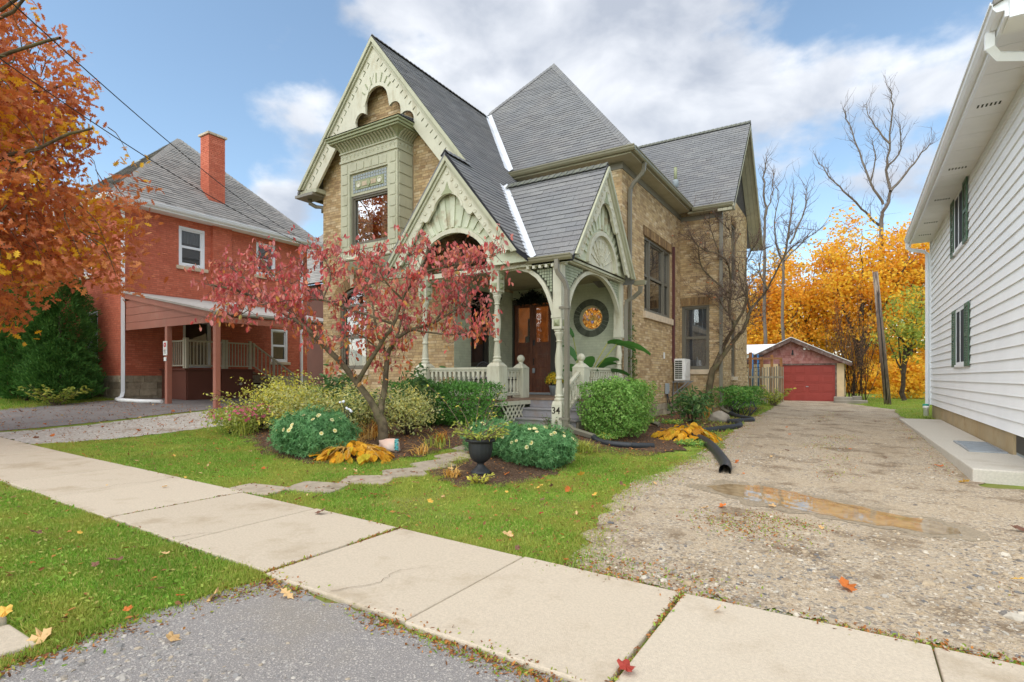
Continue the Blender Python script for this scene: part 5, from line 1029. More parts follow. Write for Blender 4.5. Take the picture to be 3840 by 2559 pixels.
# posts: turned shafts on square blocks
SH = lambda z0, z1: [(r, z0 + (z1 - z0) * t) for r, t in ((.10, 0), (.105, .03), (.075, .05), (.10, .07), (.075, .09), (.08, .12), (.055, .30), (.075, .31), (.075, .33), (.06, .35), (.085, .5), (.09, .55), (.088, .60), (.09, .605), (.055, .78), (.05, .83), (.075, .845), (.05, .86), (.075, .92), (.10, .96), (.085, .975), (.105, .985), (.09, 1))]
def pyramid(par, c, u, n, s, m='sagedark'):
    c, u, n = Vector(c), Vector(u), Vector(n); z = Vector((0, 0, 1)); b = MB(); b.add([c - u * s - z * s, c + u * s - z * s, c + u * s + z * s, c - u * s + z * s, c + n * s * .7], [(0, 1, 4), (1, 2, 4), (2, 3, 4), (3, 0, 4)]); b.build('pyramid_boss', K[m], par, recalc=False)
def porch_post(x, y, base_w, zb0, zb1, zt0, zt1, top_w, bosses, half=False):
    b = MB(); h_ = base_w / 2; b.box(x - h_, x + h_, y - h_, y + h_, zb0, zb1 - .05); b.lathe([(h_ * 1.35, zb1 - .05), (h_ * 1.2, zb1), (.11, zb1 + .07)], (x, y, 0), 4) if False else None
    v0 = [(x - h_, y - h_, zb1 - .05), (x + h_, y - h_, zb1 - .05), (x + h_, y + h_, zb1 - .05), (x - h_, y + h_, zb1 - .05)]; g = .10; v1 = [(x - g, y - g, zb1 + .03), (x + g, y - g, zb1 + .03), (x + g, y + g, zb1 + .03), (x - g, y + g, zb1 + .03)]
    b.add(v0 + v1, [(0, 1, 5, 4), (1, 2, 6, 5), (2, 3, 7, 6), (3, 0, 4, 7), (4, 5, 6, 7)])
    b.lathe(SH(zb1 + .03, zt0 - .02), (x, y, 0), 14)
    t_ = top_w / 2; b.box(x - t_, x + t_, y - t_, y + t_, zt0, zt1); b.box(x - t_ + .03, x + t_ - .03, y - t_ + .03, y + t_ - .03, zt0 - .03, zt0 - .001)
    po = b.build('porch_post', K['cream'], H, bevel=.008)
    for i in range(bosses):
        zc = zt0 + .13 + i * .22
        for u_, n_ in ((XA, -YA), (YA, XA)): pyramid(po, Vector((x, y, zc)) + Vector(n_) * (t_ + .001), u_, n_, t_ * .62)
    return po
porch_post(-8.92, PY, .33, DZ, 1.80, 3.40, 3.86, .24, 2); porch_post(-6.81, PY, .33, DZ, 1.80, 3.40, 3.86, .24, 2)
p34 = porch_post(PX, PY, .24, .36, .97, 2.50, 2.73, .23, 1); porch_post(PX + .0, 13.68, .2, DZ, 1.5, 2.53, 2.75, .22, 0)
b = MB(); b.box(PX - .13, PX + .11, PY - .13, PY + .13, 2.73, 2.80); b.box(PX - .10, PX + .10, PY - .10, PY + .10, 2.802, 3.86); b.build('post_bracket', K['cream'], H, bevel=.008)
b = MB(); b.box(PX - .10, PX + .09, 13.58, 13.78, 2.752, 3.95); b.build('post_bracket', K['cream'], H)
fc = bpy.data.curves.new('house_number', 'FONT'); fc.body = '34'; fc.size = .2; fc.extrude = .006; fc.align_x = 'CENTER'; fc.offset = .002
tmp_ = bpy.data.objects.new('tmp', fc); COL.objects.link(tmp_); dg_ = bpy.context.evaluated_depsgraph_get(); dg_.update(); me_ = bpy.data.meshes.new_from_object(tmp_.evaluated_get(dg_)); bpy.data.objects.remove(tmp_); fo = bpy.data.objects.new('house_number', me_); COL.objects.link(fo); fo.parent = p34; fo.location = Vector((PX - .015, PY - .122, .74)) - OFF[H]; fo.rotation_euler = (PI / 2, 0, 0); me_.materials.clear(); me_.materials.append(K['text']); fo['label'] = 'black painted house number 34'; OFF[fo] = OFF[H]
b = MB(); b.box(PX - .16, PX + .16, PY - .16, PY + .16, .2, .36); hp('post_footing', b, 'redbrick')
# arches with tiled spandrels
def arch_band(fn, pts, wd_, d0, d1, name='arch_band'):
    o = []; n = len(pts)
    for i in range(n):
        a, c = Vector(pts[max(i - 1, 0)]), Vector(pts[min(i + 1, n - 1)]); t = (c - a).normalized(); o.append(Vector(pts[i]) + Vector((-t.y, t.x)) * wd_)
    return board(name, [tuple(p) for p in pts] + [tuple(p) for p in o[::-1]], fn, d0, d1, 'cream')
fnP = lambda a, z, d: (a, PY + d, z)
A2 = [(-6.69, 3.855), (-6.45, 3.85), (-6.2, 3.83), (-5.96, 3.75), (-5.78, 3.62), (-5.64, 3.45), (-5.54, 3.26), (-5.46, 3.05), (-5.41, 2.86), (-5.39, 2.76)]
arch_band(fnP, A2[1:], -.0 + .085, -.06, .06)
def spandrel(fn, poly, name, sq=.062):
    sp = board('spandrel', poly, fn, .0, .03, 'gap'); xs = [p[0] for p in poly]; zs = [p[1] for p in poly]; b = MB()
    a = min(xs)
    while a < max(xs):
        z = min(zs)
        while z < max(zs):
            q = np.array([(a + .006, z + .006), (a + sq - .006, z + .006), (a + sq - .006, z + sq - .006), (a + .006, z + sq - .006)])
            if inside(poly, q[:, 0], q[:, 1]).all(): b.prism([tuple(k) for k in q], fn, -.02, -.001)
            z += sq
        a += sq
    if b.v: b.build('spandrel_tile', K['tile'], sp, 'stuff')
spandrel(fnP, [(-6.15, 3.855), (-5.9, 3.80), (-5.72, 3.66), (-5.56, 3.48), (-5.45, 3.27), (-5.37, 3.04), (-5.36, 2.81), (-5.351, 2.81), (-5.351, 3.855)], 's')
fnX = lambda a, z, d: (PX + .02 - d, a, z)
eh = lambda t: (12.12 + 1.50 * math.cos(t), 2.78 + 1.14 * math.sin(t))
E_ = [eh(t) for t in np.linspace(PI, 0, 31)]
arch_band(fnX, E_, .085, -.05, .05)
def sp_side(t0, t1, yedge): 
    pts = [(eh(t)[0] + math.cos(t) * .09, eh(t)[1] + math.sin(t) * .09) for t in np.linspace(t0, t1, 12)]; return pts
spandrel(fnX, [(10.361, 2.81)] + sp_side(PI * .99, PI * .66, 0) + [(11.35, 3.949), (10.361, 3.949)], 's'); spandrel(fnX, [(13.81, 3.949), (12.95, 3.949)] + sp_side(PI * .34, PI * .01, 0) + [(13.81, 2.85)], 's')
# deck, steps, skirts
dk = thing  # (name kept short)
for i in range(15):
    y0 = 10.12 + i * .2525; x1 = -6.62 if y0 + .25 < 11.4 else -5.12
    b = MB(); b.box(-9.08, x1, y0, y0 + .246, DZ - .045 + random.uniform(-.002, .002), DZ); hp('deck_board', b, 'deck')
b = MB(); b.box(-9.0, -6.7, 10.2, 13.8, .4, DZ - .05); b.box(-6.72, -5.2, 11.45, 13.8, .35, DZ - .05); hp('deck_base', b, 'gap')
for z, y0, y1, x0 in ((.78, 11.06, 11.42, -6.78), (.565, 10.72, 11.08, -6.95)):
    b = MB(); b.box(x0, -5.08, y0, y1, z - .035, z); hp('step_tread', b, 'step', bevel=.006)
for z0, z1, y, x0 in ((.785, .954, 11.40, -6.62), (.57, .744, 11.10, -6.76), (.30, .529, 10.76, -6.93)):
    b = MB(); b.box(x0, -5.11, y, y + .03, z0, z1); hp('step_riser', b, 'step')
b = MB(); b.box(-5.11, -5.06, 10.8, 11.3, .2, .52); b.box(-5.14, -5.09, 11.0, 13.8, .3, .94); hp('step_stringer', b, 'oldwood')
# lattice skirt
b = MB(); b.box(-9.05, -6.66, 10.14, 10.18, .86, .952); b.box(-9.05, -6.9, 10.14, 10.18, .34, .42); b.box(-6.99, -6.88, 10.135, 10.185, .3, .86); b.box(-6.66, -6.60, 10.14, 11.4, .86, .952); b.box(-6.93, -6.75, 10.72, 10.76, .3, .53); lt = hp('lattice_frame', b, 'cream')
for k in range(-1, 16):
    for s in (1, -1):
        x0 = -9.05 + k * .15; p, q = Vector((x0, 10.17 + .006 * s, .42 if s > 0 else .86)), Vector((x0 + .44, 10.17 + .006 * s, .86 if s > 0 else .42))
        if q.x > -6.95: continue
        b = MB(); b.bar(p, q, .012, .045); b.build('lattice_strip', K['cream'], lt)
for k in range(5):
    for s in (1, -1):
        y0 = 10.2 + k * .16; p, q = Vector((-6.64 + .006 * s, y0, .5 if s > 0 else .86)), Vector((-6.64 + .006 * s, y0 + .33, .86 if s > 0 else .5)); b = MB(); b.bar(p, q, .012, .045); b.build('lattice_strip', K['cream'], lt)
for k in range(22):                                                         # side skirt towards the drive
    y0 = 11.4 + k * .11; b = MB(); b.bar((-5.10, y0, .3), (-5.10, y0 + .4 * (1 if k % 2 else -1), .92), .012, .04); b.build('lattice_strip', K['oldwood'], lt)
# balustrades
BAL = MB().lathe([(.018, -.32), (.024, -.31), (.018, -.29), (.035, -.2), (.038, -.15), (.022, .02), (.02, .06), (.034, .08), (.034, .10), (.02, .115), (.034, .13), (.034, .14)], (0, 0, 0), 8).box(-.034, .034, -.034, .034, .14, .30).box(-.034, .034, -.034, .034, -.40, -.32).mesh('baluster')
BAL.materials.append(K['cream'])
def balustrade(p, q, n_, z0=1.10, z1=1.70, name='balustrade'):
    p, q = Vector(p), Vector(q); b = MB(); b.bar(p + Vector((0, 0, z1 - .0)), q + Vector((0, 0, z1)), .11, .05); b.bar(p + Vector((0, 0, z1 - .05)), q + Vector((0, 0, z1 - .05)), .07, .045); b.bar(p + Vector((0, 0, z0)), q + Vector((0, 0, z0)), .07, .055); r = hp('balustrade', b, 'cream')
    for i in range(n_): inst('baluster', BAL, K['cream'], r, p + (q - p) * ((i + .5) / n_) + Vector((0, 0, 1.40)), 0, (1, 1, (z1 - z0 - .06) / .70))
    return r
balustrade((-8.75, PY, 0), (-6.98, PY, 0), 13); balustrade((-6.80, 10.43, 0), (-6.90, 11.36, 0), 5); balustrade((PX, 11.66, 0), (PX, 13.58, 0), 13); balustrade((-8.93, 10.43, 0), (-8.93, 11.0, 0), 4)
for x in (-6.94, -5.33):
    b = MB(); b.box(x - .15, x + .15, 11.36, 11.66, DZ, 1.72); v0 = [(x - .16, 11.35, 1.72), (x + .16, 11.35, 1.72), (x + .16, 11.67, 1.72), (x - .16, 11.67, 1.72)]; v1 = [(x - .07, 11.44, 1.82), (x + .07, 11.44, 1.82), (x + .07, 11.58, 1.82), (x - .07, 11.58, 1.82)]
    b.add(v0 + v1, [(0, 1, 5, 4), (1, 2, 6, 5), (2, 3, 7, 6), (3, 0, 4, 7), (4, 5, 6, 7)]); nw = hp('newel_post', b, 'cream', bevel=.01)
    b = MB(); b.lathe([(.07, 0), (.06, .02), (.05, .04)] + [(.095 * math.sin(t), .13 - .095 * math.cos(t)) for t in np.linspace(.5, PI - .02, 9)], (x, 11.51, 1.82), 14); b.build('ball_finial', K['cream'], nw)
b = MB(); b.bar((-5.33, 11.36, 1.60), (-5.27, 10.38, 1.12), .09, .055); b.bar((-5.33, 11.36, 1.07), (-5.27, 10.38, .62), .07, .05); hr = hp('handrail', b, 'cream')
for i in range(5):
    t = (i + .6) / 5.4; inst('baluster', BAL, K['cream'], hr, Vector((-5.33 + .06 * t, 11.36 - .98 * t, 1.335 - .465 * t)), 0, (1, 1, .62))
# front door: frame, two panelled leaves with glass above
b = MB(); DX0, DX1, DTZ = -8.60, -7.36, 3.62
b.box(-8.76, -8.60, YW - .06, YW + .06, DZ, 3.78); b.box(-7.36, -7.2, YW - .06, YW + .06, DZ, 3.78); b.box(-8.60, -7.36, YW - .06, YW + .06, 3.64, 3.78); fr_ = hp('door_frame', b, 'framedark', bevel=.008)
b = MB(); b.box(-8.7, -7.26, YW - .12, YW + .02, DZ + .002, 1.06); b.build('threshold', K['greybox'], fr_)
mid = (DX0 + DX1) / 2
for x0, x1 in ((DX0 + .004, mid - .004), (mid + .004, DX1 - .004)):
    b = MB(); y0, y1 = YW + .0, YW + .045; st_ = .10
    b.box(x0, x0 + st_, y0, y1, 1.07, DTZ); b.box(x1 - st_, x1, y0, y1, 1.07, DTZ)
    for z0, z1 in ((1.07, 1.20), (1.42, 1.52), (1.78, 1.92), (2.06, 2.16), (2.40, 2.52), (3.54, DTZ)): b.box(x0 + st_, x1 - st_, y0, y1, z0, z1)
    dr = hp('front_door', b, 'wood', bevel=.006)
    for z0, z1 in ((1.20, 1.42), (1.52, 1.78), (1.92, 2.06), (2.16, 2.40)):
        b = MB(); b.box(x0 + st_ + .002, x1 - st_ - .002, y0 + .018, y1 - .004, z0 + .002, z1 - .002); b.box(x0 + st_ + .05, x1 - st_ - .05, y0 + .008, y0 + .0175, z0 + .04, z1 - .04); b.build('door_panel', K['wood'], dr)
    b = MB(); b.add([(x0 + st_, y0 + .02, 2.52), (x1 - st_, y0 + .02, 2.52), (x1 - st_, y0 + .02, 3.54), (x0 + st_, y0 + .02, 3.54)], [(0, 1, 2, 3)]); b.build('door_pane', K['glass'], dr, recalc=False)
    if x0 > mid:
        b = MB(); b.box(x0 + .015, x0 + .075, y0 - .03, y0 - .001, 2.42, 2.58); b.build('keypad_lock', K['black'], dr, bevel=.01)
        b = MB(); b.tube([(x0 + .045, y0 - .002, 2.05), (x0 + .045, y0 - .05, 2.02), (x0 + .045, y0 - .05, 1.88), (x0 + .045, y0 - .002, 1.85)], .012, 6); b.build('door_handle', K['black'], dr)
        b = MB(); b.box(x0 + .005, x0 + .085, y0 - .05, y0 - .001, 1.62, 1.76); b.build('lock_box', K['greybox'], dr, bevel=.01)
b = MB(); b.box(-8.7, -7.26, YW + .4, YW + .42, 1.05, 3.7); b.build('lit_hall', K['hall'], fr_)
b = MB(); b.box(-8.32, -8.26, YW + .30, YW + .33, 2.4, 3.25); b.box(-8.4, -8.05, YW + .28, YW + .31, 2.4, 2.72); b.build('hall_furniture', K['room'], fr_)
# round stained window with its dark painted ring
n_ = 26
for i in range(n_):
    t0, t1 = 2 * PI * i / n_ + .008, 2 * PI * (i + 1) / n_ - .008; b = MB(); P = [(RWC[0] + r * math.cos(t), RWC[1] + r * math.sin(t)) for r, t in ((.345, t0), (.52, t0), (.52, t1), (.345, t1))]
    b.prism(P, fY(YW), -.028, -.006); b.build('ring_brick', K['darkpaint'], w3)
b = MB(); ring_o, ring_i = [(RWC[0] + .35 * math.cos(t), RWC[1] + .35 * math.sin(t)) for t in np.linspace(0, 2 * PI, 33)[:-1]], None
vs = [];
for r, d in ((.47, -.004), (.36, -.004), (.355, .02), (.32, .03), (.315, .06), (.29, .075)):
    vs += [(RWC[0] + r * math.cos(t), YW + d, RWC[1] + r * math.sin(t)) for t in np.linspace(0, 2 * PI, 33)[:-1]]
b.add(vs, [(i * 32 + j, i * 32 + (j + 1) % 32, (i + 1) * 32 + (j + 1) % 32, (i + 1) * 32 + j) for i in range(5) for j in range(32)], True); rw = hp('round_window', b, 'sage', recalc=False)
b = MB(); b.add([(RWC[0] + .30 * math.cos(t), YW + .08, RWC[1] + .30 * math.sin(t)) for t in np.linspace(0, 2 * PI, 33)[:-1]], [tuple(range(32))]); b.build('stained_pane', K['stained'], rw, recalc=False)
for i in range(11):
    t = PI * (.02 + .096 * i); r1 = .25 if i % 2 else .21; b = MB(); c = Vector((RWC[0], YW + .074, RWC[1] - .06)); e = c + Vector((r1 * math.cos(t), 0, r1 * math.sin(t) + .02)); m_ = (c + e) / 2 + Vector((.03 * math.sin(t), 0, 0)); b.tube([c, m_, e], [.012, .009, .003], 5); b.build('leading', K['lead'], rw)
for s in (-1, 1):
    for r_, o_ in ((.05, .1), (.04, .19)):
        b = MB(); c = (RWC[0] + s * o_, YW + .074, RWC[1] - .13 + (o_ - .1) * .9); b.tube([(c[0] + r_ * math.cos(t), c[1], c[2] + r_ * math.sin(t)) for t in np.linspace(0, 2 * PI, 13)], .007, 5); b.build('leading', K['lead'], rw)
for t in np.linspace(0, 2 * PI, 13)[:-1]:
    b = MB(); b.tube([(RWC[0] + (.25 + .032 * math.cos(q)) * math.cos(t) , YW + .075, RWC[1] + .25 * math.sin(t) + .032 * math.sin(q)) for q in np.linspace(0, 2 * PI, 9)], .005, 4); b.build('leading', K['text'], rw)
finish(GB, 300); finish(GS, 300)
# ---- things on and beside the porch
wr = thing('wreath', 'dark evergreen swag hanging over the top of the wooden front door', 'wreath', (-7.95, YW - .1, 3.7))
N = 700; t = RNG.uniform(0, PI, N); r = RNG.normal(.26, .09, N); P = np.stack([-7.95 + r * np.cos(t) * 1.15, YW - .13 + RNG.uniform(-.05, .05, N), 3.62 + r * np.sin(t) * .9], 1); scatter('sprigs', LEAF_V, LEAF_F, P, rots(RNG.normal(size=(N, 3))), RNG.uniform(.05, .12, N), K['wreath'], wr, 'stuff')
def iron_chair(x, y, rz, label):
    c = thing('patio_chair', label, 'chair', (x, y, DZ), 'wrought iron chairs on the porch'); f = lambda a, b_, z: (x + a * math.cos(rz) - b_ * math.sin(rz), y + a * math.sin(rz) + b_ * math.cos(rz), DZ + z)
    for sx in (-1, 1):
        for sy, zt in ((-1, .44), (1, .5)):
            b = MB(); b.tube([f(sx * .22, sy * .2, 0), f(sx * .19, sy * .17, .2), f(sx * .22, sy * .2, .44)], .016, 6); b.build('leg', K['iron'], c)
        b = MB(); b.tube([f(sx * .23, .2, .44), f(sx * .25, .1, .66), f(sx * .25, -.16, .66), f(sx * .23, -.2, .44)], .015, 6); b.build('arm', K['iron'], c)
    b = MB(); b.tube([f(.25 * math.cos(t), .23, .47 + .42 * math.sin(t)) for t in np.linspace(0, PI, 15)], .017, 6)
    for k in range(3):
        xc, zc, rr = (-.11, .62, .09) if k == 0 else (.11, .62, .09) if k == 1 else (0, .75, .09)
        b.tube([f(xc + rr * math.cos(t), .23, zc + rr * math.sin(t)) for t in np.linspace(0, 2 * PI, 13)], .011, 5); b.tube([f(xc + rr * .5 * math.cos(t), .23, zc + rr * .5 * math.sin(t)) for t in np.linspace(0, 2 * PI, 9)], .009, 5)
    b.build('backrest', K['iron'], c)
    b = MB(); b.lathe([(.0, .43), (.22, .43), (.24, .445), (.22, .46), (0, .46)], (x, y, DZ), 14); b.build('seat', K['iron'], c)
    b = MB(); b.lathe([(.0, .462), (.21, .465), (.25, .50), (.2, .54), (.0, .55)], (x, y, DZ), 12); ob = b.build('fleece_throw', K['fleece'], c)
iron_chair(-8.0, 11.3, .3, 'wrought iron chair with a white fleece behind the middle of the front balustrade'); iron_chair(-7.15, 11.5, -.4, 'wrought iron chair with a scrolled round back beside the left newel post')
mum = thing('potted_mums', 'pot of yellow mums on the deck right of the front door', 'flowers', (-6.95, 13.3, DZ))
b = MB(); b.lathe([(.10, 0), (.14, .24), (.16, .26), (.14, .27)], (-6.95, 13.3, DZ), 12); b.build('pot', K['greybox'], mum)
N = 260; d_ = RNG.normal(size=(N, 3)); d_ /= np.linalg.norm(d_, axis=1, keepdims=True); d_[:, 2] = abs(d_[:, 2]); P = np.array([-6.95, 13.3, DZ + .34]) + d_ * np.array([.24, .24, .3]); scatter('blossoms', QUAD_V, QUAD_F, P, rots(d_), RNG.uniform(.04, .07, N), K['yellowflower'], mum); scatter('leaves', LEAF_V, LEAF_F, P * .97 + np.array([-6.95, 13.3, DZ + .3]) * .03, rots(RNG.normal(size=(N, 3))), RNG.uniform(.04, .08, N), K['privet'], mum)
# big-leaved tropical plant in a pot at the right balustrade
tp = thing('tropical_plant', 'potted tropical plant with large glossy leaves at the right balustrade', 'plant', (-5.75, 12.6, DZ))
b = MB(); b.lathe([(.15, 0), (.2, .34), (.22, .36), (.19, .36)], (-5.75, 12.6, DZ), 14); b.build('pot', K['black'], tp)
def big_leaf(par, base, bend, tip, wdt, m, roll=0.):
    base, bend, tip = Vector(base), Vector(bend), Vector(tip); b = MB(); b.tube([base, (base + bend) / 2 + Vector((0, 0, .04)), bend], [.016, .013, .01], 6); b.build('stalk', K['greenleaf'], par)
    n = 9; vs = []; ax_ = (tip - bend); sd = ax_.cross(Vector((0, 0, 1))).normalized(); up = sd.cross(ax_).normalized(); sd = sd * math.cos(roll) + up * math.sin(roll)
    for i in range(n + 1):
        t = i / n; p = bend + ax_ * t + Vector((0, 0, .25 * ax_.length * t * (1 - t) - .12 * t * t)); wv = wdt * math.sin(PI * min(.98, .04 + t * .95)) ** .7 * (1 + .05 * math.sin(i * 2.3))
        vs += [p - sd * wv + up * .03, p - up * .02, p + sd * wv + up * .03]
    b = MB(); b.add(vs, [(3 * i + j, 3 * i + 1 + j, 3 * i + 4 + j, 3 * i + 3 + j) for i in range(n) for j in (0, 1)], True); b.build('leaf', K[m], par, recalc=False)
pb = Vector((-5.75, 12.6, DZ + .3))
for bend, tip, wv, rl in (((-5.25, 12.9, 2.35), (-4.55, 13.0, 2.25), .13, .6), ((-4.95, 12.75, 2.3), (-4.15, 12.9, 2.15), .11, .7), ((-5.85, 12.35, 1.9), (-6.15, 12.2, 2.4), .09, 1.2), ((-6.0, 12.5, 2.5), (-6.25, 12.3, 2.9), .07, 1.4), ((-5.6, 12.35, 1.6), (-5.3, 12.2, 2.1), .13, .9), ((-5.5, 12.7, 1.6), (-5.0, 12.9, 1.95), .13, .4),
                          ((-5.45, 12.9, 1.6), (-4.85, 13.4, 1.65), .14, .3), ((-5.9, 12.45, 1.6), (-6.2, 12.2, 1.75), .12, .3), ((-5.6, 12.5, 1.5), (-5.15, 12.1, 1.78), .12, .5), ((-6.0, 12.8, 1.6), (-6.5, 12.9, 1.9), .12, .5), ((-5.5, 12.8, 1.7), (-5.05, 13.2, 2.05), .1, 1.)):
    big_leaf(tp, pb + Vector((random.uniform(-.08, .08), random.uniform(-.08, .08), 0)), bend, tip, wv, 'canna', rl)
# ivy on the corner of the side wall
iv = thing('ivy_vine', 'straggling ivy vine climbing the side wall beside the porch downspouts', 'vine', (XW + .05, 14.6, .3))
for k in range(7):
    y, z = 14.25 + .09 * k, .3; pts = []
    top_ = (3.3, 3.1, 2.5, 2.9, 2.1, 1.7, 1.3)[k]
    while z < top_: pts.append((XW + .03, y, z)); y += random.uniform(-.07, .07); z += .14
    b = MB(); b.tube(pts, .007, 4); b.build('vine_stem', K['twig'], iv); P = np.array(pts); n_ = int(60 * top_); t = RNG.integers(0, len(P), n_); Q = P[t] + RNG.normal(0, .05, (n_, 3)); Q[:, 0] = XW + .03 + abs(RNG.normal(0, .05, n_))
    scatter('leaves', LEAF_V, LEAF_F, Q, rots(RNG.normal(0, .6, (n_, 3)) + np.array([1., -.4, 0])), RNG.uniform(.05, .09, n_), K['ivy'], iv)
# heat pump on brackets, electrical box, outlet
ac = thing('heat_pump', 'white heat pump unit on brackets on the side wall', 'air conditioner', (-5.0, 18.95, 1.38))
b = MB(); b.box(-5.17, -4.82, 18.58, 19.34, 1.38, 2.12); b.build('case', K['acwhite'], ac, bevel=.02)
for i in range(9):
    for x0, x1 in ((-5.13, -5.02), (-5.01, -4.90)):
        b = MB(); b.box(x0, x1, 18.565, 18.579, 1.45 + i * .07, 1.495 + i * .07); b.build('vent_slot', K['gap'], ac)
b = MB(); b.lathe([(.27, 0), (.27, .012), (.25, .016)], (-4.82, 18.92, 1.76), 20, 'x'); b.build('fan_ring', K['acwhite'], ac)
for y in (18.7, 19.2):
    b = MB(); b.bar((XW + .02, y, 1.34), (-4.72, y, 1.34), .035, .035); b.bar((-4.76, y, 1.33), (XW + .02, y, .92), .03, .03); b.bar((XW + .02, y, .9), (XW + .02, y, 1.36), .035, .035); b.build('bracket', K['galv'], ac)
b = MB(); b.bar((-4.74, 18.5, 1.362), (-4.74, 19.4, 1.362), .03, .03); b.build('bracket', K['galv'], ac)
eb = thing('electrical_box', 'small grey disconnect box on the side wall below the heat pump', 'electrical box', (XW + .06, 17.85, .95))
b = MB(); b.box(XW + .025, XW + .12, 17.72, 17.9, .95, 1.3); b.build('box', K['greybox'], eb, bevel=.01); b = MB(); b.box(XW + .121, XW + .135, 17.78, 17.86, .98, 1.28); b.build('cover', K['greybox'], eb)
b = MB(); b.tube([(XW + .07, 17.8, .95), (XW + .08, 17.8, .7), (XW + .1, 18.0, .5), (XW + .1, 18.2, .52)], .02, 6); b.tube([(XW + .07, 17.86, .95), (XW + .12, 17.95, .62), (XW + .1, 18.3, .7), (XW + .06, 18.55, 1.3)], .016, 6); b.build('cable', K['black'], eb)
b = MB(); b.box(XW + .02, XW + .05, 17.55, 17.66, 2.1, 2.3); tag(b.build('wall_outlet', K['acwhite'], None, bevel=.005), 'small white outlet cover on the side wall above the heat pump cables', 'outlet')
# porch lantern seen under the front arch
b = MB(); cx_, cy_ = -8.1, 12.3; b.tube([(cx_, cy_, 4.06), (cx_, cy_, 3.86)], .008, 5); b.lathe([(.09, .0), (.11, -.02), (.08, -.26), (.05, -.28)], (cx_, cy_, 3.86), 6); tag(b.build('porch_lantern', K['black'], None), 'black lantern hanging from the porch ceiling', 'lantern')
# ------------------------------------------------------------------ red brick neighbour with its carport
RHX, RHY0, RHY1, RHE = -21.0, 8.67, 16.1, 7.45
rh = thing('red_brick_house', 'red brick house with grey hip roof, tall chimney and brown lean-to carport', 'house', (-25, 12.5, .7))
HOUSE_SAVE = H; H = rh; OFFH = OFF[rh]; GB, GS = [], []
RW1, RW2 = (10.55, 11.5, 5.6, 7.06), (13.62, 14.5, 5.75, 7.1)
def rwall(name, P0, u, n, L, Hh, holes):
    w_ = wall_sheet(name, P0, u, n, L, Hh, holes, K['redmortar'], H); pc = Pieces(w_, 'brick', 'brick_courses', K['redbrick'], 'brick'); bricks(pc, P0, u, n, L, Hh, holes, ch=.0725, proud=.006, jitter=.0015); GB.append(pc); return w_
rs = rwall('side_wall', (RHX, RHY0, 1.55), YA, XA, RHY1 - RHY0, RHE - 1.55, [(q[0] - RHY0, q[1] - RHY0, q[2] - 1.55, q[3] - 1.55) for q in (RW1, RW2)] + [(14.3 - RHY0, 15.1 - RHY0, .6, 2.0), (10.7 - RHY0, 11.75 - RHY0, .3, 2.1)])
rf = rwall('front_wall', (-30.5, RHY0, 1.55), XA, -YA, 9.5, RHE - 1.55, [(6.6, 7.3, 3.6, 5.1), (6.9, 7.8, .7, 2.3)])
for q in (RW1, RW2):
    window((RHX, q[0], q[2]), YA, XA, q[1] - q[0], q[3] - q[2], m='white', rec=.06, fw=.09, sill=.13, curtain=('lace', [(0, 1, .62, .95)]), glass='glass')
window((RHX, 14.3, 2.15), YA, XA, .8, 1.4, m='white', rec=.06, fw=.08, sill=.12); window((RHX, 10.7, 1.85), YA, XA, 1.05, 1.8, m='white', mids=0, rec=.06, fw=.07)
window((-23.9, RHY0, 5.15), XA, -YA, .7, 1.5, m='white', rec=.06, fw=.08, sill=.12); window((-23.6, RHY0, 2.25), XA, -YA, .9, 1.6, m='white', rec=.06, fw=.08, sill=.12)
b = MB(); b.box(-30.5, RHX - .5, RHY0 + .5, RHY1, .7, RHE - .05); hp('inner_core', b, 'room')
stonework(rs, (RHX, RHY0, .62), YA, XA, RHY1 - RHY0, 4, .235, 11); stonework(rf, (-26.5, RHY0, .62), XA, -YA, 5.5, 4, .235, 12)
b = MB(); b.box(-30.5, RHX - .002, RHY0 + .002, RHY1 - .01, .4, 1.55); hp('foundation', b, 'stone')
b = MB(); b.box(RHX + .001, RHX + .12, 11.75, 12.5, 1.6, RHE - .05); pr_ = hp('chimney_pier', b, 'redmortar'); pc = Pieces(pr_, 'brick', 'brick_courses', K['redbrick'], 'brick'); bricks(pc, (RHX + .12, 11.75, 1.6), YA, XA, .75, RHE - 1.7, [], proud=.006, jitter=.0015); bricks(pc, (RHX, 11.75, 1.6), XA, -YA, .12, RHE - 1.7, [], proud=.004); GB.append(pc)
EX, EY0, EY1 = RHX + .48, 8.2, 16.55; AP = Vector((EX - 4.15, (EY0 + EY1) / 2, RHE + .1 + 4.2)); zE = RHE + .1
L2 = AP.x - 4.2
polyS = [(EX, EY0, zE), (EX, EY1, zE), tuple(AP)]; polyF = [(EX, EY0, zE), tuple(AP), (AP.x - .2, AP.y, AP.z), (L2, EY0, zE)]
for nm, pl in (('side_roof', polyS), ('front_roof', [polyF[3], polyF[0], polyF[1], polyF[2]])):
    s = slab(pl, .1, nm, K['underroof'], H); pc = Pieces(s, 'shingle', 'shingle_courses', K['greyshingle'], 'shingle'); shingles(pc, pl, .15, .34, .022); GS.append(pc)
slab([(EX, EY1, zE), (L2, EY1, zE), tuple(AP)], .1, 'back_roof', K['greyshingle'], H); slab([(L2, EY0, zE), (L2, EY1, zE), tuple(AP)], .1, 'left_roof', K['greyshingle'], H)
for p, q in (((EX, EY0, zE), AP), ((EX, EY1, zE), AP)):
    for b in caps(p, q, ''): b.build('ridge_cap', K['greyshingle'], H, recalc=False)
b = MB(); b.box(EX - .02, EX + .02, EY0, EY1, zE - .24, zE - .04); b.box(L2, EX - .021, EY0 - .02, EY0 + .02, zE - .24, zE - .04); hp('fascia', b, 'whitetrim')
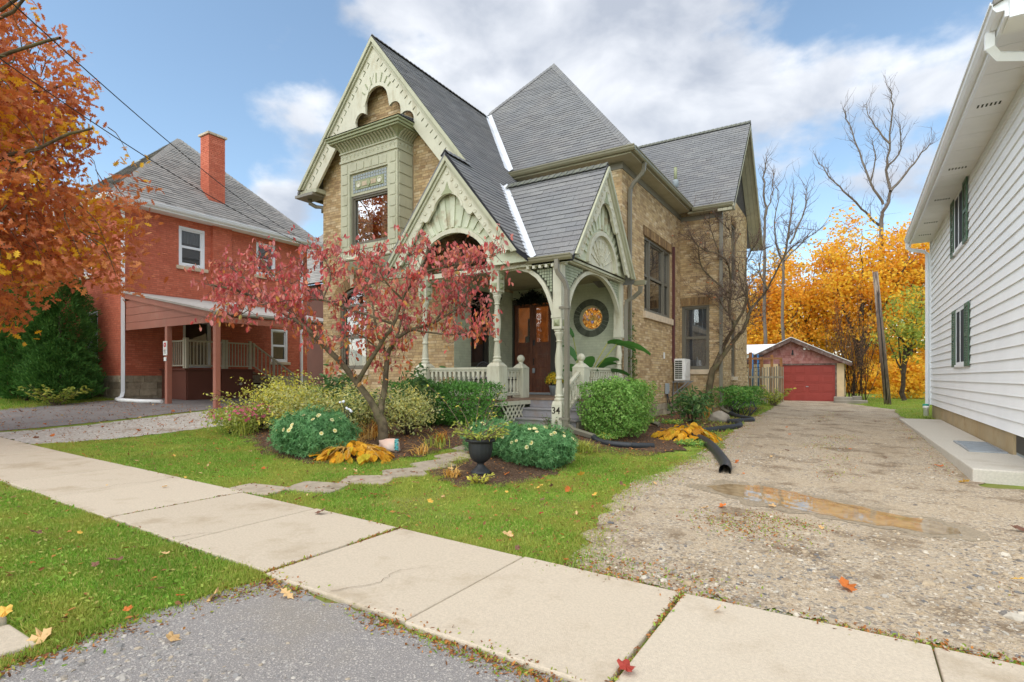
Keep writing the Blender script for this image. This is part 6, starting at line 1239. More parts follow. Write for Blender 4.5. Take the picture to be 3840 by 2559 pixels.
gutter((EX + .02, EY0, zE - .16), (EX + .02, EY1, zE - .16), (1, 0, 0), 'white'); gutter((L2, EY0 - .02, zE - .16), (EX, EY0 - .02, zE - .16), (0, -1, 0), 'white')
for i in range(20):
    y0 = EY0 + .03 + i * .415; b = MB(); b.box(RHX, EX - .021, y0, y0 + .40, zE - .23, zE - .215); hp('soffit_panel', b, 'whitetrim')
b = MB(); b.box(L2, RHX, EY0 + .02, RHY0, zE - .23, zE - .215); hp('soffit', b, 'whitetrim')
# front wing, mostly behind the oak
b = MB(); b.box(-30.3, -25.6, 6.3, RHY0, .5, 6.7); fw_ = hp('front_wing', b, 'redbrick'); slab([(-25.2, 5.9, 6.75), (-25.2, 9.5, 6.75), (-27.9, 9.5, 9.3)], .1, 'wing_roof', K['greyshingle'], H); slab([(-30.7, 5.9, 6.75), (-25.2, 5.9, 6.75), (-27.9, 8.6, 9.3)], .1, 'wing_roof', K['greyshingle'], H); slab([(-30.7, 5.9, 6.75), (-27.9, 8.6, 9.3), (-27.9, 9.5, 9.3), (-30.7, 9.5, 6.75)], .1, 'wing_roof', K['greyshingle'], H)
b = MB(); b.box(-25.2, -25.16, 5.88, 8.6, 6.52, 6.73); b.box(-30.7, -25.2, 5.86, 5.9, 6.52, 6.73); hp('fascia', b, 'whitetrim')
# chimney
cx0, cx1, cy0, cy1 = -21.95, -21.35, 11.85, 12.5; b = MB(); b.box(cx0 + .01, cx1 - .01, cy0 + .01, cy1 - .01, 8.0, 11.0); ch_ = hp('chimney', b, 'redmortar'); pc = Pieces(ch_, 'brick', 'brick_courses', K['redbrick'], 'brick')
bricks(pc, (cx1 - .01, cy0, 8.0), YA, XA, cy1 - cy0, 3.0, [], proud=.008); bricks(pc, (cx0, cy0 + .01, 8.0), XA, -YA, cx1 - cx0, 3.0, [], proud=.008); GB.append(pc)
b = MB(); b.box(cx0 - .06, cx1 + .06, cy0 - .06, cy1 + .06, 11.0, 11.08); b.build('chimney_cap', K['concrete'], ch_); b = MB(); b.box(cx0 - .04, cx1 + .03, cy0 - .04, cy1 + .04, 7.9, 8.22); b.build('flashing', K['flash'], ch_)
for x, y, z in ((-26.2, 10.6, 9.7), (-25.4, 11.3, 10.4)):
    b = MB(); b.box(x - .2, x + .2, y - .2, y + .2, z, z + .16); hp('roof_vent', b, 'greybox', bevel=.03)
b = MB(); b.lathe([(.06, 0), (.06, .6)], (-21.6, 15.8, 7.8), 8); hp('vent_stack', b, 'underroof')
spout('downspout', [(EX + .02, 8.5, 7.35), (EX - .2, 8.6, 7.2), (RHX + .06, 8.72, 7.0), (RHX + .06, 8.72, 1.0), (RHX + .1, 8.66, .82), (RHX + .25, 8.5, .76)], 'white', (.11, .09)); spout('downspout', [(RHX + .07, 15.75, 7.3), (RHX + .07, 15.75, 1.0)], 'white', (.1, .08))
# carport canopy
CPY = 8.8; cz = lambda x: 4.36 + (x - RHX) * (3.34 - 4.36) / 5.6; CX1 = -15.4
b = MB(); P = [(RHX + .02, cz(RHX + .02)), (CX1 - .1, cz(CX1 - .1)), (CX1 - .1, cz(CX1 - .1) + .06), (RHX + .02, cz(RHX + .02) + .06)]; b.prism(P, lambda a, c, d: (a, CPY - .12 + d, c), 0, 5.4); hp('canopy_roof', b, 'metalroof')
for i, (z0, z1) in enumerate(((3.08, 3.32), (3.33, 3.57), (3.58, 3.82), (3.83, 4.07))):     # gable boards under the canopy slope
    xe = lambda z: min(CX1, RHX + (z - 4.30) * 5.6 / (3.34 - 4.36)); P = [(RHX + .03, z0), (xe(z0) if z0 > 3.3 else CX1, z0), (xe(z1), z1), (RHX + .03, z1)]
    b = MB(); b.prism(P, lambda a, c, d: (a, CPY + d, c), -.02, .02); hp('canopy_board', b, 'redpaint')
b = MB(); b.bar((RHX + .03, CPY - .05, cz(RHX) - .09), (CX1 + .04, CPY - .05, cz(CX1) - .09), .05, .2); hp('canopy_rake', b, 'redpaint')
b = MB(); b.box(CX1 - .1, CX1, CPY + .02, CPY + 5.2, 3.08, 3.24); hp('canopy_beam', b, 'redpaint')
b = MB(); b.box(RHX + .03, CX1 - .1, CPY + .4, CPY + 5.2, 3.24, 3.27) if False else b.prism([(RHX + .03, cz(RHX) - .06), (CX1 - .1, cz(CX1) - .06), (CX1 - .1, cz(CX1) - .03), (RHX + .03, cz(RHX) - .03)], lambda a, c, d: (a, CPY + .05 + d, c), 0, 5.1); hp('canopy_ceiling', b, 'redwall')
b = MB(); b.tube([(CX1 + .01, CPY - .1, 3.33), (CX1 + .01, CPY + 5.3, 3.33)], .05, 6); hp('canopy_gutter', b, 'taupe')
for x in (-18.15, -15.47):
    b = MB(); b.box(x - .07, x + .07, CPY - .06, CPY + .08, G(x, CPY) - .05, 3.08); hp('canopy_post', b, 'redpaint')
b = MB(); b.box(CX1 - .17, CX1 - .03, 13.7, 13.84, .3, 3.08); hp('canopy_post', b, 'redpaint')
# raised landing with railings and steps
b = MB(); b.box(RHX + .02, -19.35, 9.96, 12.4, .4, 1.74); lb = hp('landing_base', b, 'redwall'); b = MB(); b.box(RHX + .02, -19.28, 9.88, 12.45, 1.742, 1.80); hp('landing_deck', b, 'redwall')
for y0, y1 in ((10.0, 11.15), (11.2, 12.36)):
    b = MB(); b.box(-19.349, -19.33, y0, y1, .7, 1.70); b.build('landing_panel', K['redwall'], lb)
b = MB(); b.lathe([(.05, 0), (.05, .05), (.03, .06)], (-19.33, 11.9, 1.25), 8, 'x'); b.build('knob', K['rail'], lb)
def railing(p, q, z, n_, hgt=.95):
    p, q = Vector(p), Vector(q); b = MB(); b.bar(p + Vector((0, 0, z + hgt)), q + Vector((0, 0, z + hgt)), .07, .05); b.bar(p + Vector((0, 0, z + .1)), q + Vector((0, 0, z + .1)), .05, .04); r = hp('railing', b, 'rail')
    for i in range(n_ + 1):
        c = p + (q - p) * i / n_; b = MB(); big = i in (0, n_) ; s = .045 if big else .014; b.box(c.x - s, c.x + s, c.y - s, c.y + s, c.z + z + (.0 if big else .1), c.z + z + hgt + (.1 if big else -.02)); b.build('newel' if big else 'spindle', K['rail'], r)
railing((-20.6, 9.98, 0), (-19.47, 9.98, 0), 1.8, 9); railing((-19.36, 9.99, 0), (-19.36, 11.27, 0), 1.8, 11); railing((-19.36, 11.38, 0), (-19.36, 12.3, 0), 1.8, 8)
b = MB(); b.bar((-19.36, 12.4, 2.78), (-19.36, 14.2, 1.62), .06, .05); b.bar((-19.36, 12.4, 1.95), (-19.36, 14.2, .8), .05, .04); rl = hp('stair_railing', b, 'rail')
for i in range(11):
    y = 12.45 + i * .17; zt = 2.78 - (y - 12.4) * 1.16 / 1.8; b = MB(); s = .035 if i in (0, 5, 10) else .014; b.box(-19.36 - s, -19.36 + s, y - s, y + s, zt - .85, zt + (.04 if s > .02 else -.02)); b.build('spindle', K['rail'], rl)
for i in range(6):
    b = MB(); b.box(-20.4, -19.4, 12.45 + i * .29, 12.8 + i * .29, 1.58 - i * .18, 1.63 - i * .18); hp('step_tread', b, 'redwall')
b = MB(); b.bar((-19.44, 12.42, 1.62), (-19.44, 14.2, .55), .04, .25); hp('step_stringer', b, 'oldwood')
finish(GB, 300); finish(GS, 300)
# parking notice on the carport post, bundle on the canopy, drain pipe on the ground
sg = thing('parking_sign', 'white parking notice with a red disc on the left carport post', 'sign', (-18.15, CPY - .07, 2.2)); b = MB(); b.box(-18.27, -18.05, CPY - .085, CPY - .065, 2.18, 2.62); b.build('sign_plate', K['signwhite'], sg)
b = MB(); b.lathe([(.075, 0), (.075, -.006)], (-18.16, CPY - .086, 2.50), 14, 'y'); b.build('red_disc', K['signred'], sg); b = MB(); b.box(-18.2, -18.12, CPY - .0945, CPY - .0925, 2.49, 2.51); b.build('disc_bar', K['signwhite'], sg)
for i, w_ in enumerate((.13, .15, .11, .14)):
    b = MB(); b.box(-18.16 - w_ / 2, -18.16 + w_ / 2, CPY - .088, CPY - .0855, 2.36 - i * .04, 2.375 - i * .04); b.build('print_line', K['signred' if i == 0 else 'gap'], sg)
b = MB(); b.box(-18.24, -18.1, CPY - .083, CPY - .065, 2.0, 2.12); b.build('small_plate', K['signwhite'], sg)
b = MB(); b.lathe([(0, -.02), (.3, 0), (.34, .08), (.2, .16), (0, .18)], (-17.6, 10.6, cz(-17.6) + .07), 10); tag(b.build('cloth_bundle', K['fleece'], None), 'pale bundle of cloth lying on the carport canopy', 'bundle')
b = MB(); pts = [(-20.75, 8.45, G(-20.7, 8.4) + .07), (-20.2, 8.3, G(-20.2, 8.3) + .07), (-19.2, 8.45, G(-19.2, 8.4) + .07), (-18.35, 8.72, G(-18.3, 8.7) + .07)]; b.tube(pts, .06, 8); tag(b.build('drain_pipe', K['whitetrim'], None), 'white drain pipe lying along the stone foundation of the red house', 'pipe')
# ------------------------------------------------------------------ white sided house on the right
wh = thing('white_sided_house', 'white vinyl sided house with green shutters and a deep eave', 'house', (6, 16, .2)); H = wh
WX, WY0, WY1, WZ0_, WZ1_ = 2.16, 9.3, 22.75, .60, 5.98
npk = 27; eh_ = (WZ1_ - WZ0_) / npk
WL, WU = (16.07, 17.36, 1.80, 3.14), (16.30, 17.60, 4.62, 5.96)
b = MB(); b.box(WX + .03, 9, WY0 + .02, WY1 - .01, WZ0_, WZ1_); wc = hp('wall_sheathing', b, 'siding')
for i in range(npk):
    z0, z1 = WZ0_ + i * eh_, WZ0_ + (i + 1) * eh_
    cuts = [q for q in (WL, WU) if q[2] < (z0 + z1) / 2 < q[3]]; segs = [(WY0, WY1)]
    for q in cuts: segs = [t for s0, s1 in segs for t in ((s0, q[0]), (q[1], s1)) if t[1] > t[0]]
    for s0, s1 in segs:
        b = MB(); b.prism([(WX - .024, z0), (WX + .028, z0), (WX + .028, z1 + .01), (WX + .004, z1 + .01), (WX - .018, z0 + .03)], lambda a, c, d: (a, d, c), s0, s1); b.build('siding_plank', K['siding'], wc)
for i in range(npk):
    z0 = WZ0_ + i * eh_; b = MB(); b.prism([(WY0 - .02, z0), (WY0 + .03, z0), (WY0 + .03, z0 + eh_), (WY0 + .005, z0 + eh_)], lambda a, c, d: (d, a, c), WX + .02, 9); b.build('siding_plank', K['siding'], wc)
b = MB(); b.box(WX - .05, WX + .03, WY1 - .01, WY1 + .04, WZ0_ - .02, WZ1_); hp('corner_post', b, 'white')
b = MB(); b.box(WX + .01, 9, 11.80, WY1 - .03, .0, WZ0_ - .002); hp('foundation', b, 'foundation'); b = MB(); b.box(WX + .05, 9, WY0 + .1, 11.79, .0, WZ0_ - .002); fo_ = hp('foundation', b, 'greybox'); b = MB(); b.box(WX + .03, WX + .049, 10.5, 11.7, .3, .57); b.build('basement_window', K['framedark'], fo_)
for q in (WL, WU):
    xf, ym = WX - .036, (q[0] + q[1]) / 2; b = MB()                              # nearly flush vinyl slider
    for y0, y1, c0, c1 in ((q[0], q[0] + .07, q[2], q[3]), (q[1] - .07, q[1], q[2], q[3]), (ym - .035, ym + .035, q[2] + .06, q[3] - .06), (q[0] + .07, q[1] - .07, q[2], q[2] + .06), (q[0] + .07, q[1] - .07, q[3] - .06, q[3])): b.box(xf, WX + .02, y0, y1, c0, c1)
    wo = hp('window', b, 'white')
    for y0, y1 in ((q[0] + .07, ym - .035), (ym + .035, q[1] - .07)):
        b = MB(); b.box(xf + .008, xf + .012, y0, y1, q[2] + .06, q[3] - .06); b.build('pane', K['screen'], wo)
    b = MB(); b.box(WX - .06, WX + .0, q[0] - .03, q[1] + .03, q[2] - .06, q[2] - .002); b.build('sill', K['white'], wo)
    for y0, y1 in ((q[0] - .56, q[0] - .03), (q[1] + .03, q[1] + .56)):
        zz0, zz1 = q[2] - .05, q[3] + .03; b = MB(); b.box(WX - .054, WX - .026, y0, y0 + .06, zz0, zz1); b.box(WX - .054, WX - .026, y1 - .06, y1, zz0, zz1)
        for c0, c1 in ((zz0, zz0 + .08), ((zz0 + zz1) / 2 - .04, (zz0 + zz1) / 2 + .04), (zz1 - .08, zz1)): b.box(WX - .053, WX - .026, y0 + .06, y1 - .06, c0, c1)
        sh = hp('shutter', b, 'shutter')
        for half in (0, 1):
            c0 = zz0 + .09 + half * (zz1 - zz0) / 2 - half * .04; n_ = 10; st_ = ((zz1 - zz0) / 2 - .14) / n_
            for k in range(n_):
                z = c0 + k * st_; b = MB(); b.add([(WX - .05, y0 + .062, z), (WX - .05, y1 - .062, z), (WX - .030, y1 - .062, z + st_ * .95), (WX - .030, y0 + .062, z + st_ * .95), (WX - .045, y0 + .062, z - .004), (WX - .045, y1 - .062, z - .004)], [(0, 1, 2, 3), (0, 4, 5, 1)]); b.build('louvre', K['shutter'], sh, recalc=False)
# eave: soffit panels with vents, fascia, gutter, downspouts
for i in range(17):
    y0 = 9.0 + i * .81; b = MB(); b.box(1.60, WX + .02, y0, y0 + .80, WZ1_ + .001, WZ1_ + .02); so = hp('soffit_panel', b, 'whitetrim')
    if i in (3, 7, 10, 13, 15):
        for k in range(6):
            b = MB(); b.box(1.72 + k * .055, 1.745 + k * .055, y0 + .3, y0 + .42, WZ1_ - .003, WZ1_); b.build('vent_slot', K['gap'], so)
b = MB(); b.box(1.56, 1.60, 8.9, 22.82, 5.92, 6.14); hp('fascia', b, 'white'); gutter((1.56, 8.9, 6.0), (1.56, 22.82, 6.0), (-1, 0, 0), 'white', .14)
slab([(1.45, 8.85, 6.16), (1.45, 22.85, 6.16), (5.6, 22.85, 8.2), (5.6, 8.85, 8.2)], .08, 'roof', K['greyshingle'], H); slab([(9.8, 8.85, 6.16), (9.8, 22.85, 6.16), (5.6, 22.85, 8.2), (5.6, 8.85, 8.2)], .08, 'roof', K['greyshingle'], H)
b = MB(); b.box(1.6, 9, 8.9, WY0, 5.9, 5.98); hp('front_soffit', b, 'whitetrim'); b = MB(); b.box(1.6, 9, 8.86, 8.9, 5.88, 6.14); hp('fascia', b, 'white')
spout('downspout', [(1.5, 9.4, 6.0), (1.5, 9.42, 5.82), (1.6, 9.5, 5.72), (2.0, 9.62, 5.66), (2.1, 9.64, 5.55), (2.1, 9.64, .7)], 'white', (.1, .08)); spout('downspout', [(1.5, 22.7, 6.0), (1.5, 22.72, 5.85), (1.62, 22.78, 5.78), (1.95, 22.82, 5.7), (2.06, 22.84, 5.6), (2.06, 22.84, .55)], 'white', (.1, .08))
for k, (y, m_, h_) in enumerate(((22.5, 'greenpipe', .28), (22.2, 'whitetrim', .22), (21.9, 'whitetrim', .24))):
    b = MB(); x = 1.98 - .02 * k; b.lathe([(.07, 0), (.07, h_), (.085, h_ + .005), (.085, h_ + .07), (.06, h_ + .08)], (x, y, .26), 12); tag(b.build('drain_stub', K[m_], None), ('green capped drain stub at the far corner of the white house', 'short white drain stub next to the green one', 'white drain stub nearest along the concrete slab')[k], 'drain pipe', 'drain stubs beside the white house')
b = MB(); b.prism([(1.37, 9.7), (WX + .02, 9.7), (9, 9.7), (9, 9.25), (2.6, 9.25)] if False else [(1.37, 9.72), (2.6, 9.72), (2.6, 11.8), (WX + .0, 11.8), (WX + .0, 20.4), (1.15, 20.4)], lambda a, c, d: (a, c, d), -.1, .25); wk = b.build('concrete_walk', K['slabgrey'], None, bevel=.02); tag(wk, None, None, None, 'structure')
gt = thing('window_well_grate', 'galvanised grate set in the concrete walk beside the white house', 'grate', (1.9, 12.7, .25))
b = MB(); b.box(1.62, 2.12, 11.85, 11.89, .252, .275); b.box(1.62, 2.12, 13.5, 13.54, .252, .275); b.box(1.62, 1.66, 11.891, 13.499, .252, .275); b.box(2.08, 2.12, 11.891, 13.499, .252, .275); b.build('grate_frame', K['galv'], gt)
for i in range(30):
    b = MB(); y = 11.92 + i * .0535; b.box(1.662, 2.078, y, y + .014, .252, .272); b.build('grate_bar', K['galv'], gt)
for i in range(7):
    b = MB(); x = 1.70 + i * .055; b.box(x, x + .012, 11.9, 13.49, .2525, .266); b.build('grate_rod', K['galv'], gt)
# ------------------------------------------------------------------ garage at the end of the drive
ga = thing('garage', 'small block garage with a red panelled door and faded shingled gable', 'garage', (-2.9, 35, .2)); H = ga; GY = 33.0
GXL, GXR, GRX, GRZ = -5.3, -.46, -2.88, 3.55; gs_ = (3.55 - 2.2) / (GRX - (-5.6)); gz = lambda x: GRZ - gs_ * abs(x - GRX)
b = MB(); b.box(-.78, GXR, GY, GY + .2, .15, 2.22); b.box(GXL, -3.53, GY, GY + .2, .15, 2.22); b.box(GXR - .2, GXR, GY + .201, GY + 6, .15, 2.22); b.box(GXL, GXL + .2, GY + .201, GY + 6, .15, 2.22); b.box(GXL, GXR, GY + 6, GY + 6.2, .1, 2.22); gw = hp('block_wall', b, 'block')
for r in range(9):
    for k in range(-1, 5):
        pass
b = MB(); b.prism([(GXL, 2.221), (GXR, 2.221), (GRX, GRZ - .06)], lambda a, c, d: (a, GY + d, c), .03, .15); gb = hp('gable_board', b, 'shake'); Pk = Pieces(gb, 'cedar_shake', 'cedar_shakes', K['shake'], 'shingle'); 
for r in range(9):
    z = 2.23 + r * .15; x = GXL + random.uniform(-.1, 0)
    while x < GXR:
        wdt = random.uniform(.09, .17); xc = x + wdt / 2
        if gz(xc - wdt / 2) - .12 > z + .1 and gz(xc + wdt / 2) - .12 > z + .1: Pk.put(frame4((1, 0, 0), (0, 0, 1), (0, -1, 0), (xc, GY + .028, z), wdt - .008, .165, .02), Vector((0, -1, 0)), wdt)
        x += wdt
finish([Pk], 300)
for s in (-1, 1):
    xe = GRX + s * 2.76; b = MB(); P = [(GRX, GRZ), (xe, gz(xe)), (xe, gz(xe) + .07), (GRX, GRZ + .07)]; b.prism(P, lambda a, c, d: (a, GY - .3 + d, c), 0, 6.8); hp('roof', b, 'greyshingle')
    b = MB(); b.bar((GRX + s * .01, GY - .32, GRZ - .05), (xe, GY - .32, gz(xe) - .05), .04, .17); hp('bargeboard', b, 'brownfascia')
    b = MB(); b.bar((GRX, GY - .33, GRZ + .085), (xe, GY - .33, gz(xe) + .085), .06, .03); hp('drip_edge', b, 'whitetrim')
b = MB(); b.box(-.86, -.78, GY - .02, GY + .05, .15, 2.22); b.box(-3.53, -3.45, GY - .02, GY + .05, .15, 2.22); b.box(-3.449, -.861, GY - .02, GY + .05, 2.14, 2.22); hp('door_casing', b, 'brownfascia')
b = MB(); b.box(-3.45, -.86, GY + .06, GY + .1, .2, 2.14); gd = hp('garage_door', b, 'garage')
for r in range(4):
    z0, z1 = .2 + r * .485 + .004, .2 + (r + 1) * .485 - .004; b = MB(); b.box(-3.447, -.863, GY + .03, GY + .059, z0, z1); sec = b.build('door_section', K['garage'], gd)
    for c in range(4):
        x0 = -3.447 + c * .646 + .07; b = MB(); b.box(x0, x0 + .5, GY + .02, GY + .0299, z0 + .06, z1 - .07); b.box(x0 + .06, x0 + .44, GY + .012, GY + .0199, z0 + .11, z1 - .12); b.build('raised_panel', K['garage'], gd, bevel=.006)
b = MB(); b.box(-2.2, -2.08, GY + .0, GY + .012, .98, 1.02); b.build('door_handle', K['galv'], gd)
b = MB(); b.tube([(-2.15, GY, 3.0), (-2.15, GY - .12, 3.02)], .02, 6); b.lathe([(.03, 0), (.06, -.1)], (-2.25, GY - .12, 3.0), 8, 'y'); b.lathe([(.03, 0), (.06, -.1)], (-2.05, GY - .12, 3.0), 8, 'y'); tag(hp('flood_lamp', b, 'whitetrim'), None)
b = MB(); b.box(-2.86, -2.80, GY - .02, GY + .03, 2.72, 2.95); b.box(-2.89, -2.77, GY - .04, GY - .021, 2.7, 2.78); hp('lamp_bracket', b, 'black')
b = MB(); b.box(GXR + .001, GXR + .02, GY + 1.2, GY + 1.9, 1.0, 1.9); hp('side_window', b, 'framedark')
for k, (x0, x1, y0, y1, zt) in enumerate(((-.85, .55, GY - 1.0, GY - .1, .34), (-.9, -.1, GY - .85, GY - .12, .50), (-.1, .3, GY + .1, GY + .8, .52))):
    b = MB(); b.box(x0, x1, y0, y1, .1, zt); tag(b.build('step_slab', K['boulder'], None, bevel=.02), ('long low grey slab step at the right of the garage door', 'upper grey slab step against the cream garage wall', 'brown block step behind the grey slabs by the garage')[k], 'step', 'slab steps beside the garage')
b = MB(); b.tube([(-.05, GY + 3, .2), (-.02, GY + 3, 1.7)], .06, 7); tag(b.build('gate_post', K['barkdark'], None), 'dark leaning post beside the garage side wall', 'post')
ap = MB(); ap.box(-3.6, -.5, GY - .5, GY + .02, .1, .235); tag(ap.build('garage_apron', K['concrete'], None), None, None, None, 'structure')
# white roofed shed beyond
shd = thing('shed', 'white metal roofed shed behind the fence', 'shed', (-6.5, 43, .2)); H = shd
b = MB(); b.box(-9, -4.4, 42.2, 46, .2, 3.1); hp('shed_wall', b, 'whitetrim')
for i in range(4):
    b = MB(); b.prism([(42 + i * .5, 3.15 + i * .18), (42.49 + i * .5, 3.15 + i * .18 + .17), (42.49 + i * .5, 3.2 + i * .18 + .17), (42 + i * .5, 3.2 + i * .18)], lambda a, c, d: (d, a, c), -9.3, -4.2); hp('roof_panel', b, 'white')
# fence of weathered boards with newer posts
fe = thing('board_fence', 'weathered board fence with orange posts running from the yellow house to the garage', 'fence', (-3.5, 28, .2)); H = fe
F0, F1 = Vector((-3.86, 25.3, 0)), Vector((-3.1, 31.2, 0)); Lf = (F1 - F0).length; fd = (F1 - F0).normalized(); n_ = int(Lf / .21)
for i in range(n_):
    c = F0 + fd * (i * .21 + .1); zt = 1.86 + .2 * i / n_ + random.uniform(-.03, .03); off_ = Vector((-fd.y, fd.x, 0)) * (-.03 if i % 2 else .03); b = MB(); b.bar(c + off_ + Vector((0, 0, .12)), c + off_ + Vector((0, 0, zt)), .022, .125, tuple(fd)); hp('fence_board', b, 'oldwood')
for z in (.5, 1.5):
    b = MB(); b.bar(F0 + Vector((0, 0, z)), F1 + Vector((0, 0, z)), .04, .09); hp('fence_rail', b, 'oldwood')
for i in range(4):
    c = F0 + fd * (.5 + i * 1.75) + Vector((-.06, 0, 0)); b = MB(); b.box(c.x - .06, c.x + .06, c.y - .06, c.y + .06, .1, 2.42 + (0 if i % 2 else .16)); hp('fence_post', b, 'cedarwood')
b = MB(); b.bar(F0 + Vector((-.06, .3, 2.3)), F1 + Vector((-.06, -.3, 2.45)), .06, .09); hp('top_rail', b, 'cedarwood')
tr = thing('trampoline', 'trampoline enclosure of dark net on blue padded poles behind the fence', 'trampoline', (-5.4, 30.8, .2)); 
for i in range(8):
    t = 2 * PI * i / 8; x, y = -5.3 + 1.35 * math.cos(t), 30.6 + 1.35 * math.sin(t); b = MB(); b.lathe([(.045, 0), (.045, 1.75)], (x, y, .95), 8)
    if i % 3 == 1: b.build('pole', K['bluepole'], tr)
    t2 = 2 * PI * (i + 1) / 8; x2, y2 = -5.3 + 1.33 * math.cos(t2), 30.6 + 1.33 * math.sin(t2); b = MB()
    for k in range(9): b.bar((x, y, 1.0 + k * .2), (x2, y2, 1.0 + k * .2), .006, .02)
    for k in range(8): b.bar((x + (x2 - x) * k / 8, y + (y2 - y) * k / 8, 1.0), (x + (x2 - x) * k / 8, y + (y2 - y) * k / 8, 2.65), .006, .02)
    b.build('net_panel', K['net'], tr, 'stuff')
b = MB(); b.lathe([(1.3, .9), (1.4, .95), (1.3, 1.0), (.1, 1.0)], (-5.3, 30.6, 0), 20); b.build('mat', K['black'], tr)
# distant roofs between the two brick houses
bh = thing('distant_house', 'far house with pale blue grey hip roof seen between the two brick houses', 'house', (-33, 26, .6)); H = bh
b = MB(); b.box(-37, -27.5, 23, 31, .5, 7.4); hp('wall', b, 'redwall'); E0 = [(-37.5, 22.5, 7.4), (-27, 22.5, 7.4), (-27, 31.5, 7.4), (-37.5, 31.5, 7.4)]; A1, A2_ = (-33, 27, 12.2), (-32, 27, 12.2)
s = slab([E0[0], E0[1], A2_, A1], .1, 'roof', K['underroof'], H); pc = Pieces(s, 'shingle', 'shingle_courses', K['greyshingle'], 'shingle'); shingles(pc, [E0[0], E0[1], A2_, A1], .2, .5, .02); s2 = slab([E0[1], E0[2], A2_], .1, 'roof', K['underroof'], H); pc2 = Pieces(s2, 'shingle', 'shingle_courses', K['greyshingle'], 'shingle'); shingles(pc2, [E0[1], E0[2], A2_], .2, .5, .02); finish([pc, pc2], 60)
b = MB(); b.box(-29.5, -29.0, 23.6, 24.0, 8.6, 9.0); hp('roof_vent', b, 'underroof')
# utility pole and cables
up_ = thing('utility_pole', 'leaning weathered utility pole in front of the orange maples', 'pole', (1.36, 32, .18)); b = MB(); b.tube([(1.36, 32, .1), (1.1, 32, 3.4), (.85, 32.0, 6.62)], [.15, .135, .115], 10); b.build('shaft', K['pole'], up_)
b = MB(); b.tube([(.95, 31.86, 5.6), (1.1, 31.84, 3.6), (1.3, 31.84, .4)], .022, 5); b.build('ground_cable', K['wire'], up_); b = MB(); b.bar((.85, 31.88, 6.2), (1.0, 31.88, 5.5), .05, .08); b.build('cover_strip', K['pole'], up_)
def cable(p, q, sag, r, label):
    p, q = Vector(p), Vector(q); b = MB(); b.tube([p + (q - p) * t + Vector((0, 0, -sag * 4 * t * (1 - t))) for t in np.linspace(0, 1, 28)], r, 5, cap=False); tag(b.build('overhead_cable', K['wire'], None), label, 'cable', 'cables strung from the street')
cable((-8.6, .4, 7.3), (-20.45, 15.9, 7.45), .55, .010, 'upper black cable strung across the sky to the red house eave'); cable((-9.6, .3, 6.8), (-13.62, 11.2, 5.25), .45, .009, 'lower thin cable running to the bracket on the yellow house')
b = MB(); b.box(-13.70, -13.64, 11.1, 11.3, 5.1, 5.3)
for k in range(3): b.lathe([(.04, 0), (.05, -.05), (.03, -.1)], (-13.75 - .1 * k, 11.12, 5.3 - .04 * k), 8, 'y'); b.tube([(-13.66, 11.15, 5.22 - .04 * k), (-13.75 - .1 * k, 11.12, 5.28 - .04 * k)], .012, 5)
tag(b.build('cable_bracket', K['iron'], None), 'cable bracket with insulators on the corner of the yellow house', 'bracket')
H = HOUSE_SAVE
# ------------------------------------------------------------------ trees
def leaf_parts(par, tv, tf, pos, R, scl, m, name='leaf', rest='crown', singles=0):
    """leaves of a tree: the ones that show largest as parts of their own, the rest as the crown"""
    pos = np.asarray(pos); scl = np.asarray(scl); sel = np.zeros(len(pos), bool)
    if singles:
        a = np.array([seen_area(p) * s * s for p, s in zip(pos, scl)]); k = np.argsort(-a)[:singles]; sel[k] = a[k] > 0
        me = bulk_mesh(name, np.asarray(tv, float), np.asarray(tf)); me.materials.append(m)
        for i in np.nonzero(sel)[0]:
            M4 = np.eye(4); M4[:3, :3] = R[i] * scl[i]; M4[:3, 3] = pos[i]; inst(name, me, m, par, None, mat4=M4.tolist())
    return scatter(rest, tv, tf, pos[~sel], R[~sel], scl[~sel], m, par, 'stuff' if singles else None)
def smoothpath(pts, n=4):
    P = [Vector(p) for p in pts]; res = []
    for i in range(len(P) - 1):
        p0, p1, p2, p3 = P[max(i - 1, 0)], P[i], P[i + 1], P[min(i + 2, len(P) - 1)]
        for k in range(n):
            t = k / n; res.append(.5 * ((2 * p1) + (p2 - p0) * t + (2 * p0 - 5 * p1 + 4 * p2 - p3) * t * t + (3 * p1 - p0 - 3 * p2 + p3) * t ** 3))
    res.append(P[-1]); return res
def taper(b, pts, r0, r1, n=7, wob=.0):
    m = len(pts); q = [p + Vector((random.gauss(0, wob), random.gauss(0, wob), random.gauss(0, wob))) if 0 < i < m - 1 else p for i, p in enumerate(pts)]
    b.tube(q, [r0 + (r1 - r0) * (i / (m - 1)) ** .8 for i in range(m)], n, cap=False)
def twigs(b, p, d, L, r, lvl, tips, spread=.7, up=.15, kids=3, wig=.12, n=3):
    """a small branch with side shoots, bent a little at every step"""
    p = Vector(p); d = Vector(d).normalized(); k = max(3, int(L / .12) if L < 1.2 else 7); pts = [p]
    for i in range(k):
        d = (d + Vector((random.gauss(0, wig), random.gauss(0, wig), random.gauss(0, wig) + up * .3))).normalized(); pts.append(pts[-1] + d * L / k)
    b.tube(pts, [max(r * (1 - .75 * i / k), .002) for i in range(k + 1)], n, cap=False); tips.append((pts[-1], d)); tips.append((pts[len(pts) // 2], d))
    if lvl > 0:
        for j in range(kids):
            i = random.randint(1, k); ax_ = Vector((random.gauss(0, 1), random.gauss(0, 1), random.gauss(0, 1) + up)).normalized()
            twigs(b, pts[i], d * (1 - spread) + ax_ * spread + Vector((0, 0, up)), L * random.uniform(.45, .75), r * .6, lvl - 1, tips, spread, up, kids, wig, n)
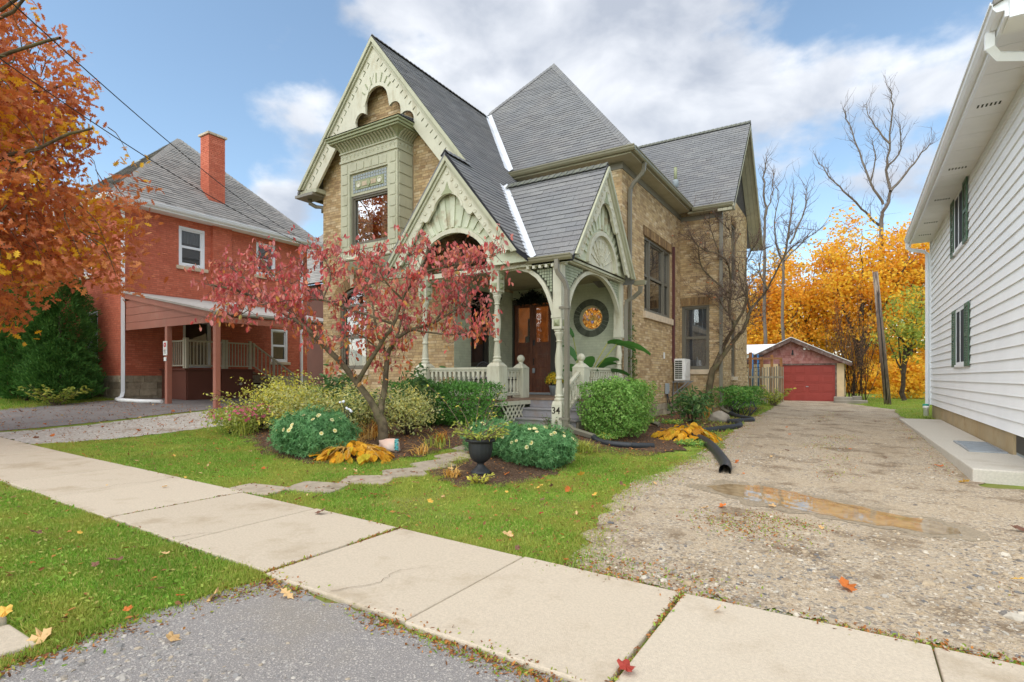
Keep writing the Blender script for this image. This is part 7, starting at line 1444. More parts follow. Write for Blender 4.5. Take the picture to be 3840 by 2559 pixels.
def leafy(name, label, base, top, crown, rad, nl, ncl, per, clr, tv, tf, size, mats, bark, r0=.25, group=None, singles=0, lean=(0, 0), cat='tree', hole=.0, flat=.35, seed=1, clip=None):
    random.seed(seed); rg = np.random.default_rng(seed); base, crown = Vector(base), Vector(crown)
    t = thing(name, label, cat, base, group); b = MB(); topv = Vector(top); tp = smoothpath([base - Vector((0, 0, .2)), base + (topv - base) * .35 + Vector((random.uniform(-.1, .1), random.uniform(-.1, .1), 0)), topv], 4); taper(b, tp, r0, r0 * .6, 9, .02)
    nodes_ = [tp[-1]]
    for i in range(nl):
        az = i * 2.4 + random.random(); ce = random.uniform(-.25, .95); se = math.sqrt(1 - ce * ce); e = crown + Vector((rad[0] * se * math.cos(az), rad[1] * se * math.sin(az), rad[2] * ce)) * .8
        s = tp[random.randint(len(tp) // 2, len(tp) - 1)]; m_ = s + (e - s) * .5 + Vector((0, 0, random.uniform(.0, .12) * rad[2])); pth = smoothpath([s, m_, e], 5); taper(b, pth, r0 * (.42 if not clip else .26), r0 * .06, 6, .04 * rad[0] * .3); nodes_ += pth[2:]
    b.build('trunk', K[bark], t, recalc=False)
    NP = np.array(nodes_); C = []
    while len(C) < ncl:
        d = rg.normal(size=3); d /= np.linalg.norm(d); q = rg.random() ** .45; c = np.array(crown) + d * np.array(rad) * q * (1 + .12 * math.sin(5 * d[0] + seed) + .12 * math.sin(7 * d[2] + 2 * seed))
        if clip and not clip(c): continue
        if hole and (math.sin(c[0] * 1.7 + seed) + math.sin(c[1] * 2.1) + math.sin(c[2] * 1.9 + seed)) < -1.6 + hole: continue
        C.append(c)
    C = np.array(C); tb = MB()
    for c in C:
        if clip and random.random() > .3: continue
        i = int(np.argmin(((NP - c) ** 2).sum(1))); p = Vector(NP[i]); e = Vector(c); ln = (e - p).length; p = p if ln < 1.0 else e + (p - e) * (1.0 / ln); m_ = p + (e - p) * .5 + Vector((random.gauss(0, .07), random.gauss(0, .07), .10)) * (e - p).length; tb.tube([p, p + (m_ - p) * .5 + Vector((random.gauss(0, .04), random.gauss(0, .04), random.gauss(0, .04))), m_, e], [r0 * q_ * (.6 if clip else 1) for q_ in (.06, .05, .04, .015)], 4, cap=False)
    tb.build('branches', K[bark], t, 'stuff', recalc=False)
    ws = np.array([w_ for _, w_ in mats], float); ws /= ws.sum(); pick = rg.choice(len(mats), len(C), p=ws)
    for k, (mn, _) in enumerate(mats):
        c = C[pick == k]
        if not len(c): continue
        pos = np.repeat(c, per, 0) + rg.normal(0, 1, (len(c) * per, 3)) * np.array([clr, clr, clr * .6]); N = len(pos)
        nr = rg.normal(size=(N, 3)); nr[:, 2] = abs(nr[:, 2]) * (1 + flat) ; R = rots(nr); leaf_parts(t, tv, tf, pos, R, rg.uniform(size * .75, size * 1.25, N), K[mn], singles=int(singles * ws[k]) if singles else 0)
    return t
# the orange oak by the street on the left
at_l = lambda l, d, z: Vector((CS * l - SN * d, SN * l + CS * d, z))
def oak_clip(c):
    l = CS * c[0] + SN * c[1]; z = c[2]; lim = np.interp(z, [2.4, 3.0, 3.9, 5.2, 6.2, 7.3, 8.2, 9.2, 10.5, 12], [-9.8, -9.0, -8.3, -8.8, -9.1, -9.7, -10.0, -10.8, -11.4, -12.4]); d_ = -SN * c[0] + CS * c[1]; return l < lim + .5 * math.sin(z * 4.) + .35 * math.sin(c[1] * 5) and z > 2.5 and d_ > 7.5 and (l > -13.2 or random.random() < .12)
oak = leafy('oak_tree', 'large oak with rusty orange leaves overhanging the left edge of the view', (-18.3, 1.75, G(-18.3, 1.75)), (-17.9, 2.0, 6.5), (-16.2, 2.6, 6.6), (6.3, 4.2, 5.6), 16, 1900, 21, .22, OAK_V, OAK_F, .185, [('oakleaf', 6), ('oakgold', 1.)], 'bark', .34, singles=300, hole=.25, flat=.1, seed=5, clip=oak_clip)
b = MB()
for pts in (((-17.7, 2.0, 4.6), (-16.0, 2.7, 4.4), (-14.3, 3.4, 4.1), (-13.1, 3.7, 3.9)), ((-17.7, 2.0, 4.0), (-16.2, 2.4, 3.2), (-14.9, 2.9, 3.0), (-13.9, 3.2, 3.1)), ((-17.8, 2.0, 6.0), (-16.2, 2.8, 7.0), (-15.2, 3.3, 7.8)), ((-17.8, 2.0, 5.4), (-16.4, 2.6, 5.8), (-14.9, 3.2, 6.2)), ((-17.9, 2.0, 6.4), (-17.3, 2.2, 8.6), (-16.6, 2.5, 10.2))):
    taper(b, smoothpath(pts, 5), .09, .015, 7, .03)
b.build('limb', K['bark'], oak, recalc=False)
# ---- red dogwood in the bed
random.seed(11)
dog = thing('dogwood_tree', 'red leaved dogwood with forked mossy trunk in the front bed', 'tree', at(878, 1022, 9.72))
SK = {'F': [(878, 1026, 9.72), (880, 985, 9.71), (868, 950, 9.70)],
      'L': [(868, 950, 9.70), (822, 880, 9.65), (740, 790, 9.5), (668, 730, 9.45), (600, 692, 9.3), (540, 668, 9.2), (480, 655, 9.1)],
      'R': [(872, 960, 9.72), (885, 880, 9.75), (890, 820, 9.8), (912, 778, 9.8), (950, 757, 9.9), (1000, 740, 10), (1050, 710, 10), (1090, 698, 10.1)],
      'a': [(740, 790, 9.5), (700, 738, 9.9), (640, 700, 10.2), (570, 645, 10.4), (520, 608, 10.4)],
      'b': [(822, 880, 9.65), (868, 800, 9.4), (905, 745, 9.2), (925, 690, 9.2), (960, 630, 9.0), (985, 578, 8.9)],
      'c': [(912, 778, 9.8), (930, 700, 10.0), (935, 640, 10.2), (940, 580, 10.2)], 'd': [(890, 820, 9.8), (866, 760, 9.9), (856, 700, 10.1), (848, 640, 10.2), (826, 592, 10.2)],
      'e': [(905, 745, 9.2), (820, 716, 9.2), (740, 690, 9.0), (680, 690, 8.9), (600, 700, 8.7)], 'f': [(950, 757, 9.9), (1030, 770, 9.6), (1080, 765, 9.5), (1120, 768, 9.4)],
      'g': [(960, 630, 9.0), (1030, 612, 9.0), (1080, 602, 9.1), (1140, 588, 9.2)], 'h': [(668, 730, 9.45), (650, 660, 9.6), (610, 610, 9.7), (590, 585, 9.8)], 'i': [(740, 690, 9.0), (760, 630, 9.3), (735, 580, 9.4)],
      'j': [(1000, 740, 10), (1030, 690, 10.2), (1045, 640, 10.3), (1060, 590, 10.3)], 'k': [(600, 692, 9.3), (560, 720, 9.1), (530, 730, 9.0)], 'l': [(925, 690, 9.2), (880, 640, 8.9), (865, 585, 8.9)], 'm': [(1060, 705, 10), (1080, 660, 9.8), (1095, 630, 9.8)],
      'n': [(868, 800, 9.4), (820, 770, 9.2), (780, 780, 9.0)], 'o': [(640, 700, 10.2), (690, 640, 10.4), (700, 585, 10.5)]}
R0 = {'F': (.10, .085), 'L': (.068, .012), 'R': (.062, .010), 'a': (.034, .008), 'b': (.046, .009), 'c': (.03, .007), 'd': (.032, .007), 'e': (.024, .006), 'f': (.024, .005), 'g': (.02, .005), 'h': (.022, .006), 'i': (.018, .005), 'j': (.022, .005), 'k': (.014, .004), 'l': (.02, .005), 'm': (.016, .004), 'n': (.016, .004), 'o': (.02, .005)}
b = MB(); tb = MB(); tips = []
for k, pts in SK.items():
    P = smoothpath([at(*q) for q in pts], 4); taper(b, P, R0[k][0], R0[k][1], 9 if k in 'FLRb' else 6, .006)
    if k == 'F': continue
    s0 = 5 if k in 'LRb' else 3
    for i in range(s0, len(P)):
        t = (P[min(i + 1, len(P) - 1)] - P[i - 1]).normalized()
        for q in range(3 if i < len(P) - 2 else 4):
            sd = Vector((random.gauss(0, 1), random.gauss(0, 1), random.gauss(.25, .5))).normalized(); twigs(tb, P[i], t * .35 + sd, random.uniform(.2, .42), .006, 1, tips, .6, .12, 2, .15)
b.build('trunk', K['bark'], dog, recalc=False); tb.build('twigs', K['twig'], dog, recalc=False)
pos, nr, xd, hi = [], [], [], []
for p, d in tips:
    u_v = HY - F_PX * (p.z - 1.5) / (-SN * p.x + CS * p.y); dens = 1.0 if u_v < 1290 else .6
    if random.random() > .52 * dens + .07: continue
    for q in range(random.choice((1, 2, 2, 3, 4))):
        pos.append(np.array(p) + RNG.normal(0, .035, 3)); nr.append(RNG.normal(size=3) * np.array([1, 1, .35])); xd.append(np.array([0, 0, -1.]) + RNG.normal(0, .45, 3)); hi.append(p.z)
pos, nr, xd, hi = map(np.array, (pos, nr, xd, hi)); R = rots(xd); # x axis hangs down
z_ = nr - xd * ((nr * xd).sum(1) / (xd * xd).sum(1))[:, None]; z_ /= np.linalg.norm(z_, axis=1, keepdims=True); x_ = xd / np.linalg.norm(xd, axis=1, keepdims=True); R = np.stack([x_, np.cross(z_, x_), z_], 2)
sz = RNG.uniform(.065, .115, len(pos)); low = RNG.random(len(pos)) < np.clip((2.9 - hi) / 1.8, .04, .75)
DLEAF_V = np.array([(0, 0, 0), (.3, .25, .07), (.72, .20, .03), (1, 0, -.08), (.72, -.20, .03), (.3, -.25, .07)]); 
leaf_parts(dog, DLEAF_V, LEAF_F, pos[~low], R[~low], sz[~low], K['dogleaf'], singles=190); leaf_parts(dog, DLEAF_V, LEAF_F, pos[low], R[low], sz[low], K['dogleaf2'], singles=110)
# ---- small bare tree beside the rear wing
random.seed(21)
c4 = lambda x, y, d=18.6: tuple(at((2350 + x * .7656) / 1.632, (450 + y * .7656) / 1.632, d))
bt = thing('bare_tree', 'small bare tree with forked mossy trunk beside the yellow house', 'tree', c4(400, 1400))
SB = [([(398, 1420), (402, 1340), (415, 1250), (432, 1205)], .10, .085), ([(432, 1205), (470, 1120), (500, 1060), (532, 1003), (503, 955), (510, 850), (500, 720), (455, 660), (385, 640), (330, 600)], .065, .012), ([(430, 1215), (520, 1090), (575, 1020), (605, 940), (640, 890), (690, 830), (770, 670), (840, 600)], .07, .014),
      ([(532, 1003), (575, 920), (590, 850), (580, 740), (600, 660), (640, 600)], .045, .01), ([(605, 940), (585, 860), (560, 800), (545, 700)], .035, .008), ([(510, 850), (430, 790), (360, 710), (350, 620), (290, 560)], .034, .008), ([(500, 720), (520, 620), (500, 540), (440, 480)], .028, .006), ([(690, 830), (650, 740), (660, 640)], .025, .006), ([(503, 955), (470, 910), (440, 860), (400, 845)], .024, .006), ([(590, 850), (520, 880), (470, 855), (360, 850)], .02, .006), ([(770, 670), (790, 600), (800, 520)], .022, .006), ([(455, 660), (420, 560), (400, 500)], .02, .005), ([(575, 1020), (600, 990)], .02, .006)]
b = MB(); tb = MB(); tips = []
for j, (pts, r0, r1) in enumerate(SB):
    P = smoothpath([c4(x, y, 18.6 + .25 * math.sin(i * 1.3 + j) * (0 if j == 0 else 1) * min(i, 3) / 3 * 2) for i, (x, y) in enumerate(pts)], 4); taper(b, P, r0 * 1.2, r1 * 1.2, 8, .008)
    if j == 0: continue
    for i in range(6 if j in (1, 2) else 3, len(P)):
        t = (P[min(i + 1, len(P) - 1)] - P[i - 1]).normalized()
        for q in range(2):
            twigs(tb, P[i], t * .5 + Vector((random.gauss(0, 1), random.gauss(0, 1), random.gauss(.3, .6))).normalized(), random.uniform(.35, .8), .012, 2, tips, .65, .1, 3, .16)
b.build('trunk', K['bark'], bt, recalc=False); tb.build('twigs', K['twig'], bt, recalc=False)
ps = np.array([p for p, d in random.sample(tips, 90)]); scatter('leaves', LEAF_V, LEAF_F, ps, rots(RNG.normal(size=(90, 3))), RNG.uniform(.05, .09, 90), K['oakleaf'], bt)
# ---- tall bare trees far behind
def bare(label, d, pts_list, bark, tw=.9, seed=1, group=None):
    random.seed(seed); b0 = at(*pts_list[0][0][0], d); t = thing('bare_tree', label, 'tree', (b0.x, b0.y, .2), group); b = MB(); tb = MB(); tips = []
    for j, (pts, r0, r1) in enumerate(pts_list):
        P = [at(u, v, d + .8 * math.sin(i + 2 * j) * (j > 0)) for i, (u, v) in enumerate(pts)]
        if j == 0: P = [Vector((P[0].x, P[0].y, .1))] + P
        P = smoothpath(P, 4); taper(b, P, r0, r1, 7, .05)
        for i in range(6 if j == 0 else 3, len(P)):
            t_ = (P[min(i + 1, len(P) - 1)] - P[i - 1]).normalized()
            for q in range(2): twigs(tb, P[i], t_ + Vector((random.gauss(0, 1), random.gauss(0, 1), random.gauss(.4, .5))).normalized() * .9, tw * random.uniform(.5, 1.3), .022, 1, tips, .6, .18, 2, .13)
    b.build('trunk', K[bark], t, recalc=False); tb.build('twigs', K['twig'], t, recalc=False); return t
bare('tall bare grey tree rising above the orange maples', 50, [([(2026, 700), (2024, 530), (2031, 488), (2046, 440), (2037, 390), (2045, 330), (2050, 240), (2045, 205)], .25, .035), ([(2023, 520), (1990, 490), (1940, 440), (1902, 402), (1880, 372)], .12, .03), ([(2029, 470), (2000, 420), (1976, 350), (1955, 300), (1938, 250)], .12, .03), ([(2046, 440), (2080, 400), (2118, 350), (2142, 330)], .14, .03), ([(2037, 390), (2070, 340), (2068, 290)], .1, .03), ([(2000, 420), (2010, 360), (2005, 320)], .08, .02), ([(2045, 330), (2010, 290), (1990, 240)], .1, .02)], 'greybark', 1.5, 31)
bare('slim bare tree standing close behind the rear gable', 42, [([(1757, 720), (1756, 560), (1758, 480), (1755, 420), (1760, 372)], .16, .04), ([(1756, 560), (1735, 500), (1725, 440)], .08, .02), ([(1758, 500), (1775, 450), (1778, 400)], .07, .02)], 'greybark', 1.5, 32)
bare('bare multi-stemmed tree right of the slim one behind the bare tree', 40, [([(1800, 740), (1802, 600), (1815, 520), (1822, 450)], .14, .04), ([(1802, 620), (1780, 540), (1790, 440)], .09, .02), ([(1815, 560), (1850, 480), (1852, 430)], .08, .02), ([(1802, 600), (1840, 560), (1880, 530)], .07, .02)], 'greybark', 1.4, 33)
# ---- orange maples behind the garage
MG = 'autumn maples behind the garage'
mp_list = [(1975, 655, 46, 5.2, 5.6, [('maple', 2), ('mapley', 2)], 'largest orange maple directly behind the utility pole'), (1850, 705, 50, 4.9, 5.2, [('maple', 2), ('mapley', 3)], 'orange maple behind the left half of the garage'), (1762, 735, 47, 3.6, 4.8, [('maple', 3), ('mapley', 2)], 'orange maple showing beside the rear corner of the yellow house'),
           (2085, 640, 48, 4.2, 4.6, [('maple', 3), ('mapley', 2)], 'orange maple next to the eave of the white house'), (1905, 760, 58, 6.0, 5.0, [('mapley', 3), ('maple', 2)], 'yellower maple low behind the garage roof'), (1745, 770, 60, 5.2, 4.6, [('mapley', 4), ('maple', 1)], 'yellow maple farthest behind the white shed roof'), (2060, 790, 60, 6.5, 5.5, [('mapley', 3), ('maple', 3)], 'low yellow maple behind the pole and brown shrub')]
for i, (u, v, d, r, rz, mt, lb_) in enumerate(mp_list):
    c = at(u, v, d); leafy('maple_tree', lb_, (c.x, c.y, .2), (c.x + .2, c.y, max(c.z - rz * .3, 2)), c, (r, r, rz), 9, 460, 26, .42, MAPLE_V[:, :] * .8, MAPLE_F, .25, mt, 'barkdark', .3, MG, hole=.8, seed=60 + i)
c = at(2092, 745, 30); leafy('green_tree', 'tree still yellow green leaning over beside the white house', (c.x - .3, c.y + .5, .2), (c.x - .2, c.y, c.z - .6), c, (1.7, 1.8, 2.2), 7, 150, 17, .26, LEAF_V, LEAF_F, .2, [('greenleaf', 4), ('mapley', 1)], 'barkdark', .14, seed=71, hole=.4)
c = at(2082, 868, 34); leafy('golden_bush', 'low golden bush at the far end of the grass by the white house', (c.x, c.y, .2), (c.x, c.y, 1.0), c + Vector((0, 0, -.1)), (1.7, 1.6, 1.5), 7, 170, 15, .24, MAPLE_V, MAPLE_F, .17, [('mapley', 3), ('maple', 1)], 'barkdark', .07, cat='bush', seed=72)
for i, (u, v, d, r) in enumerate(((2030, 885, 44, 2.4), (1975, 880, 46, 2.6))):
    c = at(u, v, d); leafy('golden_bush', ('golden undergrowth behind the foot of the utility pole', 'golden undergrowth behind the brown twiggy shrub')[i], (c.x, c.y, .2), (c.x, c.y, 1.2), c, (r, r, 1.9), 6, 120, 14, .35, MAPLE_V, MAPLE_F, .24, [('mapley', 3), ('maple', 2)], 'barkdark', .07, cat='bush', seed=74 + i)
# brown twiggy shrub beside the garage
random.seed(41); c = at(1958, 925, 29.5); tw_ = thing('twiggy_shrub', 'tall brown twiggy shrub nearly leafless beside the garage', 'shrub', (c.x, c.y, G(c.x, c.y))); tb = MB(); tips = []
for i in range(34):
    p = Vector((c.x + random.uniform(-.7, .7), c.y + random.uniform(-.6, .6), .2)); twigs(tb, p, (random.gauss(0, .18), random.gauss(0, .18), 1), random.uniform(2., 3.6), .022, 2, tips, .35, .3, 3, .05)
tb.build('stems', K['barkdark'], tw_, recalc=False); ps = np.array([p for p, d in tips]); N = len(ps) * 2; ps = np.repeat(ps, 2, 0) + RNG.normal(0, .08, (N, 3)); scatter('leaves', LEAF_V, LEAF_F, ps, rots(RNG.normal(size=(N, 3))), RNG.uniform(.05, .10, N), K['brownleaf'], tw_)
# ---- dark cedars in front of the red house
def cedar(name, label, x, y, h_, r, n, seed, group):
    rg = np.random.default_rng(seed); z0 = G(x, y); t = thing(name, label, 'evergreen', (x, y, z0), group); b = MB(); b.tube([(x, y, z0 - .1), (x, y, z0 + h_ * .85)], [.09, .02], 7); b.build('trunk', K['barkdark'], t)
    f = rg.random(n) ** .9; az = rg.uniform(0, 2 * PI, n); prof = np.clip(np.minimum(1, .6 + f * 3), 0, 1) * np.sqrt(np.clip(1 - f ** 2.6, 0, 1)) * (1 + .18 * np.sin(az * 5 + f * 20) + .1 * np.sin(az * 9 - f * 33)); rr = r * prof * rg.uniform(.72, 1.05, n)
    pos = np.stack([x + rr * np.cos(az), y + rr * np.sin(az), z0 + .08 + f * h_], 1); out_ = np.stack([np.cos(az), np.sin(az), np.full(n, .9)], 1) + rg.normal(0, .5, (n, 3)); nr = np.cross(out_, rg.normal(size=(n, 3)))
    sz_ = rg.uniform(.07, .15, n); scatter('foliage', LEAF_V, LEAF_F, pos, rots(nr, out_), np.stack([sz_, sz_ * .55, sz_], 1), K['cedar'], t)
cedar('cedar', 'tall dark cedar at the left edge under the oak', -24.6, 7.2, 4.9, 1.05, 22000, 1, 'cedars before the red house'); cedar('cedar', 'dark cedar next to the corner of the red house', -22.6, 7.55, 4.3, 1.0, 22000, 2, 'cedars before the red house'); cedar('cedar', 'middle cedar between the tall one and the house corner', -23.6, 7.0, 3.9, .95, 20000, 4, 'cedars before the red house'); cedar('cedar', 'low spreading cedar at the foot of the taller two', -21.9, 7.35, 1.9, .95, 11000, 3, 'cedars before the red house')
# far woods closing the view beyond the maples
N = 15000; X = RNG.uniform(-26, 22, N); Y = RNG.uniform(70, 84, N); hh = 4.2 + 1.6 * np.sin(X * .55) + 1.3 * np.sin(X * 1.3 + 1); Z = RNG.random(N) ** .8 * hh
fw1 = scatter('far_woods', MAPLE_V, MAPLE_F, np.stack([X, Y, Z + .2], 1), rots(RNG.normal(size=(N, 3))), RNG.uniform(.35, .75, N), K['mapley'], kind='stuff'); tag(fw1, 'mass of golden far woods closing the view behind the garage', 'woods')
# ------------------------------------------------------------------ garden
def gz_(x, y): return G(x, y)
def bush(name, label, cat, c, rad, n, tv, tf, size, mats, group=None, boxy=0., stem='barkdark', flat=.0, seed=1, low=.05, rough_=.16, nst=7, hang=None):
    """leaves over an uneven rounded (or clipped boxy) body with its stems"""
    rg = np.random.default_rng(seed); random.seed(seed); x, y, z0 = c; t = thing(name, label, cat, (x, y, z0), group); b = MB()
    for i in range(nst):
        a = 2 * PI * i / nst + random.random(); r = random.uniform(.25, .75); e = (x + rad[0] * r * math.cos(a), y + rad[1] * r * math.sin(a), z0 + rad[2] * random.uniform(.8, 1.5)); b.tube([(x + .1 * rad[0] * math.cos(a), y + .1 * rad[1] * math.sin(a), z0 - .05), ((x + e[0]) / 2 + random.gauss(0, .03), (y + e[1]) / 2, z0 + rad[2] * .5), e], [.014, .010, .005], 5)
    b.build('stems', K[stem], t)
    d = rg.normal(size=(n, 3)); d /= np.linalg.norm(d, axis=1, keepdims=True)
    if boxy:
        p = rg.uniform(-1, 1, (n, 3)); ar = np.array([rad[1] * rad[2], rad[0] * rad[2], rad[0] * rad[1]]); ax_ = rg.choice(3, n, p=ar / ar.sum()); p[np.arange(n), ax_] = np.sign(p[np.arange(n), ax_]); p /= (np.abs(p) ** 8).sum(1, keepdims=True) ** (1 / 8.); d = p / np.linalg.norm(p, axis=1, keepdims=True)
    else: p = d
    wob = 1 + rough_ * (np.sin(d[:, 0] * 6 + seed) * np.sin(d[:, 1] * 7 + 2 * seed) + .6 * np.sin(d[:, 2] * 9 + d[:, 0] * 11 + seed)); q = (rg.random(n) ** (.13 if boxy > .5 else .42 if rough_ > .2 else .3)) * wob
    pos = np.array([x, y, z0 + rad[2] + low]) + p * np.array(rad) * q[:, None]; ok = pos[:, 2] > z0 + .02; pos, d = pos[ok], d[ok]; n = len(pos)
    pick = rg.choice(len(mats), n, p=np.array([m[1] for m in mats], float) / sum(m[1] for m in mats))
    for k, (m, _) in enumerate(mats):
        s = pick == k; N = s.sum()
        if N:
            nr = d[s] * .8 + rg.normal(0, .6, (N, 3)) + np.array([0, 0, flat]); scatter('foliage', tv, tf, pos[s], rots(nr), rg.uniform(size * .7, size * 1.3, N), K[m], t)
    return t
def P3(u, v): # ground point under a place in the photo
    a, b_ = (u * 1.632 - CX) / F_PX, (v * 1.632 - HY) / F_PX; lo, hi = 1., 120.
    for _ in range(50):
        m_ = (lo + hi) / 2
        if 1.5 - b_ * m_ - G((CS * a - SN) * m_, (SN * a + CS) * m_) > 0: lo = m_
        else: hi = m_
    x, y = (CS * a - SN) * lo, (SN * a + CS) * lo; return x, y, G(x, y)
# clipped hedges
bush('boxwood_hedge', 'dark green clipped hedge before the front balustrade', 'hedge', (-7.75, 9.4, gz_(-7.75, 9.4)), (1.45, .48, .44), 14000, LEAF_V, LEAF_F, .055, [('box', 1)], None, .6, seed=3, low=.04, rough_=.15, nst=14)
bush('privet_hedge', 'bright green clipped hedge beside the porch steps and downspout', 'hedge', (-4.32, 11.1, gz_(-4.3, 11.1)), (.60, .66, .54), 11000, LEAF_V, LEAF_F, .055, [('privet', 1)], None, .6, seed=4, low=.10, rough_=.15, nst=12)
bush('privet_hedge', 'looser green shrub behind the clipped hedge against the side wall', 'hedge', (-4.55, 12.55, gz_(-4.5, 12.5)), (.55, .75, .48), 4200, LEAF_V, LEAF_F, .055, [('privet', 3), ('greenleaf', 1)], None, .4, seed=5, low=.14, nst=9)
bush('low_evergreen', 'low dark evergreen mound under the bare tree by the fence', 'shrub', (-3.45, 20.5, gz_(-3.4, 20.5)), (.62, 1.9, .30), 5200, LEAF_V, LEAF_F, .075, [('box', 3), ('privet', 1)], None, .4, seed=6, low=.30, rough_=.2, nst=9)
# feathery blue green bushes with cream daisies
FERN_V = np.array([(0, -.06, 0), (.0, .06, 0), (.9, .02, .12), (1, 0, .12), (.9, -.02, .12), (.3, .05, .04), (.62, .42, .10), (.66, .36, .10), (.42, .04, .06), (.3, -.05, .04), (.62, -.42, .10), (.66, -.36, .10), (.42, -.04, .06)]); FERN_F = np.array([(0, 1, 2, 4), (5, 6, 7, 8), (9, 12, 11, 10)])
def daisies(par, c, rad, spots, seed):
    rg = np.random.default_rng(seed); ring = MB()
    for k in range(9):
        a = 2 * PI * k / 9; ring.add([(.25 * math.cos(a - .2), .25 * math.sin(a - .2), 0), (math.cos(a - .3), math.sin(a - .3), .1), (math.cos(a + .3), math.sin(a + .3), .1), (.25 * math.cos(a + .2), .25 * math.sin(a + .2), 0)], [(0, 1, 2, 3)])
    pm = ring.mesh('petals'); pm.materials.append(K['daisy']); ey = MB().lathe([(.34, .03), (.25, .14), (0, .18)], (0, 0, 0), 8).mesh('eye'); ey.materials.append(K['daisyeye'])
    for (az, el) in spots:
        d = Vector((math.cos(el) * math.cos(az), math.cos(el) * math.sin(az), math.sin(el))); p = Vector(c) + Vector((d.x * rad[0], d.y * rad[1], d.z * rad[2])) * 1.06; n = (d + Vector((rg.normal(0, .25), rg.normal(0, .25), .25))).normalized(); Rm = Matrix(rots(np.array([n]))[0].tolist()).to_4x4() @ Matrix.Scale(rg.uniform(.026, .036), 4); Rm.translation = p
        fl = inst('daisy', pm, K['daisy'], par, None, mat4=[list(r) for r in Rm]); e = link('eye', ey, K['daisyeye'], fl); OFF[e] = OFF[par]
def fern_bush(label, x, y, rad, n, nd, seed, azr, elr):
    c = (x, y, gz_(x, y)); t = bush('feathery_bush', label, 'bush', c, rad, int(n * 2.6), FERN_V, FERN_F, .095, [('fern', 1)], 'feathery daisy bushes in the front beds', 0, seed=seed, low=-.05, rough_=.14, flat=.2); rg = np.random.default_rng(seed)
    daisies(t, (x, y, c[2] + rad[2] - .05), rad, [(rg.uniform(*azr), rg.uniform(*elr)) for _ in range(nd)], seed)
fern_bush('large feathery bush with cream daisies at the front of the left bed', -7.50, 5.92, (.72, .58, .38), 5200, 24, 12, (-2.6, .3), (.05, 1.0))
fern_bush('feathery bush directly behind the black urn', -5.0, 7.45, (.52, .45, .28), 3000, 7, 13, (-2.4, .2), (.3, 1.2)); fern_bush('feathery bush right of the urn thick with cream daisies', -4.2, 7.50, (.60, .52, .31), 3900, 38, 14, (-1.9, 1.2), (.15, 1.4))
# urn with a straggly shrub
ux, uy = -4.46, 6.30; uz = gz_(ux, uy); urn = thing('urn_planter', 'black fluted pedestal urn standing in the small bed', 'urn', (ux, uy, uz)); n = 40; vs = []; prof = [(r_ * .88, z_, f_) for r_, z_, f_ in [(.0, 0, 0), (.165, 0, 0), (.165, .03, 0), (.15, .045, 0), (.11, .07, .3), (.062, .12, .5), (.055, .15, .3), (.08, .165, 0), (.115, .18, .6), (.165, .23, .8), (.19, .31, .8), (.195, .38, .8), (.195, .43, .6), (.19, .445, 0), (.24, .455, 0), (.25, .475, 0), (.245, .49, 0), (.215, .49, 0), (.20, .46, 0), (.0, .44, 0)]]
for r, z, fl in prof:
    for k in range(n):
        a = 2 * PI * k / n; rr = r * (1 - fl * .11 * abs(math.cos(a * 8)) ** 3); vs.append((ux + rr * math.cos(a), uy + rr * math.sin(a), uz + z))
b = MB(); b.add(vs, [(i * n + j, i * n + (j + 1) % n, (i + 1) * n + (j + 1) % n, (i + 1) * n + j) for i in range(len(prof) - 1) for j in range(n)], True); b.build('bowl', K['black'], urn); b = MB(); b.lathe([(.17, .455), (.1, .465), (0, .47)], (ux, uy, uz), 12); b.build('potting_soil', K['mulch'], urn)
def sprigs(name, label, cat, c, n, hgt, spread, m, size, stem='twig', group=None, seed=1, per=16, arch=.3, leafv=LEAF_V):
    random.seed(seed); rg = np.random.default_rng(seed); t = thing(name, label, cat, c, group); b = MB(); pos, dr = [], []
    for i in range(n):
        a = random.uniform(0, 2 * PI); p = Vector(c) + Vector((random.gauss(0, spread * .15), random.gauss(0, spread * .15), -.03)); d = Vector((math.cos(a) * spread, math.sin(a) * spread, hgt * random.uniform(.6, 1.1))); L = d.length; d.normalize(); pts = [p]; k = 7
        for j in range(k): d = (d + Vector((math.cos(a) * arch * .25, math.sin(a) * arch * .25, -arch * .16)) + Vector((random.gauss(0, .06), random.gauss(0, .06), random.gauss(0, .04)))).normalized(); pts.append(pts[-1] + d * L / k)
        b.tube(pts, [.008 * (1 - .8 * j / k) + .0015 for j in range(k + 1)], 4, cap=False)
        for _ in range(per):
            f = random.uniform(.2, 1) * k; j = min(int(f), k - 1); q = pts[j] + (pts[j + 1] - pts[j]) * (f - j); pos.append(tuple(q)); dr.append(tuple((pts[j + 1] - pts[j]).normalized() * .7 + Vector((random.gauss(0, .8), random.gauss(0, .8), random.gauss(.1, .5)))))
    b.build('stems', K[stem], t, recalc=False); pos = np.array(pos); dr = np.array(dr); N = len(pos); scatter('foliage', leafv, LEAF_F, pos, rots(rg.normal(0, .5, (N, 3)) + np.array([0, 0, 1.]), dr), rg.uniform(size * .7, size * 1.3, N), K[m], t); return t
sprigs('urn_shrub', 'straggly yellow green shrub growing in the black urn', 'shrub', (ux, uy, uz + .46), 30, .38, .36, 'greenleaf', .058, seed=21, per=16); sprigs('tall_sprig', 'tall thin leafy stems rising behind the urn', 'plant', (-5.15, 7.15, gz_(-5.1, 7.1)), 7, 1.25, .25, 'yellowgreen', .055, seed=22, per=16)
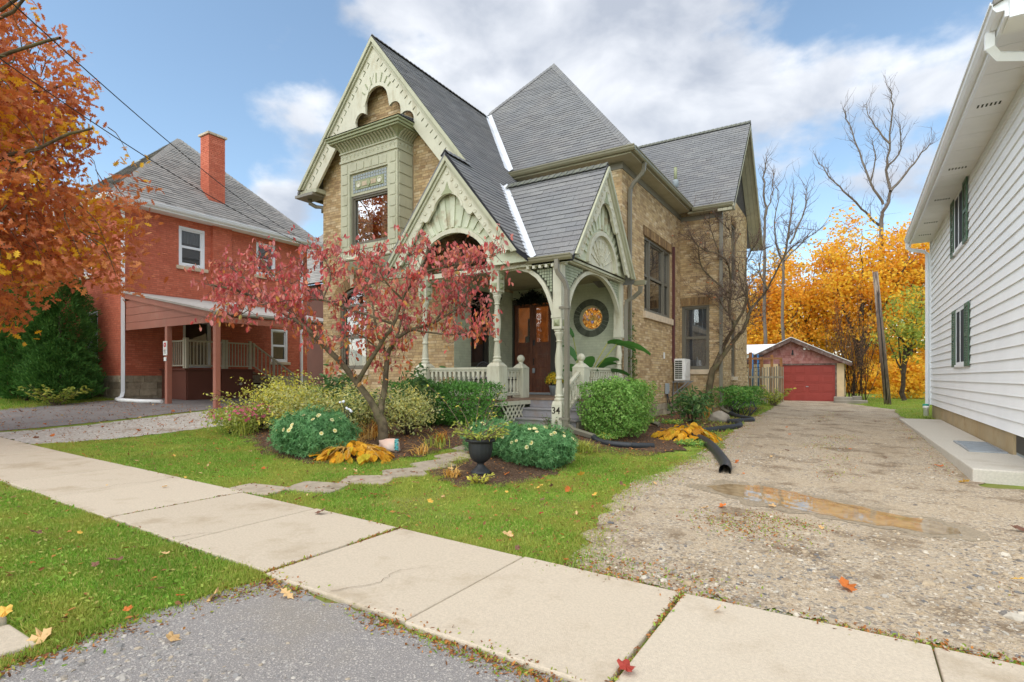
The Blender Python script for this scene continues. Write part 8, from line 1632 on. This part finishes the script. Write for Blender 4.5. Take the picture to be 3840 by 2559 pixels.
# variegated and yellow green shrubs round the dogwood
for i, (lb_, uvd, rad, n, mats, sz) in enumerate((('cream variegated shrub left of the dogwood, largest of the bed', (700, 975, 11.4), (.95, .7, .42), 5200, [('variegated', 3), ('yellowgreen', 1)], .06), ('variegated shrub in the shade behind the dogwood trunk', (820, 990, 10.8), (.75, .5, .42), 3600, [('variegated', 3), ('rhodo', 1)], .06), ('variegated shrub between the dogwood trunk and the clipped hedge', (938, 1002, 10.5), (.48, .42, .42), 3000, [('variegated', 4)], .055), ('yellowing shrub at the wing wall behind the left bed', (640, 960, 12.2), (.8, .6, .5), 3200, [('yellowgreen', 3), ('variegated', 1)], .06))):
    p = at(*uvd); bush('variegated_shrub', lb_, 'shrub', (p.x, p.y, gz_(p.x, p.y)), rad, n, LEAF_V, LEAF_F, sz, mats, 'variegated shrubs round the dogwood', seed=30 + i, rough_=.5, nst=16); sprigs('arching_shrub', ('stray cream sprigs over the largest variegated shrub', 'stray sprigs over the shaded variegated shrub', 'stray sprigs over the variegated shrub by the hedge', 'stray sprigs over the yellowing shrub')[i], 'shrub', (p.x, p.y - .1, gz_(p.x, p.y) + .2), 16, rad[2] * 1.9, rad[0] * 1.0, 'variegated', sz, 'barkdark', 'stray sprigs over the variegated shrubs', 140 + i, 20, .4)
for i, (lb_, uvd, hh, sp, m) in enumerate((('arching shrub with small yellow green leaves by the carport', (622, 965, 11.9), 1.35, .75, 'yellowgreen'), ('arching pale sprigs behind the feathery bush', (705, 985, 10.9), 1.0, .7, 'yellowgreen'), ('golden leaved sprigs beside the wing corner', (735, 940, 12.6), 1.5, .5, 'yellowgreen'))):
    p = at(*uvd); sprigs('arching_shrub', lb_, 'shrub', (p.x, p.y, gz_(p.x, p.y)), 20, hh, sp, m, .075, 'barkdark', 'arching shrubs in the left bed', 40 + i, 26, .45)
for i, (lb_, uvd, rad) in enumerate((('rhododendron with dark leaves against the wing wall', (775, 935, 12.3), (.6, .45, .55)), ('rhododendron between the arched window and the balustrade', (965, 920, 11.6), (.45, .35, .62)), ('rhododendron right of the heat pump at the side wall', (1590, 962, 15.0), (.55, .6, .45)))):
    p = at(*uvd); bush('rhododendron', lb_, 'shrub', (p.x, p.y, gz_(p.x, p.y)), rad, 620, np.array([(0, 0, 0), (.35, .15, .04), (.75, .13, .0), (1, 0, -.12), (.75, -.13, .0), (.35, -.15, .04)]), LEAF_F, .15, [('rhodo', 1)], 'rhododendrons along the walls', seed=50 + i, rough_=.3, nst=9)
p = at(520, 990, 11.0)
for i, (u, v, d, rx) in enumerate(((535, 985, 11.1, .62), (590, 975, 11.4, .55))):
    p = at(u, v, d); t = bush('pink_phlox', ('patch of fading pink flowers at the left tip of the bed', 'patch of fading pink flowers behind the feathery bush')[i], 'flowers', (p.x, p.y, gz_(p.x, p.y)), (rx, .45, .26), 1900, LEAF_V, LEAF_F, .055, [('greenleaf', 3), ('variegated', 1)], 'pink flower patches', seed=60 + i, rough_=.3); rg = np.random.default_rng(60 + i); N = 90; dd = rg.normal(size=(N, 3)); dd[:, 2] = abs(dd[:, 2]); dd /= np.linalg.norm(dd, axis=1, keepdims=True); scatter('blossoms', QUAD_V, QUAD_F, np.array([p.x, p.y, gz_(p.x, p.y) + .3]) + dd * np.array([rx, .45, .28]), rots(dd), rg.uniform(.03, .055, N), K['pink'], t)
# yellow hosta heaps: every large leaf its own piece
HOSTA_V = np.array([(0, 0, 0), (.15, .22, .05), (.45, .36, .09), (.8, .22, .03), (1, 0, -.12), (.8, -.22, .03), (.45, -.36, .09), (.15, -.22, .05), (.45, 0, .02)]); HOSTA_F = np.array([(0, 8, 2, 1), (8, 4, 3, 2), (0, 7, 6, 8), (8, 6, 5, 4)])
def hosta(label, x, y, rad, n, nb, seed, size):
    rg = np.random.default_rng(seed); z0 = gz_(x, y); t = thing('hosta', label, 'plant', (x, y, z0), 'collapsed yellow hostas'); a = rg.uniform(0, 2 * PI, n); r = rg.random(n) ** .6; pos = np.stack([x + rad[0] * r * np.cos(a), y + rad[1] * r * np.sin(a), z0 + .04 + rad[2] * (1 - r ** 2) * rg.uniform(.5, 1, n)], 1)
    out_ = np.stack([np.cos(a), np.sin(a), -.5 - r], 1) + rg.normal(0, .4, (n, 3)); nr = np.stack([np.cos(a) * .7, np.sin(a) * .7, np.full(n, .8)], 1) + rg.normal(0, .35, (n, 3)); leaf_parts(t, HOSTA_V, HOSTA_F, pos, rots(nr, out_), rg.uniform(size * .7, size * 1.3, n), K['hosta'], singles=n)
    b = MB()
    for i in range(nb):
        aa = rg.uniform(0, 2 * PI); p0 = Vector((x + rg.normal(0, .1), y + rg.normal(0, .08), z0 + rad[2] * .6)); e = p0 + Vector((math.cos(aa) * rad[0] * .8, math.sin(aa) * rad[1] * .8, -rad[2] * .25)); m_ = (p0 + e) / 2 + Vector((0, 0, .08)); b.tube([p0, m_, e], [.007, .006, .004], 4)
    b.build('stalks', K['straw'], t, recalc=False)
hosta('collapsed golden hosta at the front of the dogwood bed', -6.65, 5.95, (.72, .42, .24), 190, 70, 71, .16); hosta('collapsed golden hosta where the black pipe emerges by the drive', -3.05, 11.95, (.66, .55, .30), 150, 12, 72, .18)
# straw and rust coloured clumps
BL_V = np.array([(0, -.5, 0), (0, .5, 0), (.45, .45, .28), (.45, -.45, .28), (1, .1, .08), (1, -.1, .08)]); BL_F = np.array([(0, 1, 2, 3), (3, 2, 4, 5)])
def clump(label, x, y, n, L, m, seed, group='withered grass clumps', up=.5, sp=.05):
    rg = np.random.default_rng(seed); z0 = gz_(x, y); t = thing('withered_clump', label, 'plant', (x, y, z0), group); a = rg.uniform(0, 2 * PI, n); pos = np.stack([x + rg.normal(0, sp, n), y + rg.normal(0, sp, n), np.full(n, z0)], 1); xd = np.stack([np.cos(a), np.sin(a), rg.uniform(.1, 1.6, n) * up], 1); nr = np.stack([-np.cos(a), -np.sin(a), np.full(n, 1.5)], 1)
    z_ = nr - xd * ((nr * xd).sum(1) / (xd * xd).sum(1))[:, None]; z_ /= np.linalg.norm(z_, axis=1, keepdims=True); x_ = xd / np.linalg.norm(xd, axis=1, keepdims=True); Rm = np.stack([x_, np.cross(z_, x_), z_], 2); s = rg.uniform(.6, 1.2, n) * L; scatter('blades', BL_V, BL_F, pos, Rm, np.stack([s, np.full(n, .014), s], 1), K[m], t)
for i, (lb_, u, v, n_, L, m) in enumerate((('rusty daylily blades around the dogwood foot', 868, 1005, 60, .42, 'rust'), ('withered rust clump left of the dogwood foot', 800, 1010, 60, .40, 'rust'), ('dry rust stalks between the two left shrubs', 770, 995, 50, .45, 'rust'), ('arching orange and green clump on the open mulch', 968, 1046, 45, .3, 'straw'), ('flattened orange grass clump near the hedge foot', 1012, 1018, 50, .32, 'rust'), ('straw blades spilling over the golden hosta', 820, 1030, 60, .34, 'straw'), ('dry stems in front of the small bed', 1040, 1098, 40, .22, 'straw'), ('reddish dry stems at the rear of the small tree', 1625, 960, 90, .7, 'straw'))):
    x, y, z = P3(u, v); clump(lb_, x, y, n_, L, m, 80 + i, up=1.2 if i < 3 or i == 7 else .5)
for i, (lb_, u, v, n_, L, m) in enumerate((('pale green sprawling clump at the bed edge by the pink flowers', 560, 1000, 70, .5, 'greenleaf'), ('yellow and green strap clump behind the golden hosta', 745, 1000, 80, .5, 'straw'), ('faded green clump left of the ball ornament', 775, 1012, 70, .42, 'greenleaf'), ('green strap clump between the stepping stones and the hedge', 1000, 1030, 50, .3, 'greenleaf'), ('dry golden clump under the variegated shrubs', 840, 1012, 60, .4, 'straw'), ('low mixed clump at the hedge end near the steps', 1090, 1000, 60, .35, 'greenleaf'))):
    x, y, z = P3(u, v); clump(lb_, x, y, n_, L, m, 180 + i, up=.9, sp=.14)
x, y, z = P3(1100, 1112); sprigs('bronze_plant', 'bronze green leafy plant in front of the urn', 'plant', (x, y, z), 12, .22, .12, 'yellowgreen', .06, seed=90, per=14)
x, y, z = P3(1338, 1040); clump('green sedge clump beside the daisy bush', x, y, 160, .24, 'greenleaf', 91, None, 1.2, .09); sprigs('small_rose', 'small leafy rose at the foot of the numbered post', 'plant', (-5.25, 9.95, gz_(-5.2, 9.95)), 9, .45, .12, 'rhodo', .06, seed=92, per=12)
sprigs('yellow_shrub', 'small yellow green shrub at the foot of the cedars', 'shrub', (-21.0, 6.9, gz_(-21, 6.9)), 22, .95, .5, 'greenleaf', .12, seed=93, per=20)
x, y, z = P3(1762, 935); sprigs('fence_weeds', 'pale weeds standing against the board fence', 'weeds', (-3.0, 26.5, .25), 26, 1.0, .35, 'greenleaf', .12, seed=94, per=22)
for i, (u, v) in enumerate(((1605, 1000), (1590, 1025), (1545, 975), (1700, 950), (1745, 930), (1390, 1010))):
    x, y, z = P3(u, v); bush('ground_cover', ('green ground cover just above the golden hosta by the drive', 'green ground cover at the near side of the golden hosta by the drive', 'green ground cover behind the downspout extension', 'green ground cover beside the boulder', 'green ground cover nearest the board fence', 'green ground cover beside the short corrugated hose')[i], 'ground cover', (x, y, z), (.32, .26, .06), 420, LEAF_V, LEAF_F, .05, [('greenleaf', 1), ('privet', 2)], 'ground cover patches of the side bed', seed=100 + i, nst=4, low=.0)
# rock with teal ornament, boulder, ball ornament
def rock(name, label, cat, c, rad, m, seed):
    rg = np.random.default_rng(seed); bm = bmesh.new(); bmesh.ops.create_icosphere(bm, subdivisions=3, radius=1)
    for v in bm.verts:
        d = v.co.normalized(); f = 1 + .16 * math.sin(d.x * 3 + seed) * math.sin(d.y * 4 + seed) + .09 * math.sin(d.z * 7 + d.x * 5) + .05 * math.sin(d.y * 13 + d.x * 9); v.co = Vector((d.x * rad[0], d.y * rad[1], d.z * rad[2])) * f
    me = bpy.data.meshes.new(name); bm.to_mesh(me); bm.free(); me.polygons.foreach_set('use_smooth', [True] * len(me.polygons)); o = link(name, me, K[m], None, None, Vector(c)); OFF[o] = Vector(c); return tag(o, label, cat)
x, y, z = P3(893, 1040); rock('pale_rock', 'pale pinkish rock beside the golden hosta', 'rock', (x, y, z + .09), (.19, .13, .13), 'pink_stone', 3); b = MB()
for i in range(7): b.tube([(x + .16, y - .02, z + .05 + .025 * i), (x + .21 + .02 * math.sin(i * 2), y - .04, z + .07 + .025 * i), (x + .24, y - .02, z + .05 + .03 * i)], [.014, .016, .008], 5)
tag(b.build('teal_ornament', K['teal'], None), 'small teal ornament tucked behind the pale rock', 'ornament')
x, y, z = P3(1655, 972); rock('boulder', 'grey boulder by the side wall under the bare tree', 'boulder', (x - .1, y + .3, z + .08), (.30, .26, .2), 'boulder', 5)
x, y, z = P3(795, 1012); orn = thing('ball_ornament', 'garden stake of white balls on thin stems behind the golden hosta', 'ornament', (x, y, z)); b = MB(); P_ = []
for i in range(10):
    e = Vector((x + (i - 4.5) * .035 + (i % 2) * .01, y + random.uniform(-.03, .03), z + .62 - abs(i - 2) * .012 + (.1 if i < 4 else 0))); b.tube([(x, y, z), (x + (i - 4.5) * .012, y, z + .4), e], .004, 4); P_.append(e)
b.build('stems', K['iron'], orn)
sp_ = MB().lathe([(.022 * math.sin(t), -.022 * math.cos(t)) for t in np.linspace(.02, PI - .02, 8)], (0, 0, 0), 9).mesh('ball'); sp_.materials.append(K['white'])
for e in P_: inst('ball', sp_, K['white'], orn, e)
# corrugated pipes
def pipe(label, pts, r, m='hose', rib=True):
    P = smoothpath([Vector(p) for p in pts], 8); Q = [P[0]]; 
    for i in range(len(P) - 1):
        k = max(1, int((P[i + 1] - P[i]).length / .018)); Q += [P[i] + (P[i + 1] - P[i]) * (j + 1) / k for j in range(k)]
    rr = [r * (1.07 if (i % 2) else .95) if rib else r for i in range(len(Q))]; b = MB(); b.tube(Q, rr, 14, cap=False)
    t0 = (Q[-1] - Q[-2]).normalized(); b.tube([Q[-1], Q[-1] - t0 * .5], [r * .9, r * .8], 14, cap=False); b.tube([Q[-1] - t0 * .02, Q[-1]], [r * 1.08, r * 1.08], 14, cap=False)
    o = b.build('drain_hose', K[m], None, recalc=False); return tag(o, label, 'hose')
gp = lambda u, v, dz=.06: (lambda q: (q[0], q[1], q[2] + dz))(P3(u, v))
pipe('black corrugated hose curving in front of the clipped hedge', [(-4.45, 10.2, .30), (-4.25, 10.05, .24), (-3.95, 9.95, .22), (-3.6, 10.05, .20), (-3.3, 10.4, .17)], .058)
pipe('long black drain hose snaking beside the drive from the rear downspout', [(-3.35, 18.5, .34), (-3.0, 17.9, .28), (-2.62, 17.4, .27), (-2.5, 17.05, .26), (-2.55, 16.8, .26), (-2.85, 16.3, .26), (-2.9, 15.9, .27), (-2.6, 15.5, .26), (-2.52, 14.9, .25), (-2.6, 14.4, .25), (-2.85, 13.6, .24), (-3.05, 12.8, .24), (-3.0, 12.0, .2)], .075)
pipe('thick black hose ending open on the gravel drive', [(-3.05, 11.9, .30), (-2.75, 11.7, .24), (-2.45, 11.2, .20), (-2.15, 10.4, .18), (-1.85, 9.5, .15), (-1.68, 8.9, .14), (-1.62, 8.5, .13)], .085, 'hose', False)
pl = thing('wire_planter', 'black wire planter under the low evergreen', 'planter', (-3.05, 18.9, gz_(-3.05, 18.9))); b = MB()
for i in range(9):
    a = 2 * PI * i / 9; b.tube([(-3.05 + .18 * math.cos(a), 18.9 + .18 * math.sin(a), .22), (-3.05 + .42 * math.cos(a + .4), 18.9 + .42 * math.sin(a + .4), .5), (-3.05 + .30 * math.cos(a + .9), 18.9 + .30 * math.sin(a + .9), .72)], .014, 5)
b.build('wire_frame', K['black'], pl)
# ------------------------------------------------------------------ fallen leaves, one by one
FLM = {}
def fallen(x, y, surf, colr, s, dz, seed, lb=None):
    random.seed(seed); kind = random.choice(('maple', 'oak', 'maple'))
    key = (colr, kind)
    if key not in FLM:
        tv, tf = (MAPLE_V, MAPLE_F) if kind == 'maple' else (OAK_V, OAK_F); v2 = tv.copy(); v2[:, 2] += .22 * (v2[:, 0] ** 2) + .14 * v2[:, 1] * v2[:, 0]; me = bulk_mesh('fallen_leaf', v2, tf); me.materials.append(K['fl_' + colr]); FLM[key] = me
    o = bpy.data.objects.new('fallen_leaf', FLM[key]); COL.objects.link(o); o.location = (x, y, G(x, y) + dz); o.rotation_euler = (random.gauss(0, .35), random.gauss(0, .35), random.uniform(0, 6.28)); s *= .78; o.scale = (s, s * random.uniform(.6, 1), s * 1.6)
    o['label'] = lb or f'{colr} fallen leaf lying on the {surf}'; o['category'] = 'leaf'
    o['group'] = 'fallen leaves' if lb else f'{colr} fallen leaves on the {surf}'
HAND = [(490, 1382, 'asphalt apron', 'tan', .17, .035, 'larger tan leaf at the grass edge of the apron'), (660, 1378, 'asphalt apron', 'tan', .16, .035, 'tan leaf curled where the apron meets the slab corner'), (95, 1482, 'asphalt apron', 'tan', .2, .035, 'largest pale tan leaf beside the corner slab'), (395, 1476, 'asphalt apron', 'tan', .11, .03, 'small tan leaf in the middle of the apron'), (12, 1437, 'grass verge', 'yellow', .15, .08, 'bright yellow curled leaf at the bottom left edge of the grass'),
        (1168, 1243, 'front lawn', 'tan', .15, .06, 'broad tan leaf at the lawn corner by the gravel'), (1303, 1137, 'front lawn', 'orange', .24, .06, 'large orange crumpled leaf on the lawn right of the urn'), (1240, 1130, 'front lawn', 'yellow', .16, .06, 'yellow leaf on the lawn just left of the large orange leaf'), (955, 1120, 'front lawn', 'tan', .16, .06, 'long tan leaf on the lawn beyond the stepping stones'), (1437, 1558, 'sidewalk', 'red', .15, .06, 'red leaf lodged at the slab joint at the bottom'), (1945, 1357, 'gravel', 'orange', .2, .03, 'big orange leaf alone on the coarse gravel'),
        (1300, 1295, 'gravel', 'orange', .1, .03, 'small orange leaf at the edge of the coarse gravel'), (1660, 1168, 'gravel', 'orange', .15, .03, 'orange leaf just before the left end of the puddle'), (1622, 1172, 'gravel', 'tan', .12, .03, 'pale tan leaf left of the puddle'), (1775, 1168, 'gravel', 'tan', .13, .03, 'pale leaf on the near rim of the puddle'), (1505, 1116, 'gravel', 'tan', .13, .03, 'pale leaf where the lawn thins into gravel'), (1335, 1100, 'front lawn', 'yellow', .15, .06, 'yellow leaf on the lawn near the daisy bush'), (1035, 1085, 'mulch', 'tan', .14, .05, 'tan leaf at the left rim of the small bed'),
        (85, 1242, 'grass verge', 'brown', .14, .07, 'brown leaf on the verge nearest the left edge'), (270, 1307, 'grass verge', 'brown', .14, .07, 'brown leaf on the verge below the slab corner'), (575, 1046, 'front lawn', 'tan', .13, .06, 'pale leaf on the lawn before the pink flowers'), (400, 1055, 'sidewalk', 'yellow', .15, .055, 'yellow leaf on the left sidewalk slab'), (735, 1190, 'front lawn', 'brown', .16, .06, 'brown leaf at the lawn edge of the middle slab'), (860, 1148, 'front lawn', 'red', .12, .06, 'red leaf on the lawn below the stepping stones'), (1693, 1065, 'gravel', 'orange', .15, .03, 'orange leaf right of the hose mouth'), (1165, 1095, 'mulch', 'orange', .13, .04, 'orange leaf on the small bed under the bushes'),
        (2160, 1075, 'gravel', 'orange', .17, .03, 'orange leaf near the front corner of the concrete walk'), (2215, 1112, 'gravel', 'yellow', .18, .03, 'yellow leaf at the foot of the concrete walk'), (2350, 1225, 'gravel', 'brown', .2, .04, 'dark brown leaf at the right edge of the gravel'), (2345, 1345, 'gravel', 'yellow', .2, .04, 'yellow leaf on the weedy patch at the right edge')]
for i, (u, v, sf_, co, s, dz, lb) in enumerate(HAND):
    x, y, z = P3(u, v); fallen(x, y, sf_, co, s, dz, 300 + i, lb)
def strew(poly, n, surf, cols, s, dz, seed, ex=()):
    X, Y = fill(poly, n, seed, ex)
    for i, (x, y) in enumerate(zip(X, Y)): fallen(float(x), float(y), surf, cols[i % len(cols)], random.uniform(*s), dz, seed * 100 + i)
strew(LAWN1, 95, 'front lawn', ['tan', 'brown', 'orange', 'tan', 'yellow', 'red'], (.06, .11), .055, 5, [walkpoly, DRIVE, BED, BED2]); strew([(-10, .9), (-3.5, .9), (-3.5, 2.35), (-10, 2.35)], 16, 'grass verge', ['brown', 'tan', 'yellow', 'orange'], (.06, .1), .055, 6, [CURBP]); strew([(-20, 4), (-12.2, 4), (-12.2, 8.4), (-20, 8.4)], 60, 'left driveway', ['tan', 'orange', 'brown', 'orange'], (.09, .15), .03, 7)
strew([(-2.4, 4.2), (1.2, 4.2), (1.2, 20), (-2.4, 20)], 26, 'gravel drive', ['tan', 'brown', 'orange', 'brown'], (.06, .1), .03, 8, [PUD]); strew(BED3, 26, 'side bed', ['tan', 'orange', 'brown'], (.07, .12), .04, 9); strew([(-9, SWY0), (1, SWY0), (1, SWY1), (-9, SWY1)], 5, 'sidewalk', ['tan', 'yellow'], (.07, .1), .055, 10)
